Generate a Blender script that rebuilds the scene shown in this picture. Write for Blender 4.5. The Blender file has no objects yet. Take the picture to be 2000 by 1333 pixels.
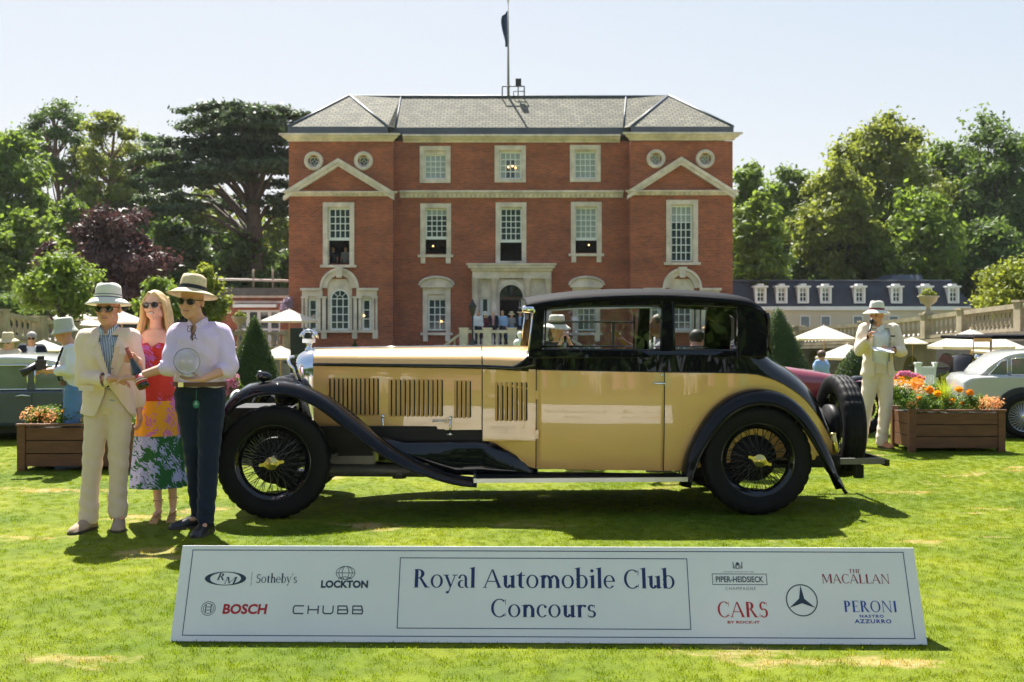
import bpy, math, random
import numpy as np
from mathutils import Vector, Matrix, Euler, noise

random.seed(7)
PI = math.pi
F = 2100.0            # focal length in photo pixels (photo is 2000 wide)
EYE = 1.57            # camera height, m
HZ = 630.0            # horizon row in the photo
scene = bpy.context.scene

# ---------------------------------------------------------------- camera
cam_data = bpy.data.cameras.new('camera')
cam = bpy.data.objects.new('camera', cam_data)
scene.collection.objects.link(cam)
cam.location = (0, 0, EYE)
cam.rotation_euler = (PI / 2, 0, 0)
cam_data.sensor_width = 36
cam_data.lens = 36 * F / 2000
cam_data.shift_y = -(666.5 - HZ) / 2000
cam_data.clip_start = 0.1
cam_data.clip_end = 2000
cam_data.dof.use_dof = True
cam_data.dof.focus_distance = 6.9
cam_data.dof.aperture_fstop = 4.6
scene.camera = cam

# ---------------------------------------------------------------- light
SUN_DX, SUN_DY = 0.20, -0.62          # shadow displacement on the ground per metre of height
sun_dir = Vector((SUN_DX, SUN_DY, -1)).normalized()
SUN_ELEV = math.asin(-sun_dir.z)
SUN_ROT = math.atan2(-sun_dir.x, -sun_dir.y)     # from +Y towards +X
world = bpy.data.worlds.new('World')
scene.world = world
world.use_nodes = True
wn = world.node_tree
wn.nodes.clear()
sky = wn.nodes.new('ShaderNodeTexSky')
sky.sky_type = 'NISHITA'
sky.sun_disc = False
sky.sun_elevation = SUN_ELEV
sky.sun_rotation = SUN_ROT
sky.altitude = 60
sky.air_density = 1.0
sky.dust_density = 1.0
sky.ozone_density = 1.6
bg = wn.nodes.new('ShaderNodeBackground')
bg.inputs['Strength'].default_value = 0.101
wo = wn.nodes.new('ShaderNodeOutputWorld')
# summer haze: compresses the bright horizon so that the whole sky is a pale, even veil
def vmath(op, a, b):
    n = wn.nodes.new('ShaderNodeVectorMath'); n.operation = op
    for i, q in enumerate((a, b)):
        if isinstance(q, tuple): n.inputs[i].default_value = q
        else: wn.links.new(q, n.inputs[i])
    return n.outputs[0]
SKY_A = (3.2, 2.6, 1.9); SKY_B = (3.95, 3.5, 3.25)
hz_ = vmath('MULTIPLY', vmath('DIVIDE', sky.outputs[0], vmath('ADD', sky.outputs[0], SKY_A)), SKY_B)
wn.links.new(hz_, bg.inputs['Color'])
wn.links.new(bg.outputs[0], wo.inputs[0])
sl = bpy.data.lights.new('sun', 'SUN')
sl.energy = 4.0
sl.angle = math.radians(0.55)
sl.color = (1.0, 0.955, 0.88)
sun = bpy.data.objects.new('sun', sl)
scene.collection.objects.link(sun)
sun.rotation_euler = sun_dir.to_track_quat('-Z', 'Y').to_euler()
sun.location = (0, 0, 40)
scene.view_settings.view_transform = 'Standard'
scene.view_settings.look = 'None'
scene.view_settings.gamma = 1
scene.view_settings.use_curve_mapping = False
scene.view_settings.exposure = 1.86
scene.render.film_transparent = False
try:
    scene.cycles.max_bounces = 8; scene.cycles.volume_bounces = 0
    scene.cycles.transparent_max_bounces = 12
    scene.cycles.sample_clamp_indirect = 6
except Exception:
    pass

# ---------------------------------------------------------------- helpers
COL = scene.collection

def P(px, py, Y):
    """photo pixel at depth Y -> world point"""
    return Vector(((px - 1000) * Y / F, Y, EYE - (py - HZ) * Y / F))

def tag(o, label=None, cat=None, group=None, kind=None):
    if label: o['label'] = label
    if cat: o['category'] = cat
    if group: o['group'] = group
    if kind: o['kind'] = kind
    return o

def thing(name, loc, label, cat, group=None):
    o = bpy.data.objects.new(name, None)
    o.empty_display_size = 0.1
    COL.objects.link(o)
    o.location = loc
    return tag(o, label, cat, group)

def origin(p):
    v = Vector((0, 0, 0))
    while p is not None:
        v += p.location
        p = p.parent
    return v

class MB:
    """collects geometry, built as one mesh object"""
    def __init__(s):
        s.v = []; s.f = []; s.m = []; s.sm = []
    def add(s, vs, fs, mi=0, smooth=False):
        b = len(s.v)
        s.v += [tuple(v) for v in vs]
        s.f += [tuple(b + i for i in f) for f in fs]
        s.m += [mi] * len(fs); s.sm += [smooth] * len(fs)
        return s
    def box(s, c, d, rz=0, mi=0, rot=None):
        R = rot if rot is not None else Matrix.Rotation(rz, 3, 'Z')
        c = Vector(c)
        vs = [c + R @ Vector((x * d[0] / 2, y * d[1] / 2, z * d[2] / 2)) for x in (-1, 1) for y in (-1, 1) for z in (-1, 1)]
        return s.add(vs, [(0, 1, 3, 2), (4, 6, 7, 5), (0, 4, 5, 1), (2, 3, 7, 6), (0, 2, 6, 4), (1, 5, 7, 3)], mi)
    def b2(s, x0, x1, y0, y1, z0, z1, mi=0):
        return s.box(((x0 + x1) / 2, (y0 + y1) / 2, (z0 + z1) / 2), (abs(x1 - x0), abs(y1 - y0), abs(z1 - z0)), mi=mi)
    def loft(s, rings, close=True, caps=True, mi=0, smooth=True):
        n = len(rings[0]); vs = [p for r in rings for p in r]; fs = []
        for i in range(len(rings) - 1):
            for j in range(n if close else n - 1):
                k = (j + 1) % n
                fs.append((i * n + j, i * n + k, (i + 1) * n + k, (i + 1) * n + j))
        s.add(vs, fs, mi, smooth)
        if caps and close:
            b = len(s.v) - len(vs)
            s.f.append(tuple(b + j for j in reversed(range(n)))); s.m.append(mi); s.sm.append(False)
            s.f.append(tuple(b + (len(rings) - 1) * n + j for j in range(n))); s.m.append(mi); s.sm.append(False)
        return s
    def tube(s, path, r, n=8, mi=0, caps=True, smooth=True, flat=1.0):
        path = [Vector(p) for p in path]
        rs = r if isinstance(r, (list, tuple)) else [r] * len(path)
        rings = []; up = None
        for i, p in enumerate(path):
            t = (path[min(i + 1, len(path) - 1)] - path[max(i - 1, 0)]).normalized()
            if up is None:
                a = Vector((0, 0, 1)) if abs(t.z) < 0.9 else Vector((1, 0, 0))
                up = (a - t * a.dot(t)).normalized()
            else:
                up = (up - t * up.dot(t)).normalized()
            q = t.cross(up)
            rings.append([p + (up * math.cos(2 * PI * k / n) + q * math.sin(2 * PI * k / n) * flat) * rs[i] for k in range(n)])
        return s.loft(rings, True, caps, mi, smooth)
    def lathe(s, prof, c=(0, 0, 0), axis='Z', n=24, mi=0, smooth=True, a0=0, a1=2 * PI, caps=False):
        c = Vector(c); rings = []
        full = abs(a1 - a0 - 2 * PI) < 1e-6
        m = n if full else n + 1
        for (r, h) in prof:
            ring = []
            for k in range(m):
                a = a0 + (a1 - a0) * k / n
                x, y = r * math.cos(a), r * math.sin(a)
                ring.append(c + (Vector((x, y, h)) if axis == 'Z' else Vector((x, h, y)) if axis == 'Y' else Vector((h, x, y))))
            rings.append(ring)
        return s.loft(rings, full, caps, mi, smooth)
    def poly(s, pts, off, mi=0, smooth_side=False):
        """polygon (3D points in order) extruded by vector off"""
        n = len(pts); off = Vector(off)
        a = [Vector(p) for p in pts]; b = [p + off for p in a]
        s.add(a + b, [tuple(range(n)), tuple(reversed(range(n, 2 * n)))], mi)
        base = len(s.v) - 2 * n
        for j in range(n):
            k = (j + 1) % n
            s.f.append((base + j, base + n + j, base + n + k, base + k)); s.m.append(mi); s.sm.append(smooth_side)
        return s
    def ell(s, c, r, rot=None, n=12, m=8, mi=0):
        R = rot if rot is not None else Matrix.Identity(3)
        c = Vector(c); rings = []
        for i in range(m + 1):
            t = -PI / 2 + PI * i / m
            t = max(min(t, PI / 2 - 0.05), -PI / 2 + 0.05)
            rings.append([c + R @ Vector((r[0] * math.cos(t) * math.cos(2 * PI * k / n), r[1] * math.cos(t) * math.sin(2 * PI * k / n), r[2] * math.sin(t))) for k in range(n)])
        return s.loft(rings, True, True, mi, True)
    def mesh(s, name, mats, org=(0, 0, 0)):
        me = bpy.data.meshes.new(name)
        o = Vector(org)
        V = [(v[0] - o[0], v[1] - o[1], v[2] - o[2]) for v in s.v]
        me.from_pydata(V, [], s.f)
        for m in (mats if isinstance(mats, (list, tuple)) else [mats]):
            me.materials.append(m)
        me.polygons.foreach_set('material_index', s.m)
        me.polygons.foreach_set('use_smooth', s.sm)
        me.update()
        return me
    def build(s, name, mats, parent=None, label=None, cat=None, group=None, kind=None, bevel=0, fix=True, loc=None):
        org = origin(parent)
        if loc is not None: me = s.mesh(name, mats, loc)
        else: me = s.mesh(name, mats, org)
        if fix:
            import bmesh
            bm = bmesh.new(); bm.from_mesh(me); bmesh.ops.recalc_face_normals(bm, faces=bm.faces[:]); bm.to_mesh(me); bm.free()
        ob = bpy.data.objects.new(name, me)
        COL.objects.link(ob)
        if parent is not None:
            ob.parent = parent
            if loc is not None: ob.location = Vector(loc) - org
        elif loc is not None: ob.location = loc
        if bevel:
            b = ob.modifiers.new('bevel', 'BEVEL'); b.width = bevel; b.segments = 2; b.limit_method = 'ANGLE'
        return tag(ob, label, cat, group, kind)

def inst(name, me, parent, loc, rot=None, scale=None, **kw):
    """another object sharing mesh data; loc in world axes about parent's base"""
    ob = bpy.data.objects.new(name, me)
    COL.objects.link(ob)
    ob.location = Vector(loc) - origin(parent)
    if rot is not None: ob.rotation_euler = rot
    if scale is not None: ob.scale = scale
    ob.parent = parent
    return tag(ob, **kw)

def copy_tree(o, parent=None):
    c = o.copy(); COL.objects.link(c)
    if parent is not None: c.parent = parent
    for ch in o.children: copy_tree(ch, c)
    return c

def smoothstep(a, b, x):
    t = max(0, min(1, (x - a) / (b - a))); return t * t * (3 - 2 * t)

def spline(pts, n):
    """Catmull-Rom through the points, n samples"""
    pts = [Vector(p) for p in pts]
    if len(pts) < 3:
        return [pts[0].lerp(pts[-1], i / (n - 1)) for i in range(n)]
    out = []; m = len(pts) - 1
    # parametrise by chord length
    cl = [0]
    for i in range(m): cl.append(cl[-1] + (pts[i + 1] - pts[i]).length)
    for i in range(n):
        d = cl[-1] * i / (n - 1)
        k = 0
        while k < m - 1 and cl[k + 1] < d: k += 1
        t = (d - cl[k]) / max(1e-9, cl[k + 1] - cl[k])
        p0 = pts[max(k - 1, 0)]; p1 = pts[k]; p2 = pts[k + 1]; p3 = pts[min(k + 2, m)]
        out.append(0.5 * ((2 * p1) + (p2 - p0) * t + (2 * p0 - 5 * p1 + 4 * p2 - p3) * t * t + (3 * p1 - p0 - 3 * p2 + p3) * t * t * t))
    return out

# ---------------------------------------------------------------- materials
def new_mat(name):
    m = bpy.data.materials.new(name); m.use_nodes = True
    nt = m.node_tree; b = nt.nodes['Principled BSDF']
    return m, nt, b

def nd(nt, typ, **kw):
    n = nt.nodes.new(typ)
    for k, v in kw.items():
        if k in n.inputs.keys(): n.inputs[k].default_value = v
        else: setattr(n, k, v)
    return n

def coords(nt, scale=(1, 1, 1), kind='Object'):
    tc = nt.nodes.new('ShaderNodeTexCoord'); mp = nt.nodes.new('ShaderNodeMapping')
    mp.inputs['Scale'].default_value = scale
    nt.links.new(tc.outputs[kind], mp.inputs[0])
    return mp.outputs[0]

def ramp(nt, fac, stops, interp='LINEAR'):
    r = nt.nodes.new('ShaderNodeValToRGB'); r.color_ramp.interpolation = interp
    e = r.color_ramp.elements
    while len(e) > 1: e.remove(e[0])
    e[0].position = stops[0][0]; e[0].color = (*stops[0][1], 1)
    for p, c in stops[1:]:
        x = e.new(p); x.color = (*c, 1)
    nt.links.new(fac, r.inputs[0])
    return r.outputs[0]

def rgb(c, k=1.0): return tuple(min(1, x * k) for x in c)

def M(name, col, rough=0.6, metal=0.0, var=0.12, vscale=3.0, bump=0.0, bscale=40.0, coat=0.0, stretch=(1, 1, 1), spec=None, sheen=0, trans=0, sub=0):
    m, nt, b = new_mat(name)
    b.inputs['Roughness'].default_value = rough
    b.inputs['Metallic'].default_value = metal
    if coat:
        b.inputs['Coat Weight'].default_value = coat; b.inputs['Coat Roughness'].default_value = 0.02
    if spec is not None: b.inputs['Specular IOR Level'].default_value = spec
    if sheen: b.inputs['Sheen Weight'].default_value = sheen
    if sub:
        b.inputs['Subsurface Weight'].default_value = sub
        b.inputs['Subsurface Radius'].default_value = (0.02, 0.008, 0.005)
        b.inputs['Subsurface Scale'].default_value = 1
    v = coords(nt, stretch)
    if var:
        n = nd(nt, 'ShaderNodeTexNoise', Scale=vscale, Detail=6.0, Roughness=0.6)
        nt.links.new(v, n.inputs['Vector'])
        c = ramp(nt, n.outputs['Fac'], [(0.3, rgb(col, 1 - var)), (0.7, rgb(col, 1 + var))])
        nt.links.new(c, b.inputs['Base Color'])
    else:
        b.inputs['Base Color'].default_value = (*col, 1)
    if bump:
        n2 = nd(nt, 'ShaderNodeTexNoise', Scale=bscale, Detail=5.0)
        nt.links.new(v, n2.inputs['Vector'])
        bp = nd(nt, 'ShaderNodeBump', Strength=bump, Distance=0.01)
        nt.links.new(n2.outputs['Fac'], bp.inputs['Height']); nt.links.new(bp.outputs[0], b.inputs['Normal'])
    return m

def bumpnode(nt, b, height, strength=0.4, dist=0.01):
    bp = nd(nt, 'ShaderNodeBump', Strength=strength, Distance=dist)
    nt.links.new(height, bp.inputs['Height']); nt.links.new(bp.outputs[0], b.inputs['Normal'])

def glass_mat(name, tint=(0.9, 0.95, 0.95), refl=0.08, alpha=0.12, rough=0.0):
    """thin pane: mostly transparent with a fresnel reflection"""
    m = bpy.data.materials.new(name); m.use_nodes = True; nt = m.node_tree; nt.nodes.clear()
    out = nt.nodes.new('ShaderNodeOutputMaterial')
    tr = nd(nt, 'ShaderNodeBsdfTransparent'); tr.inputs[0].default_value = (*tint, 1)
    gl = nd(nt, 'ShaderNodeBsdfGlossy', Roughness=rough); gl.inputs[0].default_value = (1, 1, 1, 1)
    fr = nd(nt, 'ShaderNodeFresnel', IOR=1.5)
    mx = nt.nodes.new('ShaderNodeMixShader')
    mt = nd(nt, 'ShaderNodeMath', operation='ADD'); mt.inputs[1].default_value = refl; mt.use_clamp = True
    nt.links.new(fr.outputs[0], mt.inputs[0]); nt.links.new(mt.outputs[0], mx.inputs[0])
    nt.links.new(tr.outputs[0], mx.inputs[1]); nt.links.new(gl.outputs[0], mx.inputs[2]); nt.links.new(mx.outputs[0], out.inputs[0])
    return m

STONE = M('pale_stone', (0.66, 0.56, 0.49), 0.8, var=0.28, vscale=1.6, bump=0.3, bscale=12)
WHITE_PAINT = M('white_paint', (0.76, 0.77, 0.77), 0.45, var=0.05)
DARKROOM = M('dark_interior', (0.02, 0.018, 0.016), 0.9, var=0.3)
LEAD = M('lead_sheet', (0.062, 0.075, 0.10), 0.55, var=0.25, vscale=1.2)
PANE = M('dark_window_glass', (0.035, 0.05, 0.065), 0.06, var=0.5, vscale=0.6, spec=0.8)
CURTAIN_PANE = M('blind_behind_glass', (0.33, 0.37, 0.37), 0.12, var=0.15, vscale=1.5)
IRON = M('black_iron', (0.02, 0.02, 0.022), 0.45)
CANVAS = M('white_canvas', (0.72, 0.68, 0.60), 0.8, var=0.05)
CANVAS_DULL = M('grey_canvas', (0.50, 0.53, 0.55), 0.8, var=0.06)
TIMBER_POLE = M('pole_wood', (0.36, 0.24, 0.12), 0.6)
# ---------------------------------------------------------------- ground
def lawn_colour(nt):
    g = nt.nodes.new('ShaderNodeNewGeometry')
    pos = g.outputs['Position']
    def ns(scale, detail=5, stretch=(1, 1, 1), rough=0.55):
        mp = nt.nodes.new('ShaderNodeMapping'); mp.inputs['Scale'].default_value = stretch
        nt.links.new(pos, mp.inputs[0])
        n = nd(nt, 'ShaderNodeTexNoise', Scale=scale, Detail=float(detail), Roughness=rough)
        nt.links.new(mp.outputs[0], n.inputs['Vector']); return n.outputs['Fac']
    base = ramp(nt, ns(0.9, 6), [(0.32, (0.076, 0.120, 0.006)), (0.5, (0.120, 0.158, 0.008)), (0.68, (0.175, 0.198, 0.011))])
    fine = ramp(nt, ns(9, 6), [(0.3, (0.72, 0.76, 0.7)), (0.7, (1.2, 1.18, 1.15))])
    mul = nd(nt, 'ShaderNodeMix', data_type='RGBA', blend_type='MULTIPLY'); mul.inputs[0].default_value = 1
    nt.links.new(base, mul.inputs[6]); nt.links.new(fine, mul.inputs[7])
    dry = ramp(nt, ns(0.75, 5, (0.8, 1.5, 1), 0.68), [(0.585, (0, 0, 0)), (0.66, (0.75, 0.75, 0.75))])
    mx = nd(nt, 'ShaderNodeMix', data_type='RGBA')
    nt.links.new(dry, mx.inputs[0]); nt.links.new(mul.outputs[2], mx.inputs[6]); mx.inputs[7].default_value = (0.42, 0.30, 0.14, 1)
    return mx.outputs[2], ns

m, nt, b = new_mat('lawn_grass')
c, ns = lawn_colour(nt)
nt.links.new(c, b.inputs['Base Color']); b.inputs['Roughness'].default_value = 0.85
b.inputs['Specular IOR Level'].default_value = 0.15
bumpnode(nt, b, ns(70, 6), 0.9, 0.02)
LAWN = m
m, nt, b = new_mat('grass_blade')
c, ns = lawn_colour(nt)
nt.links.new(c, b.inputs['Base Color']); b.inputs['Roughness'].default_value = 0.5
b.inputs['Specular IOR Level'].default_value = 0.3
tr = nd(nt, 'ShaderNodeBsdfTranslucent'); mx = nt.nodes.new('ShaderNodeMixShader'); mx.inputs[0].default_value = 0.55
br = nd(nt, 'ShaderNodeMix', data_type='RGBA', blend_type='MULTIPLY'); br.inputs[0].default_value = 1; br.inputs[7].default_value = (1.9, 1.9, 0.8, 1)
nt.links.new(c, br.inputs[6]); nt.links.new(br.outputs[2], tr.inputs[0])
nt.links.new(b.outputs[0], mx.inputs[1]); nt.links.new(tr.outputs[0], mx.inputs[2])
nt.links.new(mx.outputs[0], nt.nodes['Material Output'].inputs[0])
BLADE = m

g = MB()
xs = [-900, -200, -60, -20, -12, -8, -5, -2.5, 0, 2.5, 5, 8, 12, 20, 60, 200, 900]
ys = [-500, -100, -20, 0, 3, 5, 7, 9, 12, 16, 22, 26, 26.8, 45, 80, 200, 1100]
GZ = -1.7     # the ground steps down beyond the lawn's far edge
vs = [(x, y, 0 if y < 26.5 else GZ) for y in ys for x in xs]; nx = len(xs)
g.add(vs, [(j * nx + i, j * nx + i + 1, (j + 1) * nx + i + 1, (j + 1) * nx + i) for j in range(len(ys) - 1) for i in range(nx - 1)])
g.build('lawn', LAWN, kind='structure', label='short mown sunlit lawn with pale dry patches')

# grass blades near the camera, scattered with geometry nodes
tf = MB(); rr = random.Random(3)
for i in range(16):
    a = rr.uniform(0, 2 * PI); x, y = rr.uniform(-.028, .028), rr.uniform(-.028, .028)
    h = rr.uniform(.007, .016); w = rr.uniform(.0012, .002); ln = rr.uniform(.002, .014); la = rr.uniform(0, 2 * PI)
    dx, dy = math.cos(a) * w, math.sin(a) * w; lx, ly = math.cos(la) * ln, math.sin(la) * ln
    tf.add([(x - dx, y - dy, -.002), (x + dx, y + dy, -.002), (x + dx * .7 + lx * .4, y + dy * .7 + ly * .4, h * .6), (x - dx * .7 + lx * .4, y - dy * .7 + ly * .4, h * .6), (x + lx, y + ly, h)],
           [(0, 1, 2, 3), (3, 2, 4)])
gn_me = tf.mesh('grass_tuft', BLADE)
zone = bpy.data.meshes.new('mown_grass')
zone.from_pydata([(-7, 3.2, 0.001), (7, 3.2, 0.001), (16, 25.0, 0.001), (-16, 25.0, 0.001)], [], [(0, 1, 2, 3)])
zone.materials.append(BLADE)
zo = bpy.data.objects.new('mown_grass', zone); COL.objects.link(zo)
tag(zo, 'short grass blades covering the near lawn', 'grass', kind='stuff')
tuft_ob = bpy.data.objects.new('grass_tuft', gn_me)     # source mesh only, not linked to the scene
ng = bpy.data.node_groups.new('scatter_grass', 'GeometryNodeTree')
ng.interface.new_socket('Geometry', in_out='INPUT', socket_type='NodeSocketGeometry')
ng.interface.new_socket('Geometry', in_out='OUTPUT', socket_type='NodeSocketGeometry')
gi = ng.nodes.new('NodeGroupInput'); go = ng.nodes.new('NodeGroupOutput')
dp = ng.nodes.new('GeometryNodeDistributePointsOnFaces'); dp.inputs['Density'].default_value = 620
oi = ng.nodes.new('GeometryNodeObjectInfo'); oi.inputs['Object'].default_value = tuft_ob
ip = ng.nodes.new('GeometryNodeInstanceOnPoints')
rv = ng.nodes.new('FunctionNodeRandomValue'); rv.data_type = 'FLOAT_VECTOR'; rv.inputs[0].default_value = (0, 0, 0); rv.inputs[1].default_value = (0.15, 0.15, 6.28)
rs = ng.nodes.new('FunctionNodeRandomValue'); rs.data_type = 'FLOAT'; rs.inputs[2].default_value = 0.6; rs.inputs[3].default_value = 1.05
gp = ng.nodes.new('GeometryNodeInputPosition'); gs = ng.nodes.new('ShaderNodeSeparateXYZ'); gm = ng.nodes.new('ShaderNodeMapRange')
gm.inputs['From Min'].default_value = 7; gm.inputs['From Max'].default_value = 24; gm.inputs['To Min'].default_value = 650; gm.inputs['To Max'].default_value = 15
ng.links.new(gp.outputs[0], gs.inputs[0]); ng.links.new(gs.outputs[1], gm.inputs[0]); ng.links.new(gm.outputs[0], dp.inputs['Density'])
ng.links.new(gi.outputs[0], dp.inputs[0]); ng.links.new(dp.outputs['Points'], ip.inputs['Points'])
ng.links.new(oi.outputs['Geometry'], ip.inputs['Instance']); ng.links.new(rv.outputs[0], ip.inputs['Rotation']); ng.links.new(rs.outputs[1], ip.inputs['Scale'])
ng.links.new(ip.outputs[0], go.inputs[0])
md = zo.modifiers.new('scatter', 'NODES'); md.node_group = ng

PAVING = M('terrace_paving', (0.36, 0.33, 0.28), 0.85, var=0.2, vscale=2)
MB().b2(-13.5, 13.5, 53.0, 56, -1.9, 0.2).build('terrace', PAVING, kind='structure', label='paved terrace in front of the brick house')

# ---------------------------------------------------------------- the brick house
m, nt, b = new_mat('red_brick')
g = nt.nodes.new('ShaderNodeTexCoord'); sp = nt.nodes.new('ShaderNodeSeparateXYZ'); cb = nt.nodes.new('ShaderNodeCombineXYZ')
ad = nd(nt, 'ShaderNodeMath', operation='ADD')
nt.links.new(g.outputs['Object'], sp.inputs[0]); nt.links.new(sp.outputs[0], ad.inputs[0]); nt.links.new(sp.outputs[1], ad.inputs[1])
nt.links.new(ad.outputs[0], cb.inputs[0]); nt.links.new(sp.outputs[2], cb.inputs[1])
bk = nd(nt, 'ShaderNodeTexBrick', Scale=1.0); bk.inputs['Brick Width'].default_value = 0.235; bk.inputs['Row Height'].default_value = 0.078
bk.inputs['Mortar Size'].default_value = 0.007; bk.inputs['Color1'].default_value = (0.38, 0.088, 0.034, 1); bk.inputs['Color2'].default_value = (0.22, 0.050, 0.026, 1)
bk.inputs['Mortar'].default_value = (0.33, 0.22, 0.15, 1)
nt.links.new(cb.outputs[0], bk.inputs['Vector'])
n = nd(nt, 'ShaderNodeTexNoise', Scale=0.55, Detail=7.0, Roughness=0.65); mp = nt.nodes.new('ShaderNodeMapping'); mp.inputs['Scale'].default_value = (1, 2.2, 1)
nt.links.new(cb.outputs[0], mp.inputs[0]); nt.links.new(mp.outputs[0], n.inputs['Vector'])
st = ramp(nt, n.outputs['Fac'], [(0.3, (0.62, 0.60, 0.62)), (0.45, (.92, .90, .88)), (0.65, (1.22, 1.16, 1.1))])
mu = nd(nt, 'ShaderNodeMix', data_type='RGBA', blend_type='MULTIPLY'); mu.inputs[0].default_value = 1
nt.links.new(bk.outputs[0], mu.inputs[6]); nt.links.new(st, mu.inputs[7]); nt.links.new(mu.outputs[2], b.inputs['Base Color'])
b.inputs['Roughness'].default_value = 0.9
bumpnode(nt, b, bk.outputs['Fac'], -0.4, 0.01)
BRICK = m

m, nt, b = new_mat('roof_slate')
g = nt.nodes.new('ShaderNodeTexCoord'); sp = nt.nodes.new('ShaderNodeSeparateXYZ'); cb = nt.nodes.new('ShaderNodeCombineXYZ')
nt.links.new(g.outputs['Object'], sp.inputs[0]); nt.links.new(sp.outputs[0], cb.inputs[0])
zz = nd(nt, 'ShaderNodeMath', operation='MULTIPLY'); zz.inputs[1].default_value = 1.9
nt.links.new(sp.outputs[2], zz.inputs[0]); nt.links.new(zz.outputs[0], cb.inputs[1])
bk = nd(nt, 'ShaderNodeTexBrick', Scale=1.0); bk.inputs['Brick Width'].default_value = 0.34; bk.inputs['Row Height'].default_value = 0.26
bk.inputs['Mortar Size'].default_value = 0.022; bk.inputs['Color1'].default_value = (0.19, 0.18, 0.135, 1); bk.inputs['Color2'].default_value = (0.12, 0.12, 0.095, 1)
bk.inputs['Mortar'].default_value = (0.035, 0.035, 0.035, 1)
nt.links.new(cb.outputs[0], bk.inputs['Vector'])
n = nd(nt, 'ShaderNodeTexNoise', Scale=1.1, Detail=7.0, Roughness=0.7); nt.links.new(g.outputs['Object'], n.inputs['Vector'])
st = ramp(nt, n.outputs['Fac'], [(0.3, (0.75, 0.75, 0.75)), (0.65, (1.2, 1.2, 1.15))])
mu = nd(nt, 'ShaderNodeMix', data_type='RGBA', blend_type='MULTIPLY'); mu.inputs[0].default_value = 1
nt.links.new(bk.outputs[0], mu.inputs[6]); nt.links.new(st, mu.inputs[7]); nt.links.new(mu.outputs[2], b.inputs['Base Color'])
b.inputs['Roughness'].default_value = 0.85; b.inputs['Specular IOR Level'].default_value = 0.2
bumpnode(nt, b, bk.outputs['Fac'], -0.6, 0.03)
SLATE = m

YP, YC = 54.2, 55.2          # pavilion and centre facade planes
sP, sC = F / YP, F / YC
house = thing('country_house', (0, YC, 0), 'large red brick country house with grey slate roof and stone dressed windows', 'house')
def hx(px, Y=YC): return (px - 1000) * Y / F
def hz(py, Y=YC): return EYE - (py - HZ) * Y / F

XL0, XL1 = hx(564, YP), hx(767, YP)
XR0, XR1 = hx(1231, YP), hx(1431, YP)
ZE = hz(262, YP)            # top of cornice
YB = 63.0

def wall_with_holes(x0, x1, z0, z1, y, holes, name='wall', thick=0.35):
    """brick wall as a grid of blocks around rectangular holes"""
    xs = sorted({x0, x1, *[h[0] for h in holes], *[h[1] for h in holes]})
    zs = sorted({z0, z1, *[h[2] for h in holes], *[h[3] for h in holes]})
    mb = MB()
    # vertices grid front; reveal faces by extruding
    def solid(i, j):
        cx, cz = (xs[i] + xs[i + 1]) / 2, (zs[j] + zs[j + 1]) / 2
        return not any(h[0] < cx < h[1] and h[2] < cz < h[3] for h in holes)
    nx, nz = len(xs) - 1, len(zs) - 1
    S = [[solid(i, j) for j in range(nz)] for i in range(nx)]
    def q(a, b, c, d): mb.add([a, b, c, d], [(0, 1, 2, 3)])
    for i in range(nx):
        for j in range(nz):
            if not S[i][j]: continue
            a, bb, c, d = xs[i], xs[i + 1], zs[j], zs[j + 1]
            q((a, y, c), (bb, y, c), (bb, y, d), (a, y, d))
            if i == 0 or not S[i - 1][j]: q((a, y, c), (a, y, d), (a, y + thick, d), (a, y + thick, c))
            if i == nx - 1 or not S[i + 1][j]: q((bb, y, c), (bb, y + thick, c), (bb, y + thick, d), (bb, y, d))
            if j == 0 or not S[i][j - 1]: q((a, y, c), (a, y + thick, c), (bb, y + thick, c), (bb, y, c))
            if j == nz - 1 or not S[i][j + 1]: q((a, y, d), (bb, y, d), (bb, y + thick, d), (a, y + thick, d))
    return mb.build(name, BRICK, house, fix=False)

def hr(px0, px1, py0, py1, Y): return (hx(px0, Y), hx(px1, Y), hz(py1, Y), hz(py0, Y))

# sash window table: (surround px x0,x1,y0,y1), sash (x0,x1,y0,y1), cols, rows, open-from row px or None, Y, sill style, blind
WINS = [
    ((820, 880, 286, 358), (829, 872, 302, 350), 4, 4, None, YC, 0, 0.9),
    ((966, 1027, 285, 357), (976, 1018, 297, 350), 4, 4, None, YC, 0, 0.25),
    ((1113, 1173, 284, 356), (1122, 1165, 297, 349), 4, 4, None, YC, 0, 0.9),
    ((631, 692, 396, 518), (642, 686, 407, 516), 4, 4, 466, YP, 1, 0.0),
    ((821, 881, 398, 498), (831, 875, 408, 496), 4, 5, 464, YC, 2, 0.15),
    ((968, 1028, 396, 514), (977, 1019, 407, 513), 4, 5, 470, YC, 0, 0.0),
    ((1115, 1175, 395, 496), (1123, 1166, 406, 494), 4, 5, 466, YC, 2, 1.0),
    ((1301, 1363, 391, 513), (1310, 1352, 402, 511), 4, 7, None, YP, 1, 0.3),
    ((826, 880, 566, 650), (836, 872, 584, 646), 3, 4, None, YC, 3, 0.0),
    ((1118, 1172, 566, 650), (1127, 1164, 584, 646), 3, 4, None, YC, 3, 0.0),
]
pane_cache = {}
def pane_mesh(w, h, mat):
    k = (round(w, 3), round(h, 3), mat.name)
    if k not in pane_cache:
        mb = MB(); mb.b2(-w / 2, w / 2, -0.004, 0.004, -h / 2, h / 2)
        pane_cache[k] = mb.mesh('pane', mat)
    return pane_cache[k]

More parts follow.
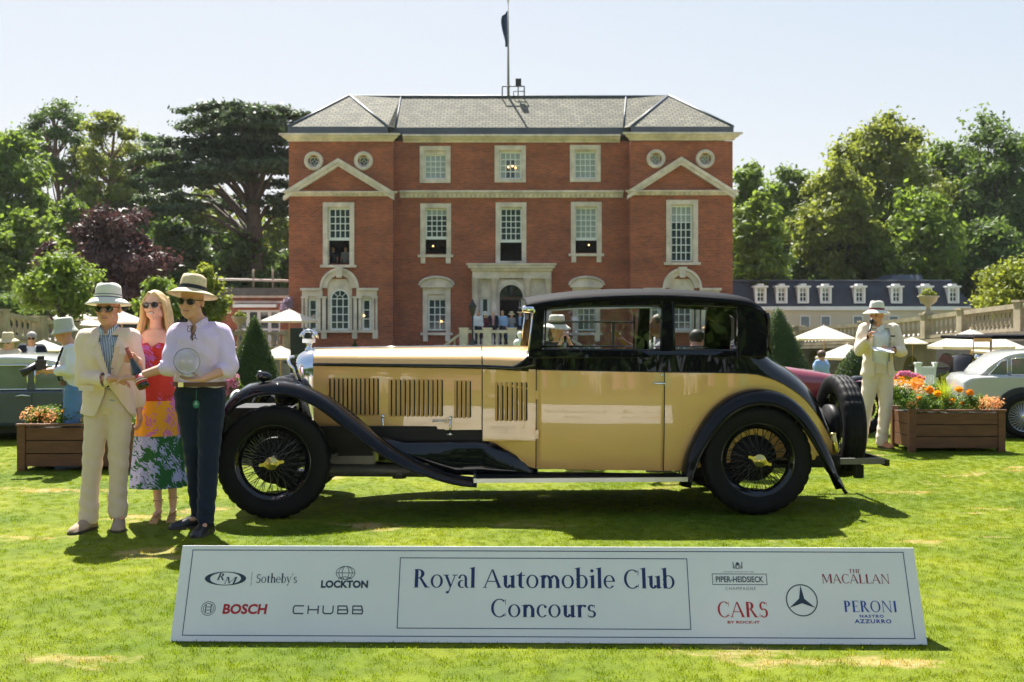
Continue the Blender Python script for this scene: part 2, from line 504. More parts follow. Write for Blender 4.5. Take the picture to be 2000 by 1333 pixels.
def glazed(x0, x1, z0, z1, y, cols, rows, win, blind=0.0, fw=0.07, bar=0.045):
    """white painted sash with bars, each pane its own object under the window"""
    mb = MB()
    mb.b2(x0, x0 + fw, y, y + .06, z0, z1); mb.b2(x1 - fw, x1, y, y + .06, z0, z1)
    mb.b2(x0 + fw, x1 - fw, y, y + .06, z0, z0 + fw); mb.b2(x0 + fw, x1 - fw, y, y + .06, z1 - fw, z1)
    ax0, ax1, az0, az1 = x0 + fw, x1 - fw, z0 + fw, z1 - fw
    for i in range(1, cols):
        x = ax0 + (ax1 - ax0) * i / cols; mb.b2(x - bar / 2, x + bar / 2, y + .01, y + .05, az0, az1)
    for j in range(1, rows):
        z = az0 + (az1 - az0) * j / rows; mb.b2(ax0, ax1, y + .013, y + .047, z - bar / 2, z + bar / 2)
    mb.build('sash', WHITE_PAINT, win, fix=False)
    pw, ph = (ax1 - ax0) / cols - .006, (az1 - az0) / rows - .006
    for i in range(cols):
        for j in range(rows):
            mt = CURTAIN_PANE if (j + 0.5) / rows > 1 - blind or (0.2 < blind < 0.3 and i in (0, cols - 1)) else PANE
            me = pane_mesh(pw, ph, mt)
            inst('pane', me, win, (ax0 + (i + .5) * (ax1 - ax0) / cols, y + .055, az0 + (j + .5) * (az1 - az0) / rows))

holesC, holesL, holesR = [], [], []
for (s, g, c, r, op, Y, sill, blind) in WINS:
    hole = hr(s[0] + 6, s[1] - 6, s[2] + 6, s[3] - 2, Y)
    (holesC if Y == YC else holesL if s[0] < 1000 else holesR).append(hole)
    x0, x1, z0, z1 = hr(*s, Y); gx0, gx1, gz0, gz1 = hr(*g, Y)
    mb = MB(); w = 0.235; yf, yr = Y - .07, Y + .22
    mb.b2(x0, x0 + w, yf, yr, z0, z1); mb.b2(x1 - w, x1, yf, yr, z0, z1)
    mb.b2(x0 + w, x1 - w, yf, yr, z1 - w, z1)
    # inner moulding step
    mb.b2(x0 + w, gx0, yf + .1, yr, z0, z1 - w); mb.b2(gx1, x1 - w, yf + .1, yr, z0, z1 - w); mb.b2(gx0, gx1, yf + .1, yr, gz1, z1 - w)
    if sill == 0: mb.b2(x0 + w, x1 - w, yf, yr, z0, max(z0 + .1, gz0))
    else: mb.b2(x0 - .12, x1 + .12, yf - .1, yr, z0 - .13, z0)
    if sill == 2 or sill == 3:
        for sx in (x0 + .14, x1 - .14):
            mb.b2(sx - .12, sx + .12, yf - .06, Y + .02, z0 - .45, z0 - .131)
    if sill == 3:      # segmental pediment
        zt = hz(562, Y); cx = (x0 + x1) / 2; hw = (x1 - x0) / 2 + .12
        mb.b2(x0 - .02, x1 + .02, yf - .02, yr, z1 + .001, zt)
        mb.b2(cx - hw, cx + hw, yf - .16, yr, zt + .001, zt + .12)
        arc = [(cx + hw * math.cos(a), yf - .1, zt + .121 + .36 * math.sin(a)) for a in [PI * k / 14 for k in range(15)]]
        mb.poly(arc, (0, .3, 0))
        pts = [Vector((cx + (hw + .05) * math.cos(a), yf - .15, zt + .11 + .42 * math.sin(a))) for a in [PI * k / 14 for k in range(15)]]
        for a, bb in zip(pts[:-1], pts[1:]): mb.tube([a, bb], .07, 6)
    win = mb.build('window', STONE, house, bevel=0.0, fix=False)
    # window object has its base at house origin
    if op is None:
        glazed(gx0, gx1, gz0, gz1, Y + .1, c, r, win, blind)
    else:
        zo_ = hz(op, Y)
        glazed(gx0, gx1, zo_ - .02, gz1, Y + .1, c, r, win, blind)
        MB().b2(gx0, gx1, Y + .09, Y + .15, zo_ - .10, zo_ - .021).build('lower_rail', WHITE_PAINT, win)
# interior: dark rooms behind
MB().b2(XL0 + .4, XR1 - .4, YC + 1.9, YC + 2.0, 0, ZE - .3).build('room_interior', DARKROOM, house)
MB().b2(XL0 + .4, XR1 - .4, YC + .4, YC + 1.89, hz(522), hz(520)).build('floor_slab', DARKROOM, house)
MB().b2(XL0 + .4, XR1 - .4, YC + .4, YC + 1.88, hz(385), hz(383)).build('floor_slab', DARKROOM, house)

# venetian window openings
def venetian(cpx, Y, holes, visible=True):
    holes.append(hr(cpx - 62, cpx + 62, 580, 646, Y)); holes.append(hr(cpx - 24, cpx + 24, 545, 581, Y))
    cx = hx(cpx, Y); s = Y / F
    X = lambda d: cx + d * s
    Z = lambda py: hz(py, Y)
    mb = MB(); yf = Y - .12
    # entablature halves
    for sg in (-1, 1):
        a, bb = sorted((X(sg * 34), X(sg * 76))); mb.b2(a, bb, yf - .1, Y + .1, Z(568), Z(563)); a, bb = sorted((X(sg * 33), X(sg * 73))); mb.b2(a, bb, yf, Y + .1, Z(579), Z(568.1))
        for d0, d1 in ((27, 34), (37, 43), (62, 68), (70, 74)):   # pilasters
            a, bb = sorted((X(sg * d0), X(sg * d1))); mb.b2(a, bb, yf + .03, Y + .1, Z(645), Z(579.1))
        for d0, d1 in ((25, 45), (60, 75)):
            a, bb = sorted((X(sg * d0), X(sg * d1)));
            mb.b2(a, bb, yf - .03, Y + .029, Z(583), Z(579.2))
        a, bb = sorted((X(sg * 43.1), X(sg * 61.9))); mb.b2(a, bb, yf + .08, Y + .08, Z(584), Z(579.3))
        for d in (30, 70): mb.b2(X(sg * d) - .13, X(sg * d) + .13, yf - .05, Y + .02, Z(662), Z(650.1))
    mb.b2(X(-75), X(75), yf - .1, Y + .12, Z(650), Z(645.1))
    # arch ring
    R0, R1 = 24 * s, 38 * s; zc = Z(563); n = 20
    for (ra, rb, y0) in ((R0, R1 - .12, yf + .02), (R1 - .12, R1, yf - .08)):
        pts = []
        ring = [[Vector((cx + r * math.cos(PI * k / n), y, zc + r * 1.02 * math.sin(PI * k / n))) for r, y in ((ra, y0), (rb, y0), (rb, Y + .1), (ra, Y + .1))] for k in range(n + 1)]
        mb.loft(ring, True, True, 0, False)
    mb.poly([(X(-7), yf - .14, Z(528)), (X(7), yf - .14, Z(528)), (X(9), yf - .14, Z(522)), (X(-9), yf - .14, Z(522))], (0, .2, 0))
    mb.poly([(X(-5), yf - .12, Z(543)), (X(5), yf - .12, Z(543)), (X(7), yf - .12, Z(528.1)), (X(-7), yf - .12, Z(528.1))], (0, .2, 0))
    win = mb.build('window', STONE, house, fix=False)
    # arched light
    mb = MB(); r = 18.5 * s; zc2 = Z(584)
    y = Y + .06
    ring = [[Vector((cx + rr_ * math.cos(PI * k / n), yy, zc2 + rr_ * math.sin(PI * k / n))) for rr_, yy in ((r - .07, y), (r + .03, y), (r + .03, y + .07), (r - .07, y + .07))] for k in range(n + 1)]
    mb.loft(ring, True, True, 0, False)
    for sg in (-1, 1): mb.box((cx + sg * (r - .02), y + .035, (Z(645) + zc2) / 2), (.1, .07, zc2 - Z(645)))
    mb.b2(cx - r + .03, cx + r - .03, y, y + .07, Z(645), Z(645) + .08)
    for t in (-1 / 3, 1 / 3): mb.b2(cx + t * r * .97 - .022, cx + t * r * .97 + .022, y + .01, y + .05, Z(645) + .08, zc2)
    for j in range(0, 4): mb.b2(cx - r + .05, cx + r - .05, y + .013, y + .047, zc2 - j * (zc2 - Z(645)) / 4 - .022, zc2 - j * (zc2 - Z(645)) / 4 + .022)
    for a in (PI / 4, PI / 2, 3 * PI / 4): mb.tube([(cx + math.cos(a) * r * .33, y + .03, zc2 + math.sin(a) * r * .33), (cx + math.cos(a) * r * .95, y + .03, zc2 + math.sin(a) * r * .95)], .022, 4)
    ring = [[Vector((cx + rr_ * math.cos(PI * k / 10), yy, zc2 + rr_ * math.sin(PI * k / 10))) for rr_, yy in ((r * .31, y + .01), (r * .37, y + .01), (r * .37, y + .05), (r * .31, y + .05))] for k in range(11)]
    mb.loft(ring, True, True, 0, False)
    mb.build('sash', WHITE_PAINT, win, fix=False)
    pw = (2 * r * .94) / 3 - .01; ph = (zc2 - Z(645)) / 4 - .01
    for i in range(3):
        for j in range(4): inst('pane', pane_mesh(pw, ph, PANE), win, (cx + (i - 1) * 2 * r * .97 / 3, y + .055, Z(645) + (j + .5) * (zc2 - Z(645)) / 4))
    mb = MB(); mb.poly([(cx + r * .98 * math.cos(PI * k / n), y + .055, zc2 + r * .98 * math.sin(PI * k / n)) for k in range(n + 1)], (0, .008, 0)); mb.build('fanlight_pane', PANE, win, fix=False)
    MB().b2(cx - R0 * 1.0, cx - r, Y + .05, Y + .09, Z(645), Z(563)).b2(cx + r, cx + R0, Y + .05, Y + .09, Z(645), Z(563)).build('jamb', STONE, win)
    MBs = MB()
    ringo = [(cx + R0 * 1.03 * math.cos(PI * k / n), zc + R0 * 1.03 * math.sin(PI * k / n)) for k in range(n + 1)]
    ringi = [(cx + r * math.cos(PI * k / n), zc2 + r * math.sin(PI * k / n)) for k in range(n + 1)]
    vs = [(a, Y + .052, b_) for a, b_ in ringo] + [(a, Y + .052, b_) for a, b_ in ringi]
    MBs.add(vs, [(k, k + 1, n + 1 + k + 1, n + 1 + k) for k in range(n)]); MBs.build('arch_panel', STONE, win, fix=False)
    for sg in (-1, 1):
        a, bb = sorted((X(sg * 43.5), X(sg * 61.5)))
        glazed(a, bb, Z(645), Z(584), Y + .07, 1, 3, win, 0, fw=.1)
venetian(663.5, YP, holesL)
venetian(1332, YP, holesR)
doorhole = hr(972, 1024, 556, 676, YC); holesC.append(doorhole)
for a, bb in ((938, 957), (1040, 1059)): holesC.append(hr(a, bb, 583, 640, YC))
def roundhole(holes, cpx, cpy, Y): holes.append(hr(cpx - 9, cpx + 9, cpy - 9, cpy + 9, Y))
OC = [(613, 315), (710, 315), (1281, 311), (1377, 311)]
for cpx, cpy in OC: roundhole(holesL if cpx < 1000 else holesR, cpx, cpy, YP)

wall_with_holes(hx(767, YP) - .0, hx(1231, YP), GZ, hz(276), YC, holesC)
wall_with_holes(XL0, XL1, GZ, hz(276, YP), YP, holesL, thick=.4)
wall_with_holes(XR0, XR1, GZ, hz(276, YP), YP, holesR, thick=.4)
# returns and flank walls
MB().b2(XL0, XL0 + .3, YP + .41, YB, GZ, ZE - .3).b2(XR1 - .3, XR1, YP + .41, YB, GZ, ZE - .3).b2(XL0 + .3, XR1 - .3, YB - .3, YB, GZ, ZE - .3).b2(XL1 - .3, XL1 - .002, YP + .41, YC + .3, GZ, ZE - .3).b2(XR0 + .002, XR0 + .3, YP + .41, YC + .3, GZ, ZE - .3).build('flank_wall', BRICK, house)
# lead downpipes at the corners

# cornices: profile swept
def cornice(x0, x1, y, zt, zb, proj, ends=True, name='cornice', mat=STONE, dent=0):
    mb = MB(); h = zt - zb
    prof = [(proj, zt), (proj, zt - .28 * h), (proj * .72, zt - .36 * h), (proj * .6, zt - .55 * h), (proj * .25, zt - .78 * h), (proj * .15, zb), (-.05, zb), (-.05, zt)]
    L = [Vector((x0 - (p if ends else 0), y - p, z)) for p, z in prof]; R = [Vector((x1 + (p if ends else 0), y - p, z)) for p, z in prof]
    mb.loft([L, R], True, True, 0, False)
    ob = mb.build(name, mat, house)
    if dent:
        d = MB(); n = int((x1 - x0) / dent)
        for i in range(n):
            x = x0 + (i + .5) * (x1 - x0) / n; d.b2(x - dent * .28, x + dent * .28, y - proj * .62, y - .02, zb + .1 * h, zb + .42 * h)
        d.build('dentils', mat, house, kind='stuff', fix=False)
    return ob
cornice(XL0, XL1, YP, hz(263, YP), hz(277, YP), .42)
cornice(XR0, XR1, YP, hz(261, YP), hz(275, YP), .42)
cornice(XL1 + .43, XR0 - .43, YC, hz(265), hz(279), .40, ends=False)
# string courses
cornice(XL1 + .26, XR0 - .26, YC, hz(373), hz(387), .25, ends=False, name='string_course', dent=.24)
cornice(XL0, XL1, YP, hz(375, YP), hz(384, YP), .28, name='string_course', dent=.24)
cornice(XR0, XR1, YP, hz(373, YP), hz(382, YP), .28, name='string_course', dent=.24)
# pediments
for (a, bb, ap, pk, base) in ((552, 769, 660, 309, 375), (1226, 1437, 1331, 306, 373)):
    mb = MB()
    A = P(a, base, YP - .3); B_ = P(bb, base, YP - .3); T = P(ap, pk, YP - .3)
    th = Vector((0, 0, .42))
    for p, q in ((A, T), (T, B_)):
        e = (q - p).normalized(); nrm = Vector((-e.z, 0, e.x)); nrm = nrm if nrm.z > 0 else -nrm
        mb.poly([p, q, q - Vector((0, 0, .20)), p + (Vector((.35, 0, -.001)) if p == A else Vector((0, 0, -.20))) if q != B_ else p - Vector((0, 0, .20))], (0, .42, 0))
        mb.poly([p + Vector((0, .07, -.201)), q + Vector((0, .07, -.201)), q + Vector((0, .07, -.40)), p + Vector((0, .07, -.40))] , (0, .33, 0))
    mb.build('pediment', STONE, house, fix=True)
# round windows
for cpx, cpy in OC:
    c = P(cpx, cpy, YP); r1, r0, r2 = 18.5 * YP / F, 11 * YP / F, 9.5 * YP / F
    mb = MB(); mb.lathe([(r0, .12), (r0, -.06), (r0 + .05, -.11), (r1 - .06, -.13), (r1, -.09), (r1, .02)], c, 'Y', 28)
    mb.lathe([(r0, .12), (r2, .13), (r2 - .02, .3)], c, 'Y', 28)
    w = mb.build('round_window', STONE, house)
    mb = MB(); mb.lathe([(r2 - .06, .15), (r2 + .01, .15), (r2 + .01, .2), (r2 - .06, .2), (r2 - .06, .15)], c, 'Y', 24)
    mb.lathe([(r2 * .3, .16), (r2 * .42, .16), (r2 * .42, .2), (r2 * .3, .2), (r2 * .3, .16)], c, 'Y', 16)
    for k in range(4):
        a = k * PI / 2; mb.tube([c + Vector((math.cos(a) * r2 * .4, .18, math.sin(a) * r2 * .4)), c + Vector((math.cos(a) * r2, .18, math.sin(a) * r2))], .022, 4)
    mb.build('sash', WHITE_PAINT, w)
    MB().lathe([(0.001, .21), (r2 + .01, .21), (r2 + .01, .25)], c, 'Y', 20).build('pane', PANE if cpx < 1000 else CURTAIN_PANE, w)

# roof
RY, RZ = 58.2, EYE + (HZ - 190) * 58.2 / F
AZ = EYE + (HZ - 187) * 58.1 / F
e0 = hz(248, YP)
xa, xb = hx(683, 58.1), hx(1305, 58.1)
eC = hz(250)
mb = MB()
def face(*p): mb.add(p, [tuple(range(len(p)))])
l0, l1, r0_, r1_ = XL0 - .02, hx(757, YP), hx(1233, YP), XR1 + .02
vl, vr = hx(783, 58.2), hx(1222, 58.2)
face((l1 + .3, YC - .05, eC), (r0_ - .3, YC - .05, eC), (vr, RY, RZ), (vl, RY, RZ))
# left pavilion
face((l0, YP, e0), (l1, YP, e0), (xa, 58.1, AZ))
face((l1, YP, e0), (l1 + .3, YC - .05, eC), (vl, RY, RZ), (xa, 58.1, AZ))
face((l0, YB, e0), (l0, YP, e0), (xa, 58.1, AZ), (xa, 59.5, AZ))
face((r0_, YP, e0), (r1_, YP, e0), (xb, 58.1, AZ))
face((r0_ - .3, YC - .05, eC), (r0_, YP, e0), (xb, 58.1, AZ), (vr, RY, RZ))
face((r1_, YP, e0), (r1_, YB, e0), (xb, 59.5, AZ), (xb, 58.1, AZ))
face((r1_, YB, e0), (l0, YB, e0), (xa, 59.5, AZ), (xb, 59.5, AZ))
face((xa, 58.1, AZ), (vl, RY, RZ), (vr, RY, RZ), (xb, 58.1, AZ), (xb, 59.5, AZ), (xa, 59.5, AZ))
mb.build('roof', SLATE, house, fix=False)
mb = MB()
for p, q in (((l0, YP, e0), (xa, 58.1, AZ)), ((xa, 58.1, AZ), (l1, YP, e0)), ((r0_, YP, e0), (xb, 58.1, AZ)), ((xb, 58.1, AZ), (r1_, YP, e0))):
    mb.tube([p, q], .085, 6)
mb.build('hip_leads', LEAD, house)
MB().tube([(xa, RY, RZ + .02), (xb, RY, RZ + .02)], .085, 6).build('ridge_lead', LEAD, house)
MB().tube([(vl, RY - .1, RZ - .03), (l1 + .3, YC - .1, eC + .02)], .04, 6).build('valley_lead', LEAD, house)
MB().tube([(vr, RY - .1, RZ - .03), (r0_ - .3, YC - .1, eC + .02)], .04, 6).build('valley_lead', LEAD, house)
# lead parapet below the slates
MB().b2(l0 - .02, l1, YP - .04, YP + .2, hz(263.0, YP), e0).b2(r0_, r1_ + .02, YP - .04, YP + .2, hz(261.0, YP), e0).b2(l1 + .001, r0_ - .001, YC - .09, YC + .2, hz(265.0), eC).b2(l0 - .02, l0 + .1, YP + .201, YB, hz(263.0, YP), e0).b2(r1_ - .1, r1_ + .02, YP + .201, YB, hz(261.0, YP), e0).build('parapet_gutter', LEAD, house)

# portico
mb = MB(); Z = hz; X = hx
mb.b2(X(912), X(1086), YC - .75, YC + .05, Z(519), Z(516)); mb.b2(X(915), X(1083), YC - .68, YC + .05, Z(525), Z(519.1)); mb.b2(X(920), X(1079), YC - .55, YC + .05, Z(530), Z(525.1))
mb.b2(X(923), X(975), YC - .45, YC + .05, Z(545), Z(530.1)); mb.b2(X(1022), X(1076), YC - .45, YC + .05, Z(545), Z(530.1)); mb.b2(X(975) + .001, X(1022) - .001, YC - .36, YC + .05, Z(544), Z(530.1))
mb.build('portico_entablature', STONE, house)
mb = MB()
for a, bb in ((922, 976), (1021, 1077)):
    # panel around side light
    s0, s1 = (938, 957) if a < 1000 else (1040, 1059)
    mb.b2(X(a), X(s0), YC - .2, YC + .05, .3, Z(545.1)); mb.b2(X(s1), X(bb), YC - .2, YC + .05, .3, Z(545.1)); mb.b2(X(s0), X(s1), YC - .2, YC + .05, Z(583), Z(545.1)); mb.b2(X(s0), X(s1), YC - .2, YC + .05, .3, Z(640))
mb.build('portico_wall', STONE, house)
for cpx in (929, 945.5, 966, 1030, 1052, 1070):
    if cpx in (945.5, 1052): continue
    c = (X(cpx), YC - .42, 0)
    mb = MB(); mb.lathe([(.2, .33), (.2, .45), (.165, .5), (.16, 2.2), (.135, Z(550)), (.17, Z(549)), (.17, Z(547)), (.2, Z(546.5)), (.2, Z(545.1))], c, 'Z', 16)
    mb.build('column', STONE, house)
# arch and door
mb = MB(); cx = X(998); zc = Z(580); n = 18
ra, rb = 23 * YC / F, 33 * YC / F
ring = [[Vector((cx + r * math.cos(PI * k / n), y, zc + r * math.sin(PI * k / n))) for r, y in ((ra, YC - .3), (rb, YC - .3), (rb, YC + .1), (ra, YC + .1))] for k in range(n + 1)]
mb.loft(ring, True, True, 0, False)
for sg in (-1, 1): mb.box((cx + sg * (ra + rb) / 2, YC - .1, (zc + .3) / 2), (rb - ra, .4, zc - .3))
# spandrels
for sg in (-1, 1):
    pts = [(cx + sg * (rb + .001) * math.cos(PI / 2 * k / 8), YC - .15, zc + (rb + .001) * math.sin(PI / 2 * k / 8)) for k in range(9)] + [(cx, YC - .15, Z(545.2)), (cx + sg * (rb + .02), YC - .15, Z(545.2))]
    mb.poly(pts, (0, .25, 0))
mb.build('door_arch', STONE, house)
for a, bb in ((938, 957), (1040, 1059)):
    w = MB().b2(X(a), X(a) + .08, YC - .12, YC, Z(640), Z(583)).b2(X(bb) - .08, X(bb), YC - .12, YC, Z(640), Z(583)).build('side_light', WHITE_PAINT, house)
    glazed(X(a) + .081, X(bb) - .081, Z(640), Z(583), YC - .1, 1, 2, w, 0, fw=.06)
MB().poly([(cx + ra * 1.0 * math.cos(PI * k / n), YC + .12, zc + ra * math.sin(PI * k / n)) for k in range(n + 1)], (0, .02, 0)).build('fanlight_pane', PANE, house)
mb = MB()
for k in range(1, 8):
    a = PI * k / 8; mb.tube([(cx + .1 * math.cos(a), YC + .1, zc + .1 * math.sin(a)), (cx + ra * math.cos(a), YC + .1, zc + ra * math.sin(a))], .012, 4)
mb.b2(cx - ra, cx + ra, YC + .06, YC + .14, zc - .16, zc)
mb.build('fanlight_bars', M('door_brown', (.10, .045, .03), .5), house)
# hanging lantern in the doorway
MB().lathe([(.02, .5), (.12, .38), (.14, 0), (.06, -.08), (.01, -.12)], (cx, YC - .25, zc + .1), 'Z', 6, smooth=False).tube([(cx, YC - .25, zc + .5), (cx, YC - .25, zc + .95)], .012, 4).build('lantern', IRON, house)

# open-window details: lamps and dim figures are in the people part
CHROME = M('chrome', (0.75, 0.77, 0.80), 0.08, 1.0, var=0.03)
GLOW = M('lamp_glow', (1, .75, .4), .5, var=0)
GLOW.node_tree.nodes['Principled BSDF'].inputs['Emission Color'].default_value = (1, .55, .2, 1)
GLOW.node_tree.nodes['Principled BSDF'].inputs['Emission Strength'].default_value = 1.2
for i, (px, py, r) in enumerate(((993, 327, .045), (1001, 325, .045), (1007, 328, .045), (846, 481, .045), (1150, 479, .045), (711, 617, .05), (862, 628, .05))):
    wall_y = (YC + .05) if i in (0, 1, 2, 5, 6) else YC + .6
    if i == 5: wall_y = YP + .06
    if i in (0, 1, 2, 5, 6): wall_y -= .0
    c = P(px, py, wall_y)
    MB().ell(c, (r, r, r), n=8, m=6).build('ceiling_light_bulb', GLOW, house)

# flagpole, flag and roof frame
fp = thing('flagpole', P(993, 190, RY), 'tall flagpole rising from the ridge of the slate roof', 'flagpole')
zt = EYE + (HZ - 4) * RY / F
fx = hx(993, RY)
MB().tube([(fx, RY, RZ - .1), (fx - .02, RY, zt)], [.075, .03], 8).build('pole', M('pole_grey', (.25, .24, .23), .5), fp)
MB().ell((fx - .02, RY, zt + .08), (.07, .07, .09)).build('finial', STONE, fp)
fl = MB(); rows = []
NAVY_FLAG = M('flag_navy', (.02, .045, .12), .8, var=.4, vscale=2)
z0, z1 = EYE + (HZ - 92) * RY / F, EYE + (HZ - 22) * RY / F
for i in range(15):
    t = i / 14; z = z1 + (z0 - z1) * t
    w = .12 + .28 * math.sin(PI * min(1, t * 1.15) ** .8) * (1 - .25 * t)
    rows.append([Vector((fx - .03 - w * u * (.4 + .6 * (i > 1)) + .03 * math.sin(6 * t + 5 * u), RY + .10 * math.sin(9 * u + 4 * t) * u, z)) for u in [k / 7 for k in range(8)]])
fl.loft(rows, False, False)
flo = fl.build('flag', NAVY_FLAG, label='dark navy flag hanging limp near the top of the roof flagpole', cat='flag', fix=False, loc=(fx, RY, z0))
sd = flo.modifiers.new('thick', 'SOLIDIFY'); sd.thickness = .012
rf = thing('roof_frame', P(1003, 190, RY - .1), 'small metal frame with a black box beside the flagpole foot', 'metal frame')
mb = MB()
def X2(px): return hx(px, RY - .2)
def Z2(py): return EYE + (HZ - py) * (RY - .2) / F
yy = RY - .2
for a in (981, 1024): mb.tube([(X2(a), yy, RZ - .15), (X2(a), yy, Z2(169))], .035, 6)
mb.tube([(X2(981), yy, Z2(169)), (X2(1024), yy, Z2(169))], .035, 6)
mb.tube([(X2(1003), yy + .1, RZ - .1), (X2(1003), yy + .1, Z2(178)), (X2(1024), yy + .1, Z2(178))], .03, 6)
mb.build('frame', LEAD, rf)
MB().b2(X2(1007), X2(1018), yy - .15, yy + .15, Z2(169), Z2(155)).tube([(X2(1012), yy, Z2(169)), (X2(1012), yy, RZ)], .03, 6).build('box', IRON, rf)

# ---------------------------------------------------------------- balusters
def baluster_mesh(h, r, mat, n=8):
    mb = MB()
    mb.lathe([(r * .8, 0), (r * .8, .07 * h), (r * .45, .12 * h), (r, .32 * h), (r * .85, .42 * h), (r * .4, .66 * h), (r * .5, .78 * h), (r * .35, .82 * h), (r * .8, .93 * h), (r * .8, h)], (0, 0, 0), 'Z', n)
    return mb.mesh('baluster', mat)
BALM = baluster_mesh(.55, .085, STONE)
def balustrade(root, pts, zb, every=.26, rail=.14, gap_posts=None, mat=STONE, me=BALM, h=.55, w=.26):
    """pts: plan points with own base z; balusters stand between low plinth and top rail"""
    pts = [Vector(p) for p in pts]
    for a, bb in zip(pts[:-1], pts[1:]):
        e = bb - a; L = Vector((e.x, e.y, 0)).length; d = Vector((e.x, e.y, 0)).normalized(); nrm = Vector((-d.y, d.x, 0))
        pr = MB()
        for (z0, z1, ww) in ((0, .12, w), (.12 + h, .12 + h + rail, w * 1.15)):
            q = [[p + nrm * s_ * ww / 2 + Vector((0, 0, z)) for s_, z in ((-1, z0), (1, z0), (1, z1), (-1, z1))] for p in (a, bb)]
            pr.loft(q, True, True, 0, False)
        pr.build('rail', mat, root)
        n = max(2, int(L / every))
        for i in range(n):
            t = (i + .5) / n; p = a.lerp(bb, t)
            inst('baluster', me, root, p + Vector((0, 0, .118)))
    for p in pts:
        MB().box((p.x, p.y, p.z + (h + .3) / 2), (w * 1.5, w * 1.5, h + .3)).box((p.x, p.y, p.z + h + .335), (w * 1.8, w * 1.8, .07)).build('pier', mat, root)

# front stair balustrade: landing and two sloping flights
Yb = 50.5
bx = lambda px: (px - 1000) * Yb / F
ld = thing('stair_balustrade', (0, Yb, 0), 'grey stone balustrade round the entrance landing of the brick house', 'balustrade')
zb = EYE - (676 - HZ) * Yb / F
zt0 = EYE - (645 - HZ) * Yb / F
def bal_pt(px, zoff=0): return (bx(px), Yb, zt0 - .81 + zoff)
balustrade(ld, [bal_pt(906), bal_pt(952), bal_pt(1000), bal_pt(1045), bal_pt(1088)], 0)
balustrade(ld, [(bx(858), Yb + .3, zt0 - 1.65), (bx(905), Yb + .3, zt0 - .81)], 0)
balustrade(ld, [(bx(1089), Yb + .3, zt0 - .81), (bx(1165), Yb + .3, zt0 - 1.9)], 0)

MB().b2(bx(905), bx(1090), Yb - .1, YC - .4, GZ, zt0 - .812).build('entrance_landing', STONE, kind='structure')
# ---------------------------------------------------------------- trees
def leaf_mat(name, dark, light, trans=(.25, .40, .04), tw=0.35, scale=0.55, rough=.55):
    m, nt, b = new_mat(name)
    g = nt.nodes.new('ShaderNodeNewGeometry')
    n = nd(nt, 'ShaderNodeTexNoise', Scale=scale, Detail=4.0); nt.links.new(g.outputs['Position'], n.inputs['Vector'])
    n2 = nd(nt, 'ShaderNodeTexNoise', Scale=scale * 11, Detail=2.0); nt.links.new(g.outputs['Position'], n2.inputs['Vector'])
    av = nd(nt, 'ShaderNodeMath', operation='MULTIPLY_ADD'); av.inputs[1].default_value = .5
    h = nd(nt, 'ShaderNodeMath', operation='MULTIPLY'); h.inputs[1].default_value = .5
    nt.links.new(n.outputs['Fac'], h.inputs[0]); nt.links.new(n2.outputs['Fac'], av.inputs[0]); nt.links.new(h.outputs[0], av.inputs[2])
    c = ramp(nt, av.outputs[0], [(.38, dark), (.62, light)])
    nt.links.new(c, b.inputs['Base Color']); b.inputs['Roughness'].default_value = rough; b.inputs['Specular IOR Level'].default_value = .3
    tr = nd(nt, 'ShaderNodeBsdfTranslucent'); mx = nt.nodes.new('ShaderNodeMixShader'); mx.inputs[0].default_value = tw
    t2 = nd(nt, 'ShaderNodeMix', data_type='RGBA'); t2.inputs[0].default_value = .5; t2.inputs[7].default_value = (*trans, 1)
    nt.links.new(c, t2.inputs[6]); nt.links.new(t2.outputs[2], tr.inputs[0])
    nt.links.new(b.outputs[0], mx.inputs[1]); nt.links.new(tr.outputs[0], mx.inputs[2]); nt.links.new(mx.outputs[0], nt.nodes['Material Output'].inputs[0])
    return m
L_DARK = leaf_mat('leaf_dark_green', (.038, .075, .018), (.10, .16, .035), (.24, .36, .05), .42)
L_MID = leaf_mat('leaf_mid_green', (.060, .11, .014), (.15, .22, .03), (.36, .50, .05), .48)
L_BRIGHT = leaf_mat('leaf_bright_green', (.075, .125, .016), (.175, .24, .035), (.35, .48, .05), .45)
L_YELLOW = leaf_mat('leaf_yellow_green', (.10, .13, .015), (.26, .30, .03), (.45, .50, .05), .45)
L_OLIVE = leaf_mat('leaf_olive_green', (.085, .115, .016), (.22, .25, .04), (.46, .52, .06), .46)
L_COPPER = leaf_mat('leaf_copper_purple', (.030, .016, .018), (.11, .055, .050), (.16, .06, .05), .25)
L_CEDAR = leaf_mat('leaf_cedar_green', (.030, .055, .026), (.085, .125, .055), (.16, .24, .07), .3)
L_YEW = leaf_mat('leaf_clipped_yew', (.018, .040, .008), (.045, .080, .012), (.16, .24, .02), .3, 3.0)
BARK = M('bark', (.085, .065, .05), .9, var=.35, vscale=3, bump=.6, bscale=8)
BARK_PINE = M('bark_pine', (.19, .105, .065), .9, var=.3, vscale=3, bump=.6, bscale=8)

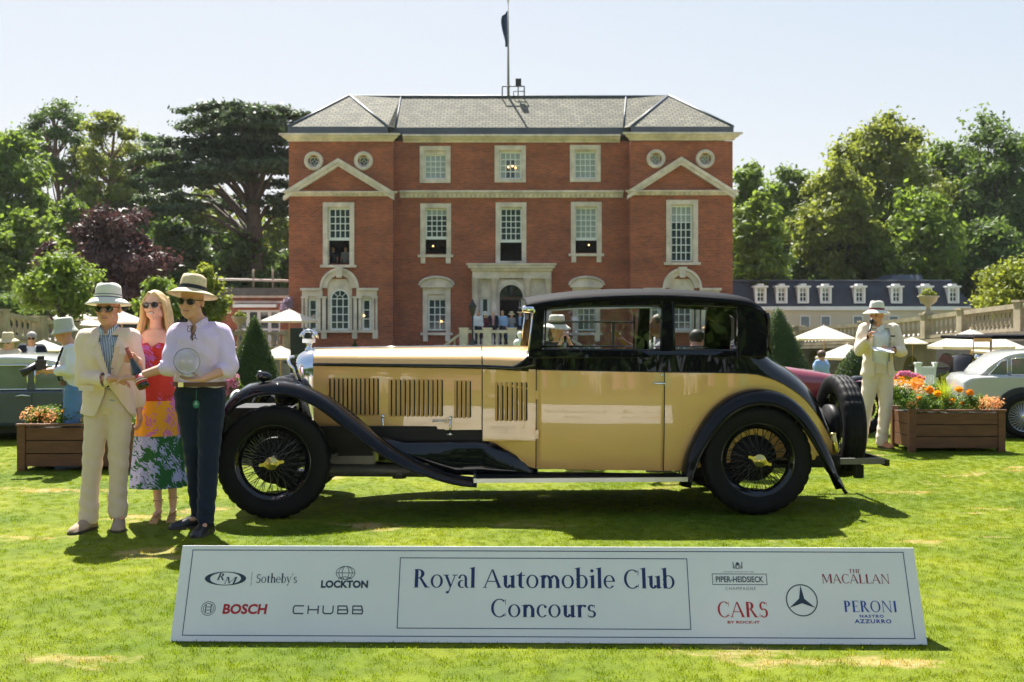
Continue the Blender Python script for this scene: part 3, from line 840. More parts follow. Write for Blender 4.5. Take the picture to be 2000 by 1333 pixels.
def leaves_mesh(name, centres, radii, n_each, size, mat, seed=1, shell=.55, flat=1.0, droop=0.0, up=0.25, fuzz=.18):
    """leaf sized rhombs spread through many clumps (numpy)"""
    rg = np.random.RandomState(seed)
    C = np.repeat(np.array(centres), n_each, axis=0); R = np.repeat(np.array(radii), n_each, axis=0)
    n = len(C)
    d = rg.normal(size=(n, 3)); d /= np.linalg.norm(d, axis=1)[:, None]
    r = (shell + (1 - shell) * rg.rand(n)) * (1 + fuzz * rg.normal(size=n))
    if R.ndim == 1: R = R[:, None] * np.array([1, 1, flat])
    p = C + d * r[:, None] * R
    p[:, 2] -= droop * rg.rand(n) ** 2
    nrm = d * .8 + rg.normal(size=(n, 3)) * .55 + np.array([0, 0, up]); nrm /= np.linalg.norm(nrm, axis=1)[:, None]
    t = np.cross(nrm, rg.normal(size=(n, 3))); t /= np.linalg.norm(t, axis=1)[:, None] + 1e-9
    bt = np.cross(nrm, t)
    s = (size * (.6 + .8 * rg.rand(n)))[:, None]
    V = np.empty((n, 4, 3)); V[:, 0] = p - t * s; V[:, 1] = p - bt * s * .5 + t * s * .1; V[:, 2] = p + t * s; V[:, 3] = p + bt * s * .5 + t * s * .1
    return V.reshape(-1, 3), n

def quads_object(name, V, nq, mat, parent, org, **kw):
    me = bpy.data.meshes.new(name)
    me.vertices.add(nq * 4); me.loops.add(nq * 4); me.polygons.add(nq)
    me.vertices.foreach_set('co', (V - np.array(org)).astype(np.float32).ravel())
    me.loops.foreach_set('vertex_index', np.arange(nq * 4, dtype=np.int32))
    me.polygons.foreach_set('loop_start', np.arange(0, nq * 4, 4, dtype=np.int32))
    me.update(calc_edges=True)
    me.materials.append(mat)
    o = bpy.data.objects.new(name, me); COL.objects.link(o)
    if parent is not None: o.parent = parent
    else: o.location = org
    return tag(o, **kw)

def broadleaf(px, pytop, Y, rpx, mat, label, nclump=42, nleaf=380, leaf=.24, pybot=None, seed=1, trunk=BARK, name='broadleaf_tree', clumpr=.23, base=GZ, group=None, squash=1.0, lean=0.0, cat='tree'):
    s = F / Y; x = (px - 1000) / s; rx = (1.15 if Y > 50 else 1.25) * rpx / s
    zt = EYE + (HZ - pytop) / s; zb = base + .25 * (zt - base) if pybot is None else EYE + (HZ - pybot) / s
    rz = (zt - zb) / 2; cz = (zt + zb) / 2
    root = thing(name, (x, Y, base), label, cat, group)
    rg = random.Random(seed); cs = []; rs = []
    k = 0
    nclump = int(nclump * 1.35)
    while len(cs) < nclump:
        a = rg.uniform(0, 2 * PI); u = rg.uniform(-.95, 1); rr_ = math.sqrt(1 - u * u); q = rg.uniform(.35, 1.0)
        w = .8 + .35 * noise.noise(Vector((math.cos(a) * 1.3 + seed, math.sin(a) * 1.3, u * 1.6)))
        taper = 1.0 - .25 * max(0, u) 
        p = Vector((x + lean * (u + 1) + rx * rr_ * math.cos(a) * q * w * taper, Y + rx * squash * rr_ * math.sin(a) * q * w * taper, cz + rz * u * q * (1.05 if u > 0 else .95)))
        cr = rx * clumpr * rg.uniform(.65, 1.35); cs.append(p); rs.append(cr)
    # a top clump so that the crown reaches its height
    cs.append(Vector((x + lean * 2, Y, zt - rx * clumpr))); rs.append(rx * clumpr)
    tb = MB(); tr_ = max(.12, rx * .055)
    top = Vector((x + lean, Y, zb + rz * .9))
    tb.tube([(x, Y, base - .1), (x + .1 * rx * .2, Y, (base + zb) / 2), tuple(top)], [tr_ * 1.35, tr_, tr_ * .45], 8)
    for i in range(0, len(cs), 3):
        a = Vector((x, Y, base)).lerp(top, rg.uniform(.5, .95)); mid = a.lerp(cs[i], .5) + Vector((0, 0, .1 * rz))
        tb.tube([a, mid, cs[i]], [tr_ * .4, tr_ * .25, tr_ * .08], 5, caps=False)
    tb.build('trunk', trunk, root, fix=False)
    V, n = leaves_mesh('crown', [tuple(c) for c in cs], rs, int(nleaf * .72), leaf * .95, mat, seed, flat=.78, shell=.15, fuzz=.38)
    quads_object('crown', V, n, mat, root, (x, Y, base))
    return root

G_L = 'trees on the wooded bank left of the house'; G_R = 'trees on the wooded bank right of the house'
broadleaf(18, 262, 84, 95, L_MID, 'broad green tree at the far left edge of the photo', seed=3, nclump=60, pybot=560)
broadleaf(330, 285, 96, 60, L_DARK, 'dark tree between the pines and the big cedar', seed=4, nclump=40, pybot=600)
broadleaf(265, 300, 92, 75, L_DARK, 'tall dark tree standing behind the copper beech', seed=5, nclump=50, pybot=600)
broadleaf(150, 330, 95, 85, L_MID, 'mid green tree below the tall pines', seed=8, nclump=52, pybot=610)
broadleaf(402, 365, 98, 68, L_YELLOW, 'yellow green tree seen under the cedar branches', seed=6, nclump=40, pybot=560)
broadleaf(545, 385, 98, 50, L_OLIVE, 'olive green tree between the cedar trunk and the brick house', seed=61, nclump=30, pybot=600)
broadleaf(345, 430, 78, 85, L_DARK, 'dark evergreen tree in the shade left of the cedar trunk', seed=7, nclump=55, pybot=640)
broadleaf(470, 470, 74, 90, L_DARK, 'low dark yew spreading below the cedar', seed=9, nclump=55, pybot=640, nleaf=360)
broadleaf(560, 500, 80, 60, L_DARK, 'dark shrub mass tucked against the left corner of the house', seed=10, nclump=30, pybot=640)
broadleaf(38, 418, 66, 82, L_BRIGHT, 'light green tree left of the copper beech', seed=11, nclump=55, pybot=600, leaf=.2)
broadleaf(140, 383, 70, 48, L_MID, 'fresh green tree rising behind the copper beech', seed=12, nclump=30, pybot=520, leaf=.2)
broadleaf(228, 405, 60, 96, L_COPPER, 'large round purple copper beech', seed=13, nclump=75, pybot=610, leaf=.17, nleaf=420, clumpr=.2, name='copper_beech')
broadleaf(98, 470, 58, 42, L_COPPER, 'small purple leaved tree left of the large copper beech', seed=14, nclump=24, pybot=600, leaf=.16, name='copper_beech')
broadleaf(122, 492, 42, 74, L_BRIGHT, 'small light green tree behind the left stone balustrade', seed=15, nclump=40, pybot=622, leaf=.10, nleaf=420, clumpr=.26, name='small_tree')
broadleaf(312, 540, 44, 52, L_BRIGHT, 'small round tree behind the blonde woman', seed=16, nclump=30, pybot=660, leaf=.10, nleaf=380, clumpr=.28, name='small_tree')
broadleaf(405, 517, 46, 44, L_YELLOW, 'small round tree behind the man in the lilac shirt', seed=17, nclump=28, pybot=640, leaf=.10, nleaf=380, clumpr=.28, name='small_tree')
broadleaf(30, 575, 50, 70, L_DARK, 'dark bush above the left balustrade', seed=18, nclump=24, pybot=650, leaf=.12, name='bush', cat='bush')

def pine(px, pytop, Y, rpx, pybot, label, seed, mat=L_OLIVE, n=26):
    s = F / Y; x = (px - 1000) / s; rx = rpx / s; zt = EYE + (HZ - pytop) / s; zb = EYE + (HZ - pybot) / s
    root = thing('pine_tree', (x, Y, GZ), label, 'tree')
    rg = random.Random(seed); cs = []; rs = []; tb = MB()
    top = Vector((x + rg.uniform(-.5, .5), Y, zt - .8)); bend = Vector((x + rx * .12, Y, (zb + GZ) / 2 + 1))
    trunk_path = spline([(x, Y, GZ - .1), bend, (x - rx * .05, Y, zb + 1), top], 12)
    tb.tube(trunk_path, [.42 - .032 * i for i in range(12)], 8)
    for i in range(n):
        t = rg.random() ** .8; z = zb + (zt - zb) * t; a = rg.uniform(0, 2 * PI)
        w = math.sin(PI * min(1, .18 + t * .8)) ** .6
        q = rg.uniform(.35, 1) * rx * w
        p = Vector((x + q * math.cos(a), Y + q * math.sin(a) * .8, z - .3)); cs.append(p); rs.append(rx * rg.uniform(.22, .40))
        k = int(5 + 6 * t); st = trunk_path[min(11, k)]
        tb.tube([st, st.lerp(p, .5) + Vector((0, 0, -.3)), p], [.09, .06, .02], 5, caps=False)
    cs.append(top); rs.append(rx * .22)
    tb.build('trunk', BARK_PINE, root, fix=False)
    V, nq = leaves_mesh('crown', [tuple(c) for c in cs], rs, 420, .16, mat, seed, flat=.5, shell=.0, fuzz=.45)
    quads_object('crown', V, nq, mat, root, (x, Y, GZ))
pine(112, 200, 94, 68, 330, 'tall pine with an open rounded top and visible branches', 21, L_DARK, 30)
pine(215, 212, 90, 72, 440, 'tall pine with hanging tufts beside the open topped pine', 22, L_OLIVE, 46)
pine(60, 250, 97, 55, 380, 'pine partly hidden by the broad tree at the left edge', 23, L_DARK, 26)
pine(290, 262, 99, 45, 420, 'thin dark pine between the hanging pine and the cedar', 24, L_DARK, 24)

# cedar: layered flat plates on a forked trunk
def cedar():
    Y = 74; s = F / Y; X = lambda p: (p - 1000) / s; Z = lambda p: EYE + (HZ - p) / s
    root = thing('cedar_tree', (X(497), Y, GZ), 'great spreading cedar with flat dark branch layers left of the house', 'tree')
    tb = MB()
    tb.tube([(X(500), Y, GZ - .1), (X(498), Y, Z(480)), (X(495), Y, Z(420)), (X(492), Y, Z(330)), (X(490), Y, Z(230))], [.75, .58, .5, .3, .1], 10)
    plates = [(490, 212, 95, 9), (440, 228, 75, 8), (545, 222, 70, 8), (400, 248, 60, 8), (480, 255, 100, 9), (560, 262, 60, 8), (365, 278, 62, 9), (440, 290, 80, 8), (530, 300, 75, 8), (345, 312, 55, 9),
              (410, 328, 70, 9), (500, 335, 65, 7), (575, 330, 40, 7), (330, 345, 50, 9), (385, 362, 62, 9), (465, 350, 45, 8), (550, 372, 55, 8), (330, 385, 60, 9), (400, 392, 55, 9), (440, 375, 50, 8), (520, 345, 50, 8),
              (360, 415, 55, 8), (560, 410, 35, 7), (300, 365, 35, 8), (310, 330, 30, 8), (350, 440, 45, 8), (505, 280, 60, 8), (470, 232, 90, 8), (540, 245, 70, 8), (430, 268, 70, 8), (510, 318, 70, 8), (560, 335, 50, 8), (470, 305, 70, 8), (430, 345, 60, 8), (540, 392, 50, 8), (385, 300, 60, 8)]
    cs = []; rs = []; rg = random.Random(5)
    for (px, py, w, h) in plates:
        dy = rg.uniform(-4, 4)
        c = Vector((X(px), Y + dy, Z(py)))
        tb.tube([(X(494), Y, Z(min(470, py + 60 + abs(px - 495) * .25))), Vector((X((px + 495) / 2), Y + dy * .5, Z(py + 14))), c], [.17, .10, .03], 6, caps=False)
        for k in range(int(w / 3.2)):
            a = rg.uniform(0, 2 * PI); q = rg.random() ** .5
            dx = w * .95 * q * math.cos(a); cs.append((X(px + dx), c.y + w / s * .7 * q * math.sin(a), Z(py + abs(dx) * .12 + rg.uniform(-3, 3)))); rs.append((rg.uniform(.6, 1.2), rg.uniform(.6, 1.2), rg.uniform(.16, .32)))
    tb.build('trunk', BARK, root, fix=False)
    V, nq = leaves_mesh('crown', cs, rs, 115, .17, L_CEDAR, 5, shell=.0, up=.9, fuzz=.35)
    quads_object('crown', V, nq, L_CEDAR, root, (X(497), Y, GZ))
cedar()

broadleaf(1470, 312, 84, 66, L_MID, 'green tree just right of the brick house', seed=31, nclump=50, pybot=560)
broadleaf(1478, 380, 74, 68, L_BRIGHT, 'bright green lower tree against the right wall of the house', seed=311, nclump=42, pybot=600)
broadleaf(1550, 322, 98, 78, L_MID, 'thin tree in the gap between the house and the high trees', seed=32, nclump=40, pybot=580)
broadleaf(1605, 350, 90, 76, L_OLIVE, 'round olive tree low in the gap right of the house', seed=322, nclump=44, pybot=600)
broadleaf(1725, 232, 92, 120, L_OLIVE, 'tallest olive green tree right of the house', seed=33, nclump=95, pybot=500, clumpr=.2, nleaf=360)
broadleaf(1640, 320, 82, 88, L_OLIVE, 'rounded olive tree left of the tallest tree on the right', seed=34, nclump=65, pybot=560, nleaf=340)
broadleaf(1840, 268, 98, 85, L_MID, 'mid green tree in the middle of the right bank', seed=35, nclump=50, pybot=540)
broadleaf(1945, 232, 96, 125, L_DARK, 'tall dark tree at the right edge of the photo', seed=36, nclump=90, pybot=560, nleaf=350)
broadleaf(1790, 380, 80, 105, L_MID, 'lower spreading tree above the white building', seed=37, nclump=70, pybot=600)
broadleaf(1930, 420, 86, 110, L_DARK, 'dark lower tree behind the yellow green bush', seed=38, nclump=60, pybot=620)
broadleaf(1575, 440, 86, 60, L_DARK, 'dark shrubby tree above the mansard roof', seed=39, nclump=34, pybot=610)
broadleaf(1690, 450, 84, 80, L_OLIVE, 'shaded olive tree directly above the roof of the white building', seed=40, nclump=44, pybot=610)
broadleaf(1995, 508, 46, 82, L_YELLOW, 'bright yellow green bush above the right stone balustrade', seed=41, nclump=50, pybot=640, leaf=.12, nleaf=420, name='bush', cat='bush')

# understory of the woods, one dark mass nobody could count
rg = random.Random(9); cs = []; rs = []
for (a, bb, top) in ((-120, 590, 470), (1410, 2120, 450)):
    for i in range(150):
        px = rg.uniform(a, bb); Y = rg.uniform(100, 112); py = rg.uniform(top, 640)
        cs.append(tuple(P(px, py, Y))); rs.append(rg.uniform(1.8, 3.2))
V, nq = leaves_mesh('woodland', cs, rs, 190, .5, L_DARK, 77, shell=.2)
quads_object('woodland_understory', V, nq, L_DARK, None, (0, 100, 0), label='dark undergrowth of the woods behind the garden', cat='undergrowth', kind='stuff')
# wooded bank that carries the trees
bank = MB()
prof = [(66, GZ), (80, GZ + 1.0), (100, GZ + 3.5), (125, GZ + 7), (220, GZ + 12), (500, GZ + 14)]
bank.loft([[Vector((x, y, z + (0.8 * noise.noise(Vector((x * .03, y * .03, 0)))))) for x in range(-400, 401, 25)] for y, z in prof], False, False)
bank.build('hill', M('woodland_floor', (.035, .04, .018), .95, var=.3), kind='structure', fix=False)

def topiary(px, pytop, Y, base_r, label, name='topiary_cone', zb=0.0, seed=1, n=9000, leaf=.022):
    p = P(px, pytop, Y); h = p.z - zb
    root = thing(name, (p.x, Y, zb), label, 'topiary')
    rg = np.random.RandomState(seed)
    core = MB(); prof = []
    for i in range(13):
        t = i / 12; r = base_r * (1 - t) ** .82 * (1.0 if t > .06 else .93)
        prof.append((max(.004, r * .96), h * t * .985))
    core.lathe(prof, (p.x, Y, zb), 'Z', 20, caps=True)
    core.build('core', L_YEW, root, fix=False)
    t = 1 - np.sqrt(rg.rand(n)); t = t ** 1.0; a = rg.rand(n) * 2 * PI
    r = base_r * (1 - t) ** .82 + rg.normal(size=n) * .012
    pos = np.stack([p.x + r * np.cos(a), Y + r * np.sin(a), zb + h * t], 1)
    nr = np.stack([np.cos(a), np.sin(a), np.full(n, .35)], 1) + rg.normal(size=(n, 3)) * .6; nr /= np.linalg.norm(nr, axis=1)[:, None]
    tt = np.cross(nr, rg.normal(size=(n, 3))); tt /= np.linalg.norm(tt, axis=1)[:, None]; bt = np.cross(nr, tt); s_ = leaf * (.6 + .8 * rg.rand(n))[:, None]
    V = np.empty((n, 4, 3)); V[:, 0] = pos - tt * s_; V[:, 1] = pos - bt * s_ * .5; V[:, 2] = pos + tt * s_; V[:, 3] = pos + bt * s_ * .5
    quads_object('foliage', V.reshape(-1, 3), n, L_YEW, root, (p.x, Y, zb))
topiary(497, 614, 20.5, .62, 'tall clipped yew cone left of the car radiator', seed=1)
topiary(1519, 597, 22, .86, 'clipped yew cone right behind the black roof of the cream car', seed=2)
topiary(1668, 676, 24, .62, 'smaller clipped yew cone just left of the man with the microphone', seed=3, n=6000)
topiary(693, 664, 50, .5, 'small yew cone in front of the left Venetian window', seed=4, zb=GZ + .9, n=2500, leaf=.035)
topiary(1115, 660, 50, .4, 'small yew cone near the entrance stair', seed=5, zb=GZ + .9, n=2000, leaf=.035)

# ---------------------------------------------------------------- low brick wing on the left
lw = thing('garden_wing', P(500, 640, 60), 'low brick garden wing with white glazed doors left of the house', 'building')
Y = 60
ob = lw
def q2(mb, a, bb, p0, p1, y0, y1): mb.b2(hx(a, Y), hx(bb, Y), y0, y1, hz(p1, Y), hz(p0, Y)); return mb
q2(MB(), 432, 585, 582, 606, Y, Y + 4).build('wall', BRICK, lw)
q2(q2(MB(), 432, 463, 606.1, 700, Y, Y + .4), 547, 585, 606.1, 700, Y, Y + .4).build('wall', BRICK, lw)
q2(MB(), 428, 585, 563, 578, Y - .3, Y + 4).build('parapet', M('weathered_concrete', (.11, .105, .10), .9, var=.3), lw)
q2(MB(), 428, 585, 578.1, 582, Y - .2, Y + 4).build('stone_band', STONE, lw)
q2(MB(), 428, 580, 588, 593, Y - .1, Y + .01).build('stone_band', STONE, lw)
q2(MB(), 459, 545, 595, 601, Y - .7, Y - .02).build('awning_case', WHITE_PAINT, lw)
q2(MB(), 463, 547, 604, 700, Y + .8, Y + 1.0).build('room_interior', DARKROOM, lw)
for i in range(4):
    a = 463 + i * 21; f = MB(); b0 = a + 20.6
    for (u0, u1, v0, v1) in ((a, a + 3, 606, 690), (b0 - 3, b0, 606, 690), (a + 3, b0 - 3, 606, 610), (a + 3, b0 - 3, 642, 646)):
        f.b2(hx(u0, Y), hx(u1, Y), Y + .1, Y + .18, hz(v1, Y), hz(v0, Y))
    d = f.build('glazed_door', WHITE_PAINT, lw)
    MB().b2(hx(a + 3, Y), hx(b0 - 3, Y), Y + .13, Y + .14, hz(690, Y), hz(610, Y)).build('pane', PANE, d)
rl = thing('roof_railing', P(500, 555, 61), 'pale scaffold rail on the flat roof of the low brick wing', 'railing')
mb = MB(); mb.tube([P(385, 545, 61), P(563, 549, 61)], .07, 6); mb.build('rail', STONE, rl)
for a in (495, 533): MB().tube([P(a, 565, 61), P(a, 526, 61)], .06, 6).build('post', M('pole_wood2', (.3, .25, .18), .8), rl)
wis = leaves_mesh('w', [tuple(P(560, 600, 53.9)), tuple(P(556, 615, 53.9)), tuple(P(562, 590, 53.9))], [.35, .3, .25], 220, .07, None, 3)
quads_object('wisteria', wis[0], wis[1], leaf_mat('wisteria_bloom', (.25, .18, .26), (.42, .33, .42), (.4, .3, .4), .3, 3), None, tuple(P(560, 600, 53.9)), label='pink wisteria clump at the left corner of the brick house', cat='plant')

# ---------------------------------------------------------------- white building with mansard roof on the right
wb = thing('mansard_building', P(1660, 640, 72), 'long low white building with a dark mansard roof and dormers', 'building')
Y = 72; sc = Y / F
CREAM_WALL = M('cream_render', (.62, .55, .43), .8, var=.06, vscale=.6)
MANS = M('mansard_slate', (.030, .034, .048), .6, var=.25, vscale=2, bump=.5, bscale=10)
x0, x1 = hx(1425, Y), hx(1900, Y)
ze, zr = hz(599, Y), hz(549, Y)
MB().b2(x0, x1 - .4, Y, Y + 8, GZ, ze - .25).build('wall', CREAM_WALL, wb)
MB().b2(x0, x1 - .2, Y - .2, Y + 8.1, ze - .249, ze).build('eaves', WHITE_PAINT, wb)
mb = MB(); sx = hx(1866, Y)
mb.add([(x0, Y - .2, ze + .001), (x1, Y - .2, ze + .001), (x1, Y + 8.1, ze + .001), (x0, Y + 8.1, ze + .001), (x0, Y + .7, zr), (sx, Y + .7, zr), (sx, Y + 7.3, zr), (x0, Y + 7.3, zr)],
       [(0, 1, 5, 4), (1, 2, 6, 5), (2, 3, 7, 6), (3, 0, 4, 7), (4, 5, 6, 7)])
mb.build('mansard_roof', MANS, wb, fix=False)
MB().b2(x0, sx, Y + .6, Y + .8, zr + .001, zr + .1).build('ridge_lead', LEAD, wb)
for dp in (1485, 1526, 1568, 1612, 1678, 1750, 1808, 1861):
    d = thing('dormer', (0, 0, 0), None, None); d.parent = wb; d.location = (0, 0, 0); d['label'] = 'dormer'
    del d['label']
    c = hx(dp, Y); w = 11 * sc; zt = hz(562, Y); zb = hz(593, Y)
    m1 = MB()
    yf = Y - .15
    m1.b2(c - w, c - w + .12, yf, yf + .9, zb, zt); m1.b2(c + w - .12, c + w, yf, yf + .9, zb, zt); m1.b2(c - w - .1, c + w + .1, yf - .1, yf + .95, zt + .001, zt + .12); m1.b2(c - w + .12, c + w - .12, yf, yf + .9, zb, zb + .1)
    m1.b2(c - w * .5, c + w * .5, yf - .05, yf + .6, zt + .121, zt + .25)
    m1.build('dormer_surround', WHITE_PAINT, d)
    glazed(c - w + .121, c + w - .121, zb + .101, zt - .001, yf + .12, 2, 3, d, .3, fw=.07, bar=.05)
mb = MB(); zl = hz(536, Y + 5)
mb.add([(hx(1716, 77), 75.5, zr), (hx(1790, 77), 75.5, zr), (hx(1790, 77), 79, zr), (hx(1716, 77), 79, zr), (hx(1735, 77), 76, hz(538, 77)), (hx(1790, 77), 76, hz(538, 77)), (hx(1790, 77), 78.5, hz(538, 77)), (hx(1735, 77), 78.5, hz(538, 77))], [(0, 1, 5, 4), (1, 2, 6, 5), (2, 3, 7, 6), (3, 0, 4, 7), (4, 5, 6, 7)])
mb.build('roof_lantern', LEAD, wb, fix=False)
for wp in (1572, 1612, 1675, 1745):
    w = MB().b2(hx(wp - 10, Y), hx(wp - 8, Y), Y - .08, Y + .02, hz(640, Y), hz(619, Y)).b2(hx(wp + 8, Y), hx(wp + 10, Y), Y - .08, Y + .02, hz(640, Y), hz(619, Y)).b2(hx(wp - 10, Y), hx(wp + 10, Y), Y - .08, Y + .02, hz(618.9, Y), hz(617, Y)).build('window', WHITE_PAINT, wb)
    MB().b2(hx(wp - 8, Y), hx(wp + 8, Y), Y - .05, Y - .02, hz(640, Y), hz(619, Y)).build('pane', M('grey_glass', (.18, .22, .25), .15) if wp == 1572 else bpy.data.materials['grey_glass'], w)

# ---------------------------------------------------------------- stone walls with balustrades
WALL_ST = M('shaded_stone', (.155, .125, .085), .9, var=.35, vscale=1.2, bump=.5, bscale=6)  # darker than the rail stone: the wall's shade is put into the colour
RAIL_ST = M('rail_stone', (.36, .30, .21), .85, var=.3, vscale=1.4, bump=.4, bscale=10)
BAL2 = baluster_mesh(.6, .11, RAIL_ST)
def terrace_wall(name, label, knots, arches=(), col=WALL_ST):
    """knots: (px, top py, Y)"""
    root = thing(name, (knots[0][0] * 0, knots[0][2], 0), label, 'wall')
    pts = []
    for px, py, Y_ in knots:
        p = P(px, py, Y_); pts.append(Vector((p.x, p.y, p.z - .88)))
    balustrade(root, pts, 0, every=.34, rail=.15, mat=RAIL_ST, me=BAL2, h=.6, w=.3)
    for a, bb in zip(pts[:-1], pts[1:]):
        w = MB(); e = (bb - a); e.z = 0; L = e.length; d = e / L; nrm = Vector((-d.y, d.x, 0)); nrm = -nrm if nrm.y > 0 else nrm
        # bays with arch notches
        n = max(1, round(L / 3.2)); aw = .62
        poly = [a + Vector((0, 0, -.001)) * 1]
        base = lambda t: Vector((a.x + d.x * t, a.y + d.y * t, GZ))
        top0 = Vector((a.x, a.y, a.z - .002)); top1 = Vector((bb.x, bb.y, bb.z - .002))
        if arches:
            path = []
            for k in range(n):
                cc = (k + .5) * L / n
                path.append(base(cc - aw))
                zs = GZ + 1.35
                for j in range(9):
                    an = PI - PI * j / 8; q = base(cc + aw * math.cos(an)); q.z = zs + aw * math.sin(an); path.append(q)
                path.append(base(cc + aw))
            w.poly([base(0)] + path + [base(L), top1, top0], -nrm * .5)
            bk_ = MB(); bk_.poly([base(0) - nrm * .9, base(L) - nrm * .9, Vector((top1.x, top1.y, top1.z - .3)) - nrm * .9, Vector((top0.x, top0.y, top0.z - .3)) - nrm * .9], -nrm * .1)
            bk_.build('arch_shade_back', DARKROOM, root)  # near-black backing stands in for the shade inside the arches
        else:
            w.poly([base(0), base(L), top1, top0], -nrm * .5)
        w.build('wall', col, root)
        led = MB(); q = [[p + nrm * s_ + Vector((0, 0, z)) for s_, z in ((.22, -.16), (.22, -.03), (-.2, -.03), (-.2, -.16))] for p in (top0, top1)]
        led.loft(q, True, True, 0, False); led.build('ledge', RAIL_ST, root)
    return root, pts
rw, rpts = terrace_wall('retaining_wall', 'curved stone retaining wall with arches and balustrade on the right', [(1448, 645, 58), (1560, 640, 52), (1690, 631, 46), (1813, 617, 41), (1885, 607, 38), (2000, 592, 33), (2130, 580, 29)], arches=True)
lwall, lpts = terrace_wall('garden_wall', 'curved stone garden wall with balustrade on the left', [(-130, 590, 33), (0, 609, 37), (75, 622, 39.5), (140, 634, 41.5), (300, 644, 46), (440, 647, 50), (500, 648, 52), (562, 648, 53.5)], arches=False, col=RAIL_ST)
# raised ground behind the walls
for nm, pts, far in (('upper_terrace_right', rpts, 1), ('upper_terrace_left', lpts, 1)):
    g = MB(); n = len(pts)
    a = [Vector((p.x, p.y + .3, p.z - .02)) for p in pts]; bk_ = [Vector((p.x * (66 / p.y) , 66, p.z - .02)) for p in pts]
    g.loft([a, bk_], False, False); g.build('upper_terrace', PAVING, kind='structure', fix=False)

def urn(px, py, Y, label, plant=True):
    p = P(px, py, Y); r = thing('stone_urn', (p.x, Y, p.z), label, 'urn')
    MB().lathe([(.2, 0), (.2, .06), (.09, .12), (.07, .28), (.12, .34), (.3, .48), (.34, .62), (.4, .66), (.4, .7), (.3, .7)], p, 'Z', 16).build('bowl', RAIL_ST, r)
    V, n = leaves_mesh('p', [tuple(p + Vector((0, 0, .78))), tuple(p + Vector((.15, 0, .72))), tuple(p + Vector((-.15, 0, .72)))], [.2, .16, .16], 160, .05, L_YELLOW, 3)
    quads_object('plant', V, n, L_YELLOW, r, (p.x, Y, p.z))
urn(1813, 614, 41, 'stone urn with yellow green plant on the right balustrade')
urn(468, 648, 50.8, 'stone urn behind the clipped yew cone near the glazed doors')

# ---------------------------------------------------------------- parasols
m, nt, b = new_mat('parasol_canvas')
b.inputs['Base Color'].default_value = (.74, .70, .62, 1); b.inputs['Roughness'].default_value = .85
tr = nd(nt, 'ShaderNodeBsdfTranslucent'); tr.inputs[0].default_value = (.85, .62, .36, 1); mx = nt.nodes.new('ShaderNodeMixShader'); mx.inputs[0].default_value = .35
nt.links.new(b.outputs[0], mx.inputs[1]); nt.links.new(tr.outputs[0], mx.inputs[2]); nt.links.new(mx.outputs[0], nt.nodes['Material Output'].inputs[0])
PARASOL = m
def make_parasol(mat, r=1.5, h=2.25, rise=.62):
    root = thing('parasol', (0, 0, 0), 'parasol', 'parasol', 'cream parasols on the garden terraces')
    mb = MB(); n = 8; top = Vector((0, 0, h + rise))
    rim = [Vector((r * math.cos(2 * PI * (k + .5) / n), r * math.sin(2 * PI * (k + .5) / n), h)) for k in range(n)]
    for k in range(n):
        a, bb = rim[k], rim[(k + 1) % n]; ring = []
        m_ = (a + bb) / 2 * .985; m_.z = h - .015
        rows = []
        for i in range(6):
            t = i / 5; sag = -.05 * math.sin(PI * t)
            pa, pb, pm = top.lerp(a, t), top.lerp(bb, t), top.lerp(m_, t) + Vector((0, 0, sag))
            if i == 0: pa = top + (a - top) * .03; pb = top + (bb - top) * .03; pm = top + (m_ - top) * .03
            rows.append([pa, pm, pb])
        rows.append([p * 1.0 + Vector((0, 0, -.10)) for p in rows[-1]])
        mb.loft(rows, False, False, 0, False)
    c = mb.build('canopy', mat, root, fix=False); 
    MB().tube([(0, 0, 0), (0, 0, h + rise + .06)], .03, 8).build('pole', TIMBER_POLE, root)
    rb = MB()
    for k in range(n): rb.tube([top * .99, rim[k] + Vector((0, 0, -.03))], .014, 4)
    rb.build('ribs', TIMBER_POLE, root, kind='stuff')
    MB().lathe([(.3, 0), (.3, .08), (.06, .12)], (0, 0, 0), 'Z', 12, caps=True).build('base', IRON, root)
    return root
PG = 'cream parasols on the garden terraces'
proto = make_parasol(PARASOL)
proto2 = None
usp = [  # apex px, apex py, half width px, label
    (1609, 636, 60, 'open cream parasol just right of the tall yew cone'),
    (1655, 672, 62, 'blue grey shaded parasol behind the small yew cone'),
    (1782, 658, 30, 'parasol whose edge shows right of the man with the microphone'),
    (1896, 643, 80, 'large folded brimmed parasol above the white fence'),
    (1958, 660, 62, 'parasol behind the dark roof of the vintage tourer'),
    (565, 604, 55, 'parasol touching the left corner of the brick house'),
    (548, 676, 52, 'low white parasol behind the car bonnet mascot'),
    (398, 587, 52, 'parasol behind the hat of the man in the lilac shirt'),
    (238, 608, 52, 'white parasol between the older man and the blonde woman'),
    (135, 597, 60, 'parasol above the left balustrade'),
    (175, 622, 60, 'white parasol just behind the cream hat of the older man'),
    (85, 664, 48, 'pale parasol at the left behind the photographer'),
]
for i, (px, py, hw, lab) in enumerate(usp):
    o = proto if i == 0 else copy_tree(proto)
    o['label'] = lab
    Y_ = (39, 37, 34, 27, 30, 50, 38, 52, 50, 52, 48, 34)[i]; sc_ = hw * Y_ / F / 1.5
    p = P(px, py, Y_); 
    o.location = (p.x, Y_, p.z - 2.87 * sc_)
    o.scale = (sc_, sc_, sc_); o.rotation_euler = (0.0, 0.0, .3 * i)

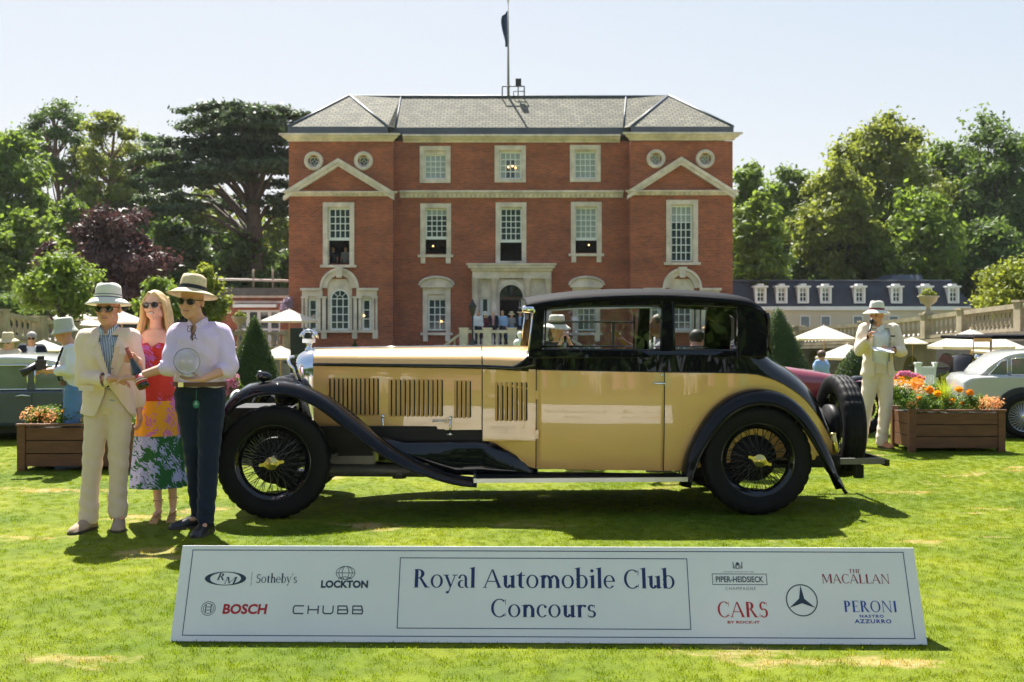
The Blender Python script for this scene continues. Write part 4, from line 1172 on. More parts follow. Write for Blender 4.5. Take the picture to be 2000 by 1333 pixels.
# white picket fence on the right
fr = thing('white_fence', P(1840, 760, 21.5), 'white slatted fence behind the flower bed', 'fence')
Yf = 21.5
for a in (1793, 1828, 1836, 1883):
    p = P(a, 712, Yf); MB().box((p.x, Yf, p.z / 2), (.10, .10, p.z)).box((p.x, Yf, p.z + .02), (.13, .13, .04)).build('post', WHITE_PAINT, fr)
for a, bb in ((1793, 1828), (1836, 1883)):
    for py in (719, 757):
        A, B_ = P(a, py, Yf), P(bb, py, Yf); MB().b2(A.x, B_.x, Yf - .03, Yf + .03, A.z - .025, A.z + .025).build('rail', WHITE_PAINT, fr)
    n = 11
    for k in range(n):
        x = hx(a + (bb - a) * (k + .7) / (n + .4), Yf); MB().b2(x - .012, x + .012, Yf - .031, Yf - .05, .03, hz(716, Yf)).build('picket', WHITE_PAINT, fr)
MB().b2(hx(1756, 24), hx(1791, 24), 24, 24.4, 0, hz(728, 24)).build('clipped_hedge', L_YELLOW, label='low clipped yellow green hedge left of the white fence', cat='hedge')
# dark board near the left yew cone
bd = thing('dark_board', P(587, 720, 24), 'tall dark display board behind the car mascot', 'display board')
mb = MB(); mb.b2(hx(567, 24), hx(606, 24), 24, 24.25, .0, hz(641, 24)); mb.build('board', M('board_black', (.016, .02, .026), .4, var=.1), bd)
# white statue and lamp by the stairs
st = thing('white_statue', P(1016, 690, 44), 'small white statue in front of the entrance balustrade', 'statue')
zq = EYE - (648 - HZ) * 44 / F; c = (hx(1016, 44), 44, 0)
MB().lathe([(.3, GZ), (.3, GZ + .5), (.2, GZ + .6), (.17, zq - .95), (.24, zq - .62), (.28, zq - .45), (.2, zq - .33), (.07, zq - .28), (.08, zq - .25), (.13, zq - .17), (.13, zq - .08), (.05, zq)], c, 'Z', 12, caps=True).build('figure', M('white_marble', (.75, .75, .72), .6), st)
for px in (923, ):
    lr = thing('lamp_post', P(px, 676, 50.2), 'black lamp post left of the entrance people', 'lamp post')
    x = hx(px, 50.2); zt = hz(585, 50.2); zz0 = zt0 - .8
    MB().tube([(x, 50.2, zz0), (x, 50.2, zt - .75)], .045, 8).lathe([(.14, zz0), (.14, zz0 + .2), (.06, zz0 + .4)], (x, 50.2, 0), 'Z', 8).build('post', IRON, lr)
    MB().lathe([(.08, zt - .75), (.17, zt - .35), (.2, zt - .33), (.08, zt - .15), (.02, zt)], (x, 50.2, 0), 'Z', 6, smooth=False).build('lantern', IRON, lr)
# ---------------------------------------------------------------- the cream and black coupe
def paint(name, col, flake=0.0):
    m, nt, b = new_mat(name)
    b.inputs['Base Color'].default_value = (*col, 1)
    b.inputs['Roughness'].default_value = .32; b.inputs['Coat Weight'].default_value = 1; b.inputs['Coat Roughness'].default_value = .015; b.inputs['Coat IOR'].default_value = 1.6
    b.inputs['Specular IOR Level'].default_value = .5
    v = coords(nt); n = nd(nt, 'ShaderNodeTexNoise', Scale=1.3, Detail=2.0); nt.links.new(v, n.inputs['Vector'])
    bp = nd(nt, 'ShaderNodeBump', Strength=.10, Distance=.02); nt.links.new(n.outputs['Fac'], bp.inputs['Height']); nt.links.new(bp.outputs[0], b.inputs['Coat Normal'])
    return m
CREAM = paint('cream_paint', (.66, .385, .125))
BLACK = paint('black_paint', (.006, .006, .008)); BLACK.node_tree.nodes['Principled BSDF'].inputs['Specular IOR Level'].default_value = 0; BLACK.node_tree.nodes['Principled BSDF'].inputs['Coat IOR'].default_value = 1.5
BLACKM = M('black_chassis', (.010, .010, .011), .5, var=.3, spec=.2)
WINGB = BLACK.copy(); WINGB.name = 'black_wing_paint'; WINGB.node_tree.nodes['Principled BSDF'].inputs['Coat IOR'].default_value = 1.32
RUBBER = M('tyre_rubber', (.008, .008, .009), .62, var=.2, vscale=12, bump=.2, bscale=60, spec=.15)
BRASS = M('brass_yellow', (.62, .50, .16), .25, .85, var=.08)
ALU = M('aluminium_trim', (.42, .43, .45), .3, .9, var=.1)
GREYMETAL = M('grey_cast_metal', (.16, .155, .15), .5, .5, var=.3)
GLASS = glass_mat('car_glass', (.95, .96, .96), .03)
LEATHER = M('brown_leather', (.10, .055, .03), .5)
SEAM = M('panel_gap', (.01, .008, .005), .8, var=0)
FABRIC_TOP = M('black_roof_cloth', (.006, .007, .010), .7, var=.15, vscale=6, bump=.15, bscale=200, spec=.07)

CA = math.radians(2.5); CO = Vector((-1.89, 8.54, 0)); ux, uy = math.cos(CA), math.sin(CA); nx_, ny_ = -math.sin(CA), math.cos(CA)
def C(px, py, d=0.0):
    """photo pixel -> point of the car in car coordinates, d metres in from the near wheel faces"""
    rx = (px - 1000) / F; rz = (HZ - py) / F
    x = ((CO.y + d * ny_) * rx - CO.x - d * nx_) / (ux - uy * rx)
    t = CO.y + x * uy + d * ny_
    return Vector((x, d, EYE + t * rz))
def cxx(px, d): return C(px, 700, d).x
def cz(px, py, d): return C(px, py, d).z
CD = .79     # centreline depth

def interp(tab, x):
    if x <= tab[0][0]: return tab[0][1]
    for (a, va), (b_, vb) in zip(tab[:-1], tab[1:]):
        if x <= b_: return va + (vb - va) * (x - a) / (b_ - a)
    return tab[-1][1]
def sinterp(tab, x):
    """smooth (monotone-ish) interpolation"""
    if x <= tab[0][0]: return tab[0][1]
    if x >= tab[-1][0]: return tab[-1][1]
    i = max(k for k in range(len(tab)) if tab[k][0] <= x)
    i = min(i, len(tab) - 2)
    x0, y0 = tab[i]; x1, y1 = tab[i + 1]; h = x1 - x0; t = (x - x0) / h
    m0 = (y1 - tab[i - 1][1]) / (x1 - tab[i - 1][0]) if i > 0 else (y1 - y0) / h
    m1 = (tab[i + 2][1] - y0) / (tab[i + 2][0] - x0) if i + 2 < len(tab) else (y1 - y0) / h
    return (2 * t**3 - 3 * t**2 + 1) * y0 + (t**3 - 2 * t**2 + t) * h * m0 + (-2 * t**3 + 3 * t**2) * y1 + (t**3 - t**2) * h * m1

car = thing('vintage_car', (0, 0, 0), 'cream and black vintage two door coupe with wire wheels parked on the lawn', 'car')

# --- wheels
def make_wheel(parent, x, d, flip=1):
    w = thing('wheel', (0, 0, 0), None, None); w.parent = parent; w.location = (x, d, .452)
    R = .452; hw = .092
    N = 120
    prof = [(.290, .062), (.300, .078), (.33, .089), (.38, .096), (.415, .092), (.437, .080), (.445, .070), (.452, .045), (.449, .041), (.449, .030), (.4525, .027), (.4525, .004), (.449, 0)]
    prof = [(r, -h) for r, h in prof] + [(r, h) for r, h in reversed(prof[:-1])]
    mb = MB(); rings = []
    for r, h in prof:
        ring = []
        for k in range(N):
            a = 2 * PI * k / N; rr_ = r
            if r > .436 and (k % 4) in (0,): rr_ = r - .009
            ring.append((rr_ * math.cos(a), h * 1.0 * flip, rr_ * math.sin(a)))
        rings.append(ring)
    mb.loft(rings, True, False)
    def bw(name, mb, mat, **k):
        me = mb.mesh(name, mat)
        o = bpy.data.objects.new(name, me); COL.objects.link(o); o.parent = w; tag(o, **k); return o
    bw('tyre', mb, RUBBER)
    mb = MB(); s = flip
    mb.lathe([(.272, -.055 * s), (.292, -.072 * s), (.302, -.080 * s), (.305, -.072 * s), (.29, -.06 * s), (.268, -.03 * s), (.262, 0), (.268, .03 * s), (.30, .07 * s), (.306, .08 * s)], (0, 0, 0), 'Y', 64)
    mb.lathe([(.262, .0), (.256, -.02 * s), (.250, -.035 * s), (.262, -.045 * s), (.272, -.055 * s)], (0, 0, 0), 'Y', 64)
    bw('rim', mb, BLACK)
    mb = MB()
    for k in range(40):
        a = 2 * PI * k / 40; tw = .38 if k % 2 else -.38
        mb.tube([(.045 * math.cos(a + tw * 1.6), -.075 * s, .045 * math.sin(a + tw * 1.6)), (.258 * math.cos(a), -.038 * s, .258 * math.sin(a))], .0028, 4, caps=False)
        a += .08
        mb.tube([(.07 * math.cos(a - tw * 1.5), .01 * s, .07 * math.sin(a - tw * 1.5)), (.262 * math.cos(a), .0, .262 * math.sin(a))], .0028, 4, caps=False)
    bw('spokes', mb, BLACK, kind='stuff')
    mb = MB(); mb.lathe([(.001, .02 * s), (.07, .02 * s), (.07, 0), (.05, -.02 * s), (.048, -.085 * s), (.04, -.1 * s), (.001, -.1 * s)], (0, 0, 0), 'Y', 24); bw('hub', mb, BLACKM)
    mb = MB(); mb.lathe([(.001, .05 * s), (.185, .05 * s), (.19, .06 * s), (.19, .12 * s), (.001, .12 * s)], (0, 0, 0), 'Y', 32); bw('brake_drum', mb, BLACKM)
    mb = MB(); mb.lathe([(.001, -.142 * s), (.022, -.142 * s), (.026, -.132 * s), (.050, -.130 * s), (.054, -.122 * s), (.054, -.098 * s), (.001, -.098 * s)], (0, 0, 0), 'Y', 24)
    for a in (.15, PI + .15):
        u = Vector((math.cos(a), 0, math.sin(a))); v = Vector((-math.sin(a), 0, math.cos(a)))
        pts = [u * .04 + v * .03, u * .065 + v * .012, u * .095 + v * .012, u * .102, u * .095 - v * .012, u * .065 - v * .012, u * .04 - v * .03]
        mb.poly([p + Vector((0, -.128 * s, 0)) for p in pts], (0, .016 * s, 0))
    bw('spinner', mb, BRASS)
    return w
wx0 = C(535, 908, .08).x; wx1 = C(1477, 905, .08).x
wf = make_wheel(car, wx0, .095); wr = make_wheel(car, wx1, .095)
make_wheel(car, wx0, 2 * CD - .095, -1); make_wheel(car, wx1, 2 * CD - .095, -1)
wr.rotation_euler = (0, .5, 0)

# --- bonnet and scuttle
HW = [(600, .305), (612, .315), (780, .40), (942, .47), (1045, .565), (1150, .63), (1300, .665), (1400, .66), (1480, .64), (1540, .585), (1585, .50), (1612, .40), (1630, .28), (1640, .16)]
def sd(px): return CD - sinterp(HW, px)
BELT = [(600, 712), (942, 717), (1045, 722), (1300, 727), (1400, 728), (1450, 729), (1478, 731), (1505, 739), (1532, 751), (1568, 776), (1593, 805), (1606, 826), (1625, 862), (1640, 890)]
def bonnet_ring(px, top_py, bot_py, pxt=None, n=9):
    d = sd(px); b0 = C(px, bot_py, d); b1 = C(px, interp(BELT, px), d)
    zt = cz(px, top_py, CD); x = b0.x
    half = [Vector((x, d + .01, b0.z)), Vector((x, d, (b0.z + b1.z) / 2)), Vector((x, d, b1.z))]
    for k in range(1, n + 1):
        a = PI / 2 * k / n
        half.append(Vector((x, CD - (CD - d) * max(0, math.cos(a)) ** .72, b1.z + (zt - b1.z) * math.sin(a) ** .85)))
    return half + [Vector((p.x, 2 * CD - p.y, p.z)) for p in reversed(half[:-1])]
def bonnet(p0, p1, n, name, mat=CREAM, top=(680, 677), bot=(842, 840)):
    rings = []
    for i in range(n + 1):
        t = i / n; px = p0 + (p1 - p0) * t
        rings.append(bonnet_ring(px, top[0] + (top[1] - top[0]) * t, bot[0] + (bot[1] - bot[0]) * t))
    mb = MB(); mb.loft(rings, False, False); return mb.build(name, mat, car, fix=False)
bon = bonnet(612, 940.6, 10, 'bonnet', top=(681, 676.5), bot=(842, 840))
scu = bonnet(942.8, 1046, 5, 'scuttle', top=(676.3, 676), bot=(862, 862))
# dark ends and seams
for px, tp, bp_ in ((941.7, 676.6, 860),):
    r = bonnet_ring(px, tp + .8, bp_); mb = MB(); mb.loft([r, [p + Vector((.007, 0, 0)) for p in r]], False, False); mb.build('panel_gap', SEAM, car, fix=False)
r = bonnet_ring(612.5, 683, 842); MB().add(r, [tuple(range(len(r)))]).build('firewall', SEAM, car)
# black waist moulding along bonnet and scuttle
mb = MB(); rings = []
for px in range(612, 1046, 30):
    b1 = C(px, interp(BELT, px), sd(px)); h = .012 + .006 * (px - 612) / 430
    rings.append([b1 + Vector((0, -.006, h)), b1 + Vector((0, -.009, 0)), b1 + Vector((0, -.006, -h)), b1 + Vector((0, .01, -h)), b1 + Vector((0, .01, h))])
mb.loft(rings, True, True); mb.build('waist_moulding', BLACK, car, fix=False)
mb = MB(); mb.loft([[Vector((p.x, 2 * CD - p.y, p.z)) for p in r_] for r_ in rings], True, True); mb.build('waist_moulding', BLACK, car, fix=False)
# hinge piano line on the crest
MB().tube([Vector((cxx(612, CD), CD, cz(612, 680.5, CD) + .002)), Vector((cxx(940, CD), CD, cz(940, 676.2, CD) + .002))], .006, 6).build('bonnet_hinge', CHROME, car)
# louvres
lm = MB(); Lh = .31
lm.add([(-.010, 0, -Lh / 2), (.012, -.013, -Lh / 2 + .012), (.012, -.013, Lh / 2 - .012), (-.010, 0, Lh / 2), (.012, 0, -Lh / 2), (.012, 0, Lh / 2)], [(0, 1, 2, 3), (0, 4, 1), (3, 2, 5)], 0, False)
lm.add([(.0125, -.0125, -Lh / 2 + .012), (.0125, .003, -Lh / 2 + .004), (.0125, .003, Lh / 2 - .004), (.0125, -.0125, Lh / 2 - .012)], [(0, 1, 2, 3)], 1)
lm.add([(.0126, -.0015, -Lh / 2 + .004), (.022, -.0015, -Lh / 2 + .01), (.022, -.0015, Lh / 2 - .01), (.0126, -.0015, Lh / 2 - .004)], [(0, 1, 2, 3)], 1)
LM = lm.mesh('louvre', [CREAM, SEAM])
def louvres(p0, p1, n, y0, y1, parent):
    for i in range(n):
        px = p0 + (p1 - p0) * i / (n - 1); d = sd(px)
        c = (C(px, y0, d) + C(px, y1, d)) / 2; hh = C(px, y0, d).z - C(px, y1, d).z
        sl = math.atan2(sd(px + 8) - sd(px - 8), cxx(px + 8, d) - cxx(px - 8, d))
        inst('louvre', LM, parent, (c.x, d - .001, c.z), rot=(0, 0, sl), scale=(1, 1, hh / Lh))
louvres(641, 735, 12, 738, 812, bon); louvres(761, 860, 12, 741, 814, bon); louvres(889, 915, 4, 743, 817, bon); louvres(969, 1025, 7, 746, 823, scu)
# bonnet catches and handle
for px, y0, y1 in ((748, 814, 845), (879, 818, 849)):
    d = sd(px) - .02; a = C(px, y0, d); b_ = C(px, y1, d)
    MB().tube([a, b_], .008, 8).ell(a, (.016, .012, .016)).ell(b_, (.014, .012, .012)).tube([b_ + Vector((-.03, 0, 0)), b_ + Vector((.02, 0, 0))], .005, 6).build('bonnet_catch', CHROME, car)
d = sd(858) - .02
MB().tube([C(846, 823, d), C(870, 823, d)], .007, 8).ell(C(846, 823, d), (.008, .012, .012)).ell(C(870, 823, d), (.008, .012, .012)).build('bonnet_handle', CHROME, car)

# --- radiator shell, grille, cap and mascot
mb = MB(); rings = []
for px, ex, tp in ((612, 0.000, 681), (606, .006, 681), (592, .010, 684), (578, .004, 690), (572, -.012, 697)):
    dd = sd(612) - ex; x = cxx(px, dd); zb_, zt_ = cz(612, 842, dd), cz(612, tp, CD) + ex
    half = [Vector((x + (0 if px > 600 else 0), dd, zb_)), Vector((x, dd, cz(612, 740, dd)))]
    for k in range(1, 11):
        a = PI / 2 * k / 10; half.append(Vector((x, CD - (CD - dd) * max(0, math.cos(a)) ** .55, cz(612, 740, dd) + (zt_ - cz(612, 740, dd)) * math.sin(a) ** .8)))
    # lower part stays further back (px 590), top leans forward
    for p in half:
        f = smoothstep(cz(612, 760, dd), cz(612, 690, dd), p.z); p.x = x * f + cxx(max(px, 592), dd) * (1 - f)
    rings.append(half + [Vector((p.x, 2 * CD - p.y, p.z)) for p in reversed(half[:-1])])
mb.loft(rings, False, False); rad = mb.build('radiator_shell', CHROME, car, fix=False)
MB().add(rings[-1], [tuple(range(len(rings[-1])))]).build('radiator_core', BLACKM, rad)
mb = MB()
xg = cxx(572, .5)
for sg in (-1, 1):
    dd = CD + sg * .27; mb.tube(spline([(xg - .02, CD + sg * .05, cz(612, 697, .6)), (xg - .05, CD + sg * .2, cz(612, 700, .6)), (xg - .03, dd, cz(612, 712, .6)), (xg + .03, dd, cz(612, 735, .6)), (xg + .04, dd, cz(612, 835, .6))], 14), .013, 8)
gr = mb.build('grille_surround', CHROME, rad)
mb = MB()
for k in range(26):
    z = cz(612, 834 - k * 5, .6); mb.b2(xg - .0, xg + .012, CD - .26, CD + .26, z - .004, z + .004)
mb.build('grille_slats', BLACK, rad, kind='stuff')
cm = C(604, 684, CD); cm.z += 0
mb = MB(); mb.lathe([(.036, 0), (.038, .010), (.026, .018), (.022, .045), (.030, .05), (.030, .062), (.0, .064)], (cm.x, CD, cm.z), 'Z', 16); mb.build('radiator_cap', CHROME, car)
mb = MB(); q = cm + Vector((0, 0, .062))
def mm(dx, dz, dy=0): return q + Vector((dx, dy, dz))
mb.b2(q.x - .055, q.x + .055, CD - .03, CD + .03, q.z, q.z + .035)
mb.tube(spline([mm(.062, .045), mm(.05, .085), (mm(.01, .105)), mm(-.035, .10), mm(-.06, .085)], 10), [.009, .017, .018, .015, .013, .015, .017, .016, .014, .010], 8)
mb.tube([mm(-.055, .085), mm(-.075, .062), mm(-.082, .05)], [.015, .012, .006], 6)
mb.tube([mm(-.045, .10), mm(-.048, .125)], [.008, .002], 5)
for sy in (-.014, .014):
    mb.tube([mm(-.045, .09, sy), mm(-.055, .055, sy), mm(-.04, .033, sy)], [.011, .007, .006], 6); mb.tube([mm(.045, .075, sy), mm(.03, .05, sy), mm(.048, .033, sy)], [.014, .009, .006], 6)
mb.tube(spline([mm(.06, .07), mm(.078, .06), mm(.075, .038)], 5), .004, 5)
mb.build('mascot', CHROME, car)

# --- body below the waist
TOPZ = [(1046, 684), (1500, 686), (1530, 700), (1550, 711), (1570, 726), (1590, 747), (1607, 772), (1622, 805), (1632, 845), (1638, 880), (1641, 893)]
BOT = [(942, 862), (962, 865), (980, 874), (995, 888), (1012, 903), (1030, 912), (1050, 918), (1335, 922), (1370, 915), (1460, 900), (1640, 900)]
def body_ring(px, off=0.0, cutin=None):
    d = sd(px) - off; x = cxx(px, d)
    zb = cz(px, interp(BOT, px), d); zm = cz(px, sinterp(BELT, px), d); zt = cz(px, sinterp(TOPZ, px), d if px < 1500 else d + .5 * (CD - d))
    if zm > zt - .01: zm = zt - .01
    if zb > zm - .02: zb = zm - .02
    half = []
    for k in range(6):
        t = k / 5; half.append(Vector((x, d + .05 * (1 - t) ** 2 - .008 * math.sin(PI * t), zb + (zm - zb) * t)))
    rd = smoothstep(1470, 1530, px)
    for k in range(1, 10):
        a = PI / 2 * k / 9
        e = Vector((x, CD - (CD - d) * max(0, math.cos(a)) ** .8, zm + (zt - zm) * math.sin(a)))
        t = k / 9; f = Vector((x, d + .012 * min(1, t / .6) if t < .61 else d + .012 + (CD - d - .012) * (t - .6) / .4, zm + (zt - zm) * min(1, t / .6)))
        half.append(f.lerp(e, rd))
    return half
NC = 5
bpx = [942.8, 955, 970, 985, 1000, 1015, 1030, 1046, 1070, 1120, 1180, 1240, 1298, 1340, 1380, 1420, 1455, 1480, 1500, 1515, 1530, 1545, 1560, 1575, 1590, 1602, 1612, 1622, 1630, 1636, 1640]
low, upp = [], []
for px in bpx:
    h = body_ring(px); low.append(h[:NC + 1]); upp.append(h[NC:])
for sgn, nm in ((1, 'near'), (-1, 'far')):
    fl_ = (lambda p: p.copy()) if sgn == 1 else (lambda p: Vector((p.x, 2 * CD - p.y, p.z)))
    mb = MB(); mb.loft([[fl_(p) for p in r_] for r_ in low], False, False); o = mb.build('body_side', CREAM, car, fix=False)
    mb = MB(); mb.loft([[fl_(p) for p in r_] for r_ in upp[7:]], False, False); o2 = mb.build('waist_panel', BLACK, car, fix=False)
# tail closing
r = body_ring(1640); MB().add(r + [Vector((p.x, 2 * CD - p.y, p.z)) for p in reversed(r)], [tuple(range(2 * len(r)))]).build('tail_panel', BLACK, car)
MB().b2(cxx(960, .4), cxx(1500, .4), CD - .42, CD + .42, .36, .48).build('floor_pan', BLACKM, car)
# door: same skin, slightly proud, with its own edge
def door(sgn):
    mb = MB(); rings = []
    for px in (1049, 1060, 1120, 1180, 1240, 1290, 1296.5):
        h = body_ring(px, .004)[:6]; rings.append(h)
    for rr_ in rings: rr_[0] = rr_[0] + Vector((0, 0, .012)); rr_[-1] = rr_[-1] - Vector((0, 0, .004))
    first = [p + Vector((0, .01, 0)) for p in rings[0]]; last = [p + Vector((0, .01, 0)) for p in rings[-1]]
    rings = [first] + rings + [last]
    if sgn < 0: rings = [[Vector((p.x, 2 * CD - p.y, p.z)) for p in r_] for r_ in rings]
    mb.loft(rings, False, False); return mb.build('door', CREAM, car, fix=False)
dn = door(1); door(-1)
for px in (1047.4, 1297.8):
    h = body_ring(px, .001)[:6]; mb = MB(); mb.loft([[p + Vector((-.004, 0, 0)) for p in h], [p + Vector((.004, 0, 0)) for p in h]], False, False); mb.build('panel_gap', SEAM, car, fix=False)
d = sd(1285) - .045
MB().tube([C(1275, 749, d), C(1292, 750, d), C(1299, 750, d)], [.006, .009, .011], 8).tube([C(1296, 750, d), C(1296, 750, d + .05)], .009, 8).ell(C(1293, 733, d + .03), (.012, .012, .012)).build('door_handle', CHROME, dn)
for py in (772, 849):
    p = C(1049, py, sd(1049) - .012); MB().b2(p.x - .012, p.x + .012, p.y, p.y + .02, p.z - .035, p.z + .035).build('hinge', CREAM, dn)
# black quarter line separating cream and waist
mb = MB(); rings = []
for px in bpx[7:-2]:
    h = body_ring(px); p = h[NC]; nrm = (h[NC] - Vector((h[NC].x, CD, h[NC].z))).normalized(); rings.append([p + nrm * .004 + Vector((0, 0, .005)), p + nrm * .008, p + nrm * .004 - Vector((0, 0, .005)), p - nrm * .01])
mb.loft(rings, True, True); mb.build('coachline', BLACK, car, fix=False)
# front black waist corner over the scuttle (curves up to the screen pillar)
mb = MB(); rows = []
for px, tpy in ((1000, 717), (1012, 712), (1024, 703), (1034, 692), (1040, 684), (1047, 683)):
    row = []
    for k in range(5):
        t = k / 4; py = interp(BELT, px) + (tpy - interp(BELT, px)) * t; row.append(C(px, py, sd(px) - .012 + .006 * t))
    rows.append(row)
mb.loft(rows, False, False); o = mb.build('waist_corner', BLACK, car, fix=False)
sm = o.modifiers.new('thick', 'SOLIDIFY'); sm.thickness = .03; sm.offset = 0

# --- cabin
def dl(py): return .145 + (684 - py) / 90 * .055     # tumblehome: side depth at a row
def side_poly(pts, name, mat=BLACK, th=.045, both=True, sub=0, parent=car):
    q = [C(px, py, dl(py) + sub) for px, py in pts]
    MB().poly(q, (0, th, 0)).build(name, mat, parent, bevel=.006)
    if both:
        q = [Vector((p.x, 2 * CD - p.y, p.z)) for p in q]; MB().poly(q, (0, -th, 0)).build(name, mat, parent)
HEAD = [(1046, 601), (1063, 598), (1130, 588), (1200, 583), (1280, 582), (1380, 586), (1440, 594), (1470, 603), (1485, 615)]
def rl(px, k=0): return sinterp(HEAD, px) + k
side_poly([(1031, 700), (1058, 700), (1064, 604), (1066, 600), (1060, 592), (1044, 594)], 'windscreen_pillar')
side_poly([(1290, 700), (1317, 700), (1315, 597), (1313, 586), (1293, 586), (1293, 597)], 'door_pillar', sub=-.004)
side_poly([(1441, 698), (1499, 698), (1499, 650), (1496, 622), (1488, 606), (1470, 597), (1441, 590)], 'rear_quarter')
side_poly([(1058.1, 700), (1289.9, 700), (1289.9, 684), (1058.6, 682)], 'sill_rail')
side_poly([(1317.1, 700), (1440.9, 700), (1440.9, 684), (1317.1, 684)], 'sill_rail')
hp = [(px, rl(px)) for px in range(1066, 1440, 34)]
side_poly([(1066.1, 603)] + [(1130, 600), (1200, 598), (1292.9, 597)] + [(1292.9, rl(1292) - 2)] + [(px, rl(px) - 2) for px in (1240, 1180, 1120, 1067)], 'header_rail')
side_poly([(1315.1, 597), (1380, 598), (1440.9, 602), (1440.9, rl(1440) - 2), (1400, rl(1400) - 2), (1360, rl(1360) - 2), (1315.1, rl(1316) - 2)], 'header_rail')
# window frames and glass
def pane_side(pts, name='side_window', frame=True):
    q = [C(px, py, dl(py) + .022) for px, py in pts]
    for sg in (1, -1):
        qq = [p.copy() if sg == 1 else Vector((p.x, 2 * CD - p.y, p.z)) for p in q]
        MB().poly(qq, (0, .004 * sg, 0)).build(name, GLASS, car)
        if frame:
            q3 = [p + Vector((0, -.014 * sg, 0)) for p in qq]
            mb = MB()
            for a, b_ in zip(q3, q3[1:] + q3[:1]): mb.tube([a, b_], .007, 6)
            mb.build('window_frame', CHROME if sg == 1 and False else BLACK, car)
pane_side([(1064, 682), (1290, 684), (1293, 597), (1200, 598), (1130, 600), (1066, 603)])
pane_side([(1317, 684), (1441, 684), (1441, 602), (1380, 598), (1315, 597)])
MB().tube([C(1068, 607, dl(606) + .01), C(1130, 603, dl(603) + .01), C(1200, 601.5, dl(601) + .01), C(1288, 600.5, dl(600) + .01)], .008, 6).tube([C(1288, 601, dl(600) + .01), C(1287, 622, dl(622) + .01)], .007, 6).build('window_bead', ALU, car)
# chrome rail seen through the far window
yy = 2 * CD - .26
MB().tube([C(1072, 628, yy), C(1236, 630, yy)], .008, 6).tube([C(1238, 612, yy), C(1238, 684, yy)], .010, 6).build('far_window_bead', ALU, car)
for px in (1104, 1274):
    p = C(px, 684, .24); MB().tube([p, p + Vector((0, 0, .06))], .011, 8).build('lock_pull', WHITE_PAINT, car); MB().tube([p + Vector((0, 0, .0601)), p + Vector((0, 0, .115))], .011, 8).build('lock_pull_knob', BLACK, car)
# roof
RT = [(1030, 592), (1050, 588), (1080, 583.5), (1130, 578), (1200, 574), (1270, 573), (1330, 574), (1400, 579), (1440, 583), (1465, 589), (1482, 599), (1492, 612), (1497, 630)]
mb = MB(); rings = []
for px in (1026, 1032, 1050, 1080, 1120, 1160, 1200, 1240, 1280, 1320, 1360, 1400, 1430, 1450, 1465, 1476, 1484, 1490, 1494, 1497):
    d = dl(590) - .012 + .10 * smoothstep(1440, 1500, px) ** 2; t = sinterp(RT, px); ze_ = cz(px, t, d + .1); x = cxx(px, d + .05)
    zl = min(ze_ - .02, cz(px, rl(px) if px < 1470 else rl(1470) + (px - 1470) * .5, d))
    half = [Vector((x, d + .015, zl - .01)), Vector((x, d - .004, zl)), Vector((x, d - .004, zl + .012)), Vector((x, d + .004, ze_ - .026)), Vector((x, d + .022, ze_ - .010)), Vector((x, d + .07, ze_ + .002)), Vector((x, d + .18, ze_ + .02)), Vector((x, CD - .2, ze_ + .035)), Vector((x, CD, ze_ + .04))]
    rings.append(half + [Vector((p.x, 2 * CD - p.y, p.z)) for p in reversed(half[:-1])])
mb.loft(rings, False, False); rf_ = mb.build('roof', FABRIC_TOP, car, fix=False)
MB().add(rings[0], [tuple(range(len(rings[0])))]).build('roof_front', BLACK, car)
sm = rf_.modifiers.new('thick', 'SOLIDIFY'); sm.thickness = .012; sm.offset = -1
# gutter line
mb = MB(); mb.tube([r_[2] + Vector((0, -.004, .004)) for r_ in rings[2:16]], .006, 6); mb.build('gutter', BLACK, car)
# back of the cabin
mb = MB(); rows = []
for py, xo in ((612, 0), (625, .0), (650, .0), (675, .0), (692, .015)):
    row = []
    for k in range(13):
        t = k / 12; d = .155 + (2 * CD - .31) * t; bow = .05 * (1 - (2 * t - 1) ** 4)
        row.append(Vector((cxx(1494 + (3 if py > 620 else 0), .2) + bow + xo, d, cz(1497, py, .2))))
    rows.append(row)
mb.loft(rows, False, False); o = mb.build('cabin_back', BLACK, car, fix=False); sm = o.modifiers.new('t', 'SOLIDIFY'); sm.thickness = .02
# windscreen
a0, a1 = C(1050, 605, .22), C(1040, 690, .16)
q = [a1, Vector((a1.x, 2 * CD - a1.y, a1.z)), Vector((a0.x, 2 * CD - a0.y, a0.z)), a0]
MB().poly(q, (.005, 0, 0)).build('windscreen', GLASS, car)
mb = MB()
for p_, r_ in zip(q, q[1:] + q[:1]): mb.tube([p_ + Vector((-.03, 0, 0)), r_ + Vector((-.03, 0, 0))], .013, 8)
mb.build('windscreen_frame', CHROME, car)
MB().tube([C(1024, 604, .20), C(1042, 604, .20)], [.03, .033], 12).ell(C(1022, 604, .20), (.012, .028, .028)).tube([C(1041, 600, .2), C(1044, 615, .2)], [.02, .010], 8).build('screen_side_lamp', CHROME, car)
MB().tube([C(1046, 596, .3), Vector((C(1046, 596, .3).x, 2 * CD - .3, C(1046, 596, .3).z))], .012, 8).build('screen_visor', CHROME, car)
# interior: seats, steering wheel
mb = MB()
for d in (.42, 1.14):
    mb.ell((cxx(1235, .5), d, cz(1235, 720, .5)), (.10, .22, .12)); mb.ell((cxx(1410, .5), d, cz(1410, 700, .5)), (.12, .25, .08))
mb.build('seat_backs', LEATHER, car, kind='stuff')
# lining under the roof
MB().b2(cxx(1080, .3), cxx(1470, .3), .30, 2 * CD - .30, cz(1200, 588, .3) - .01, cz(1200, 588, .3)).build('headlining', LEATHER, car)

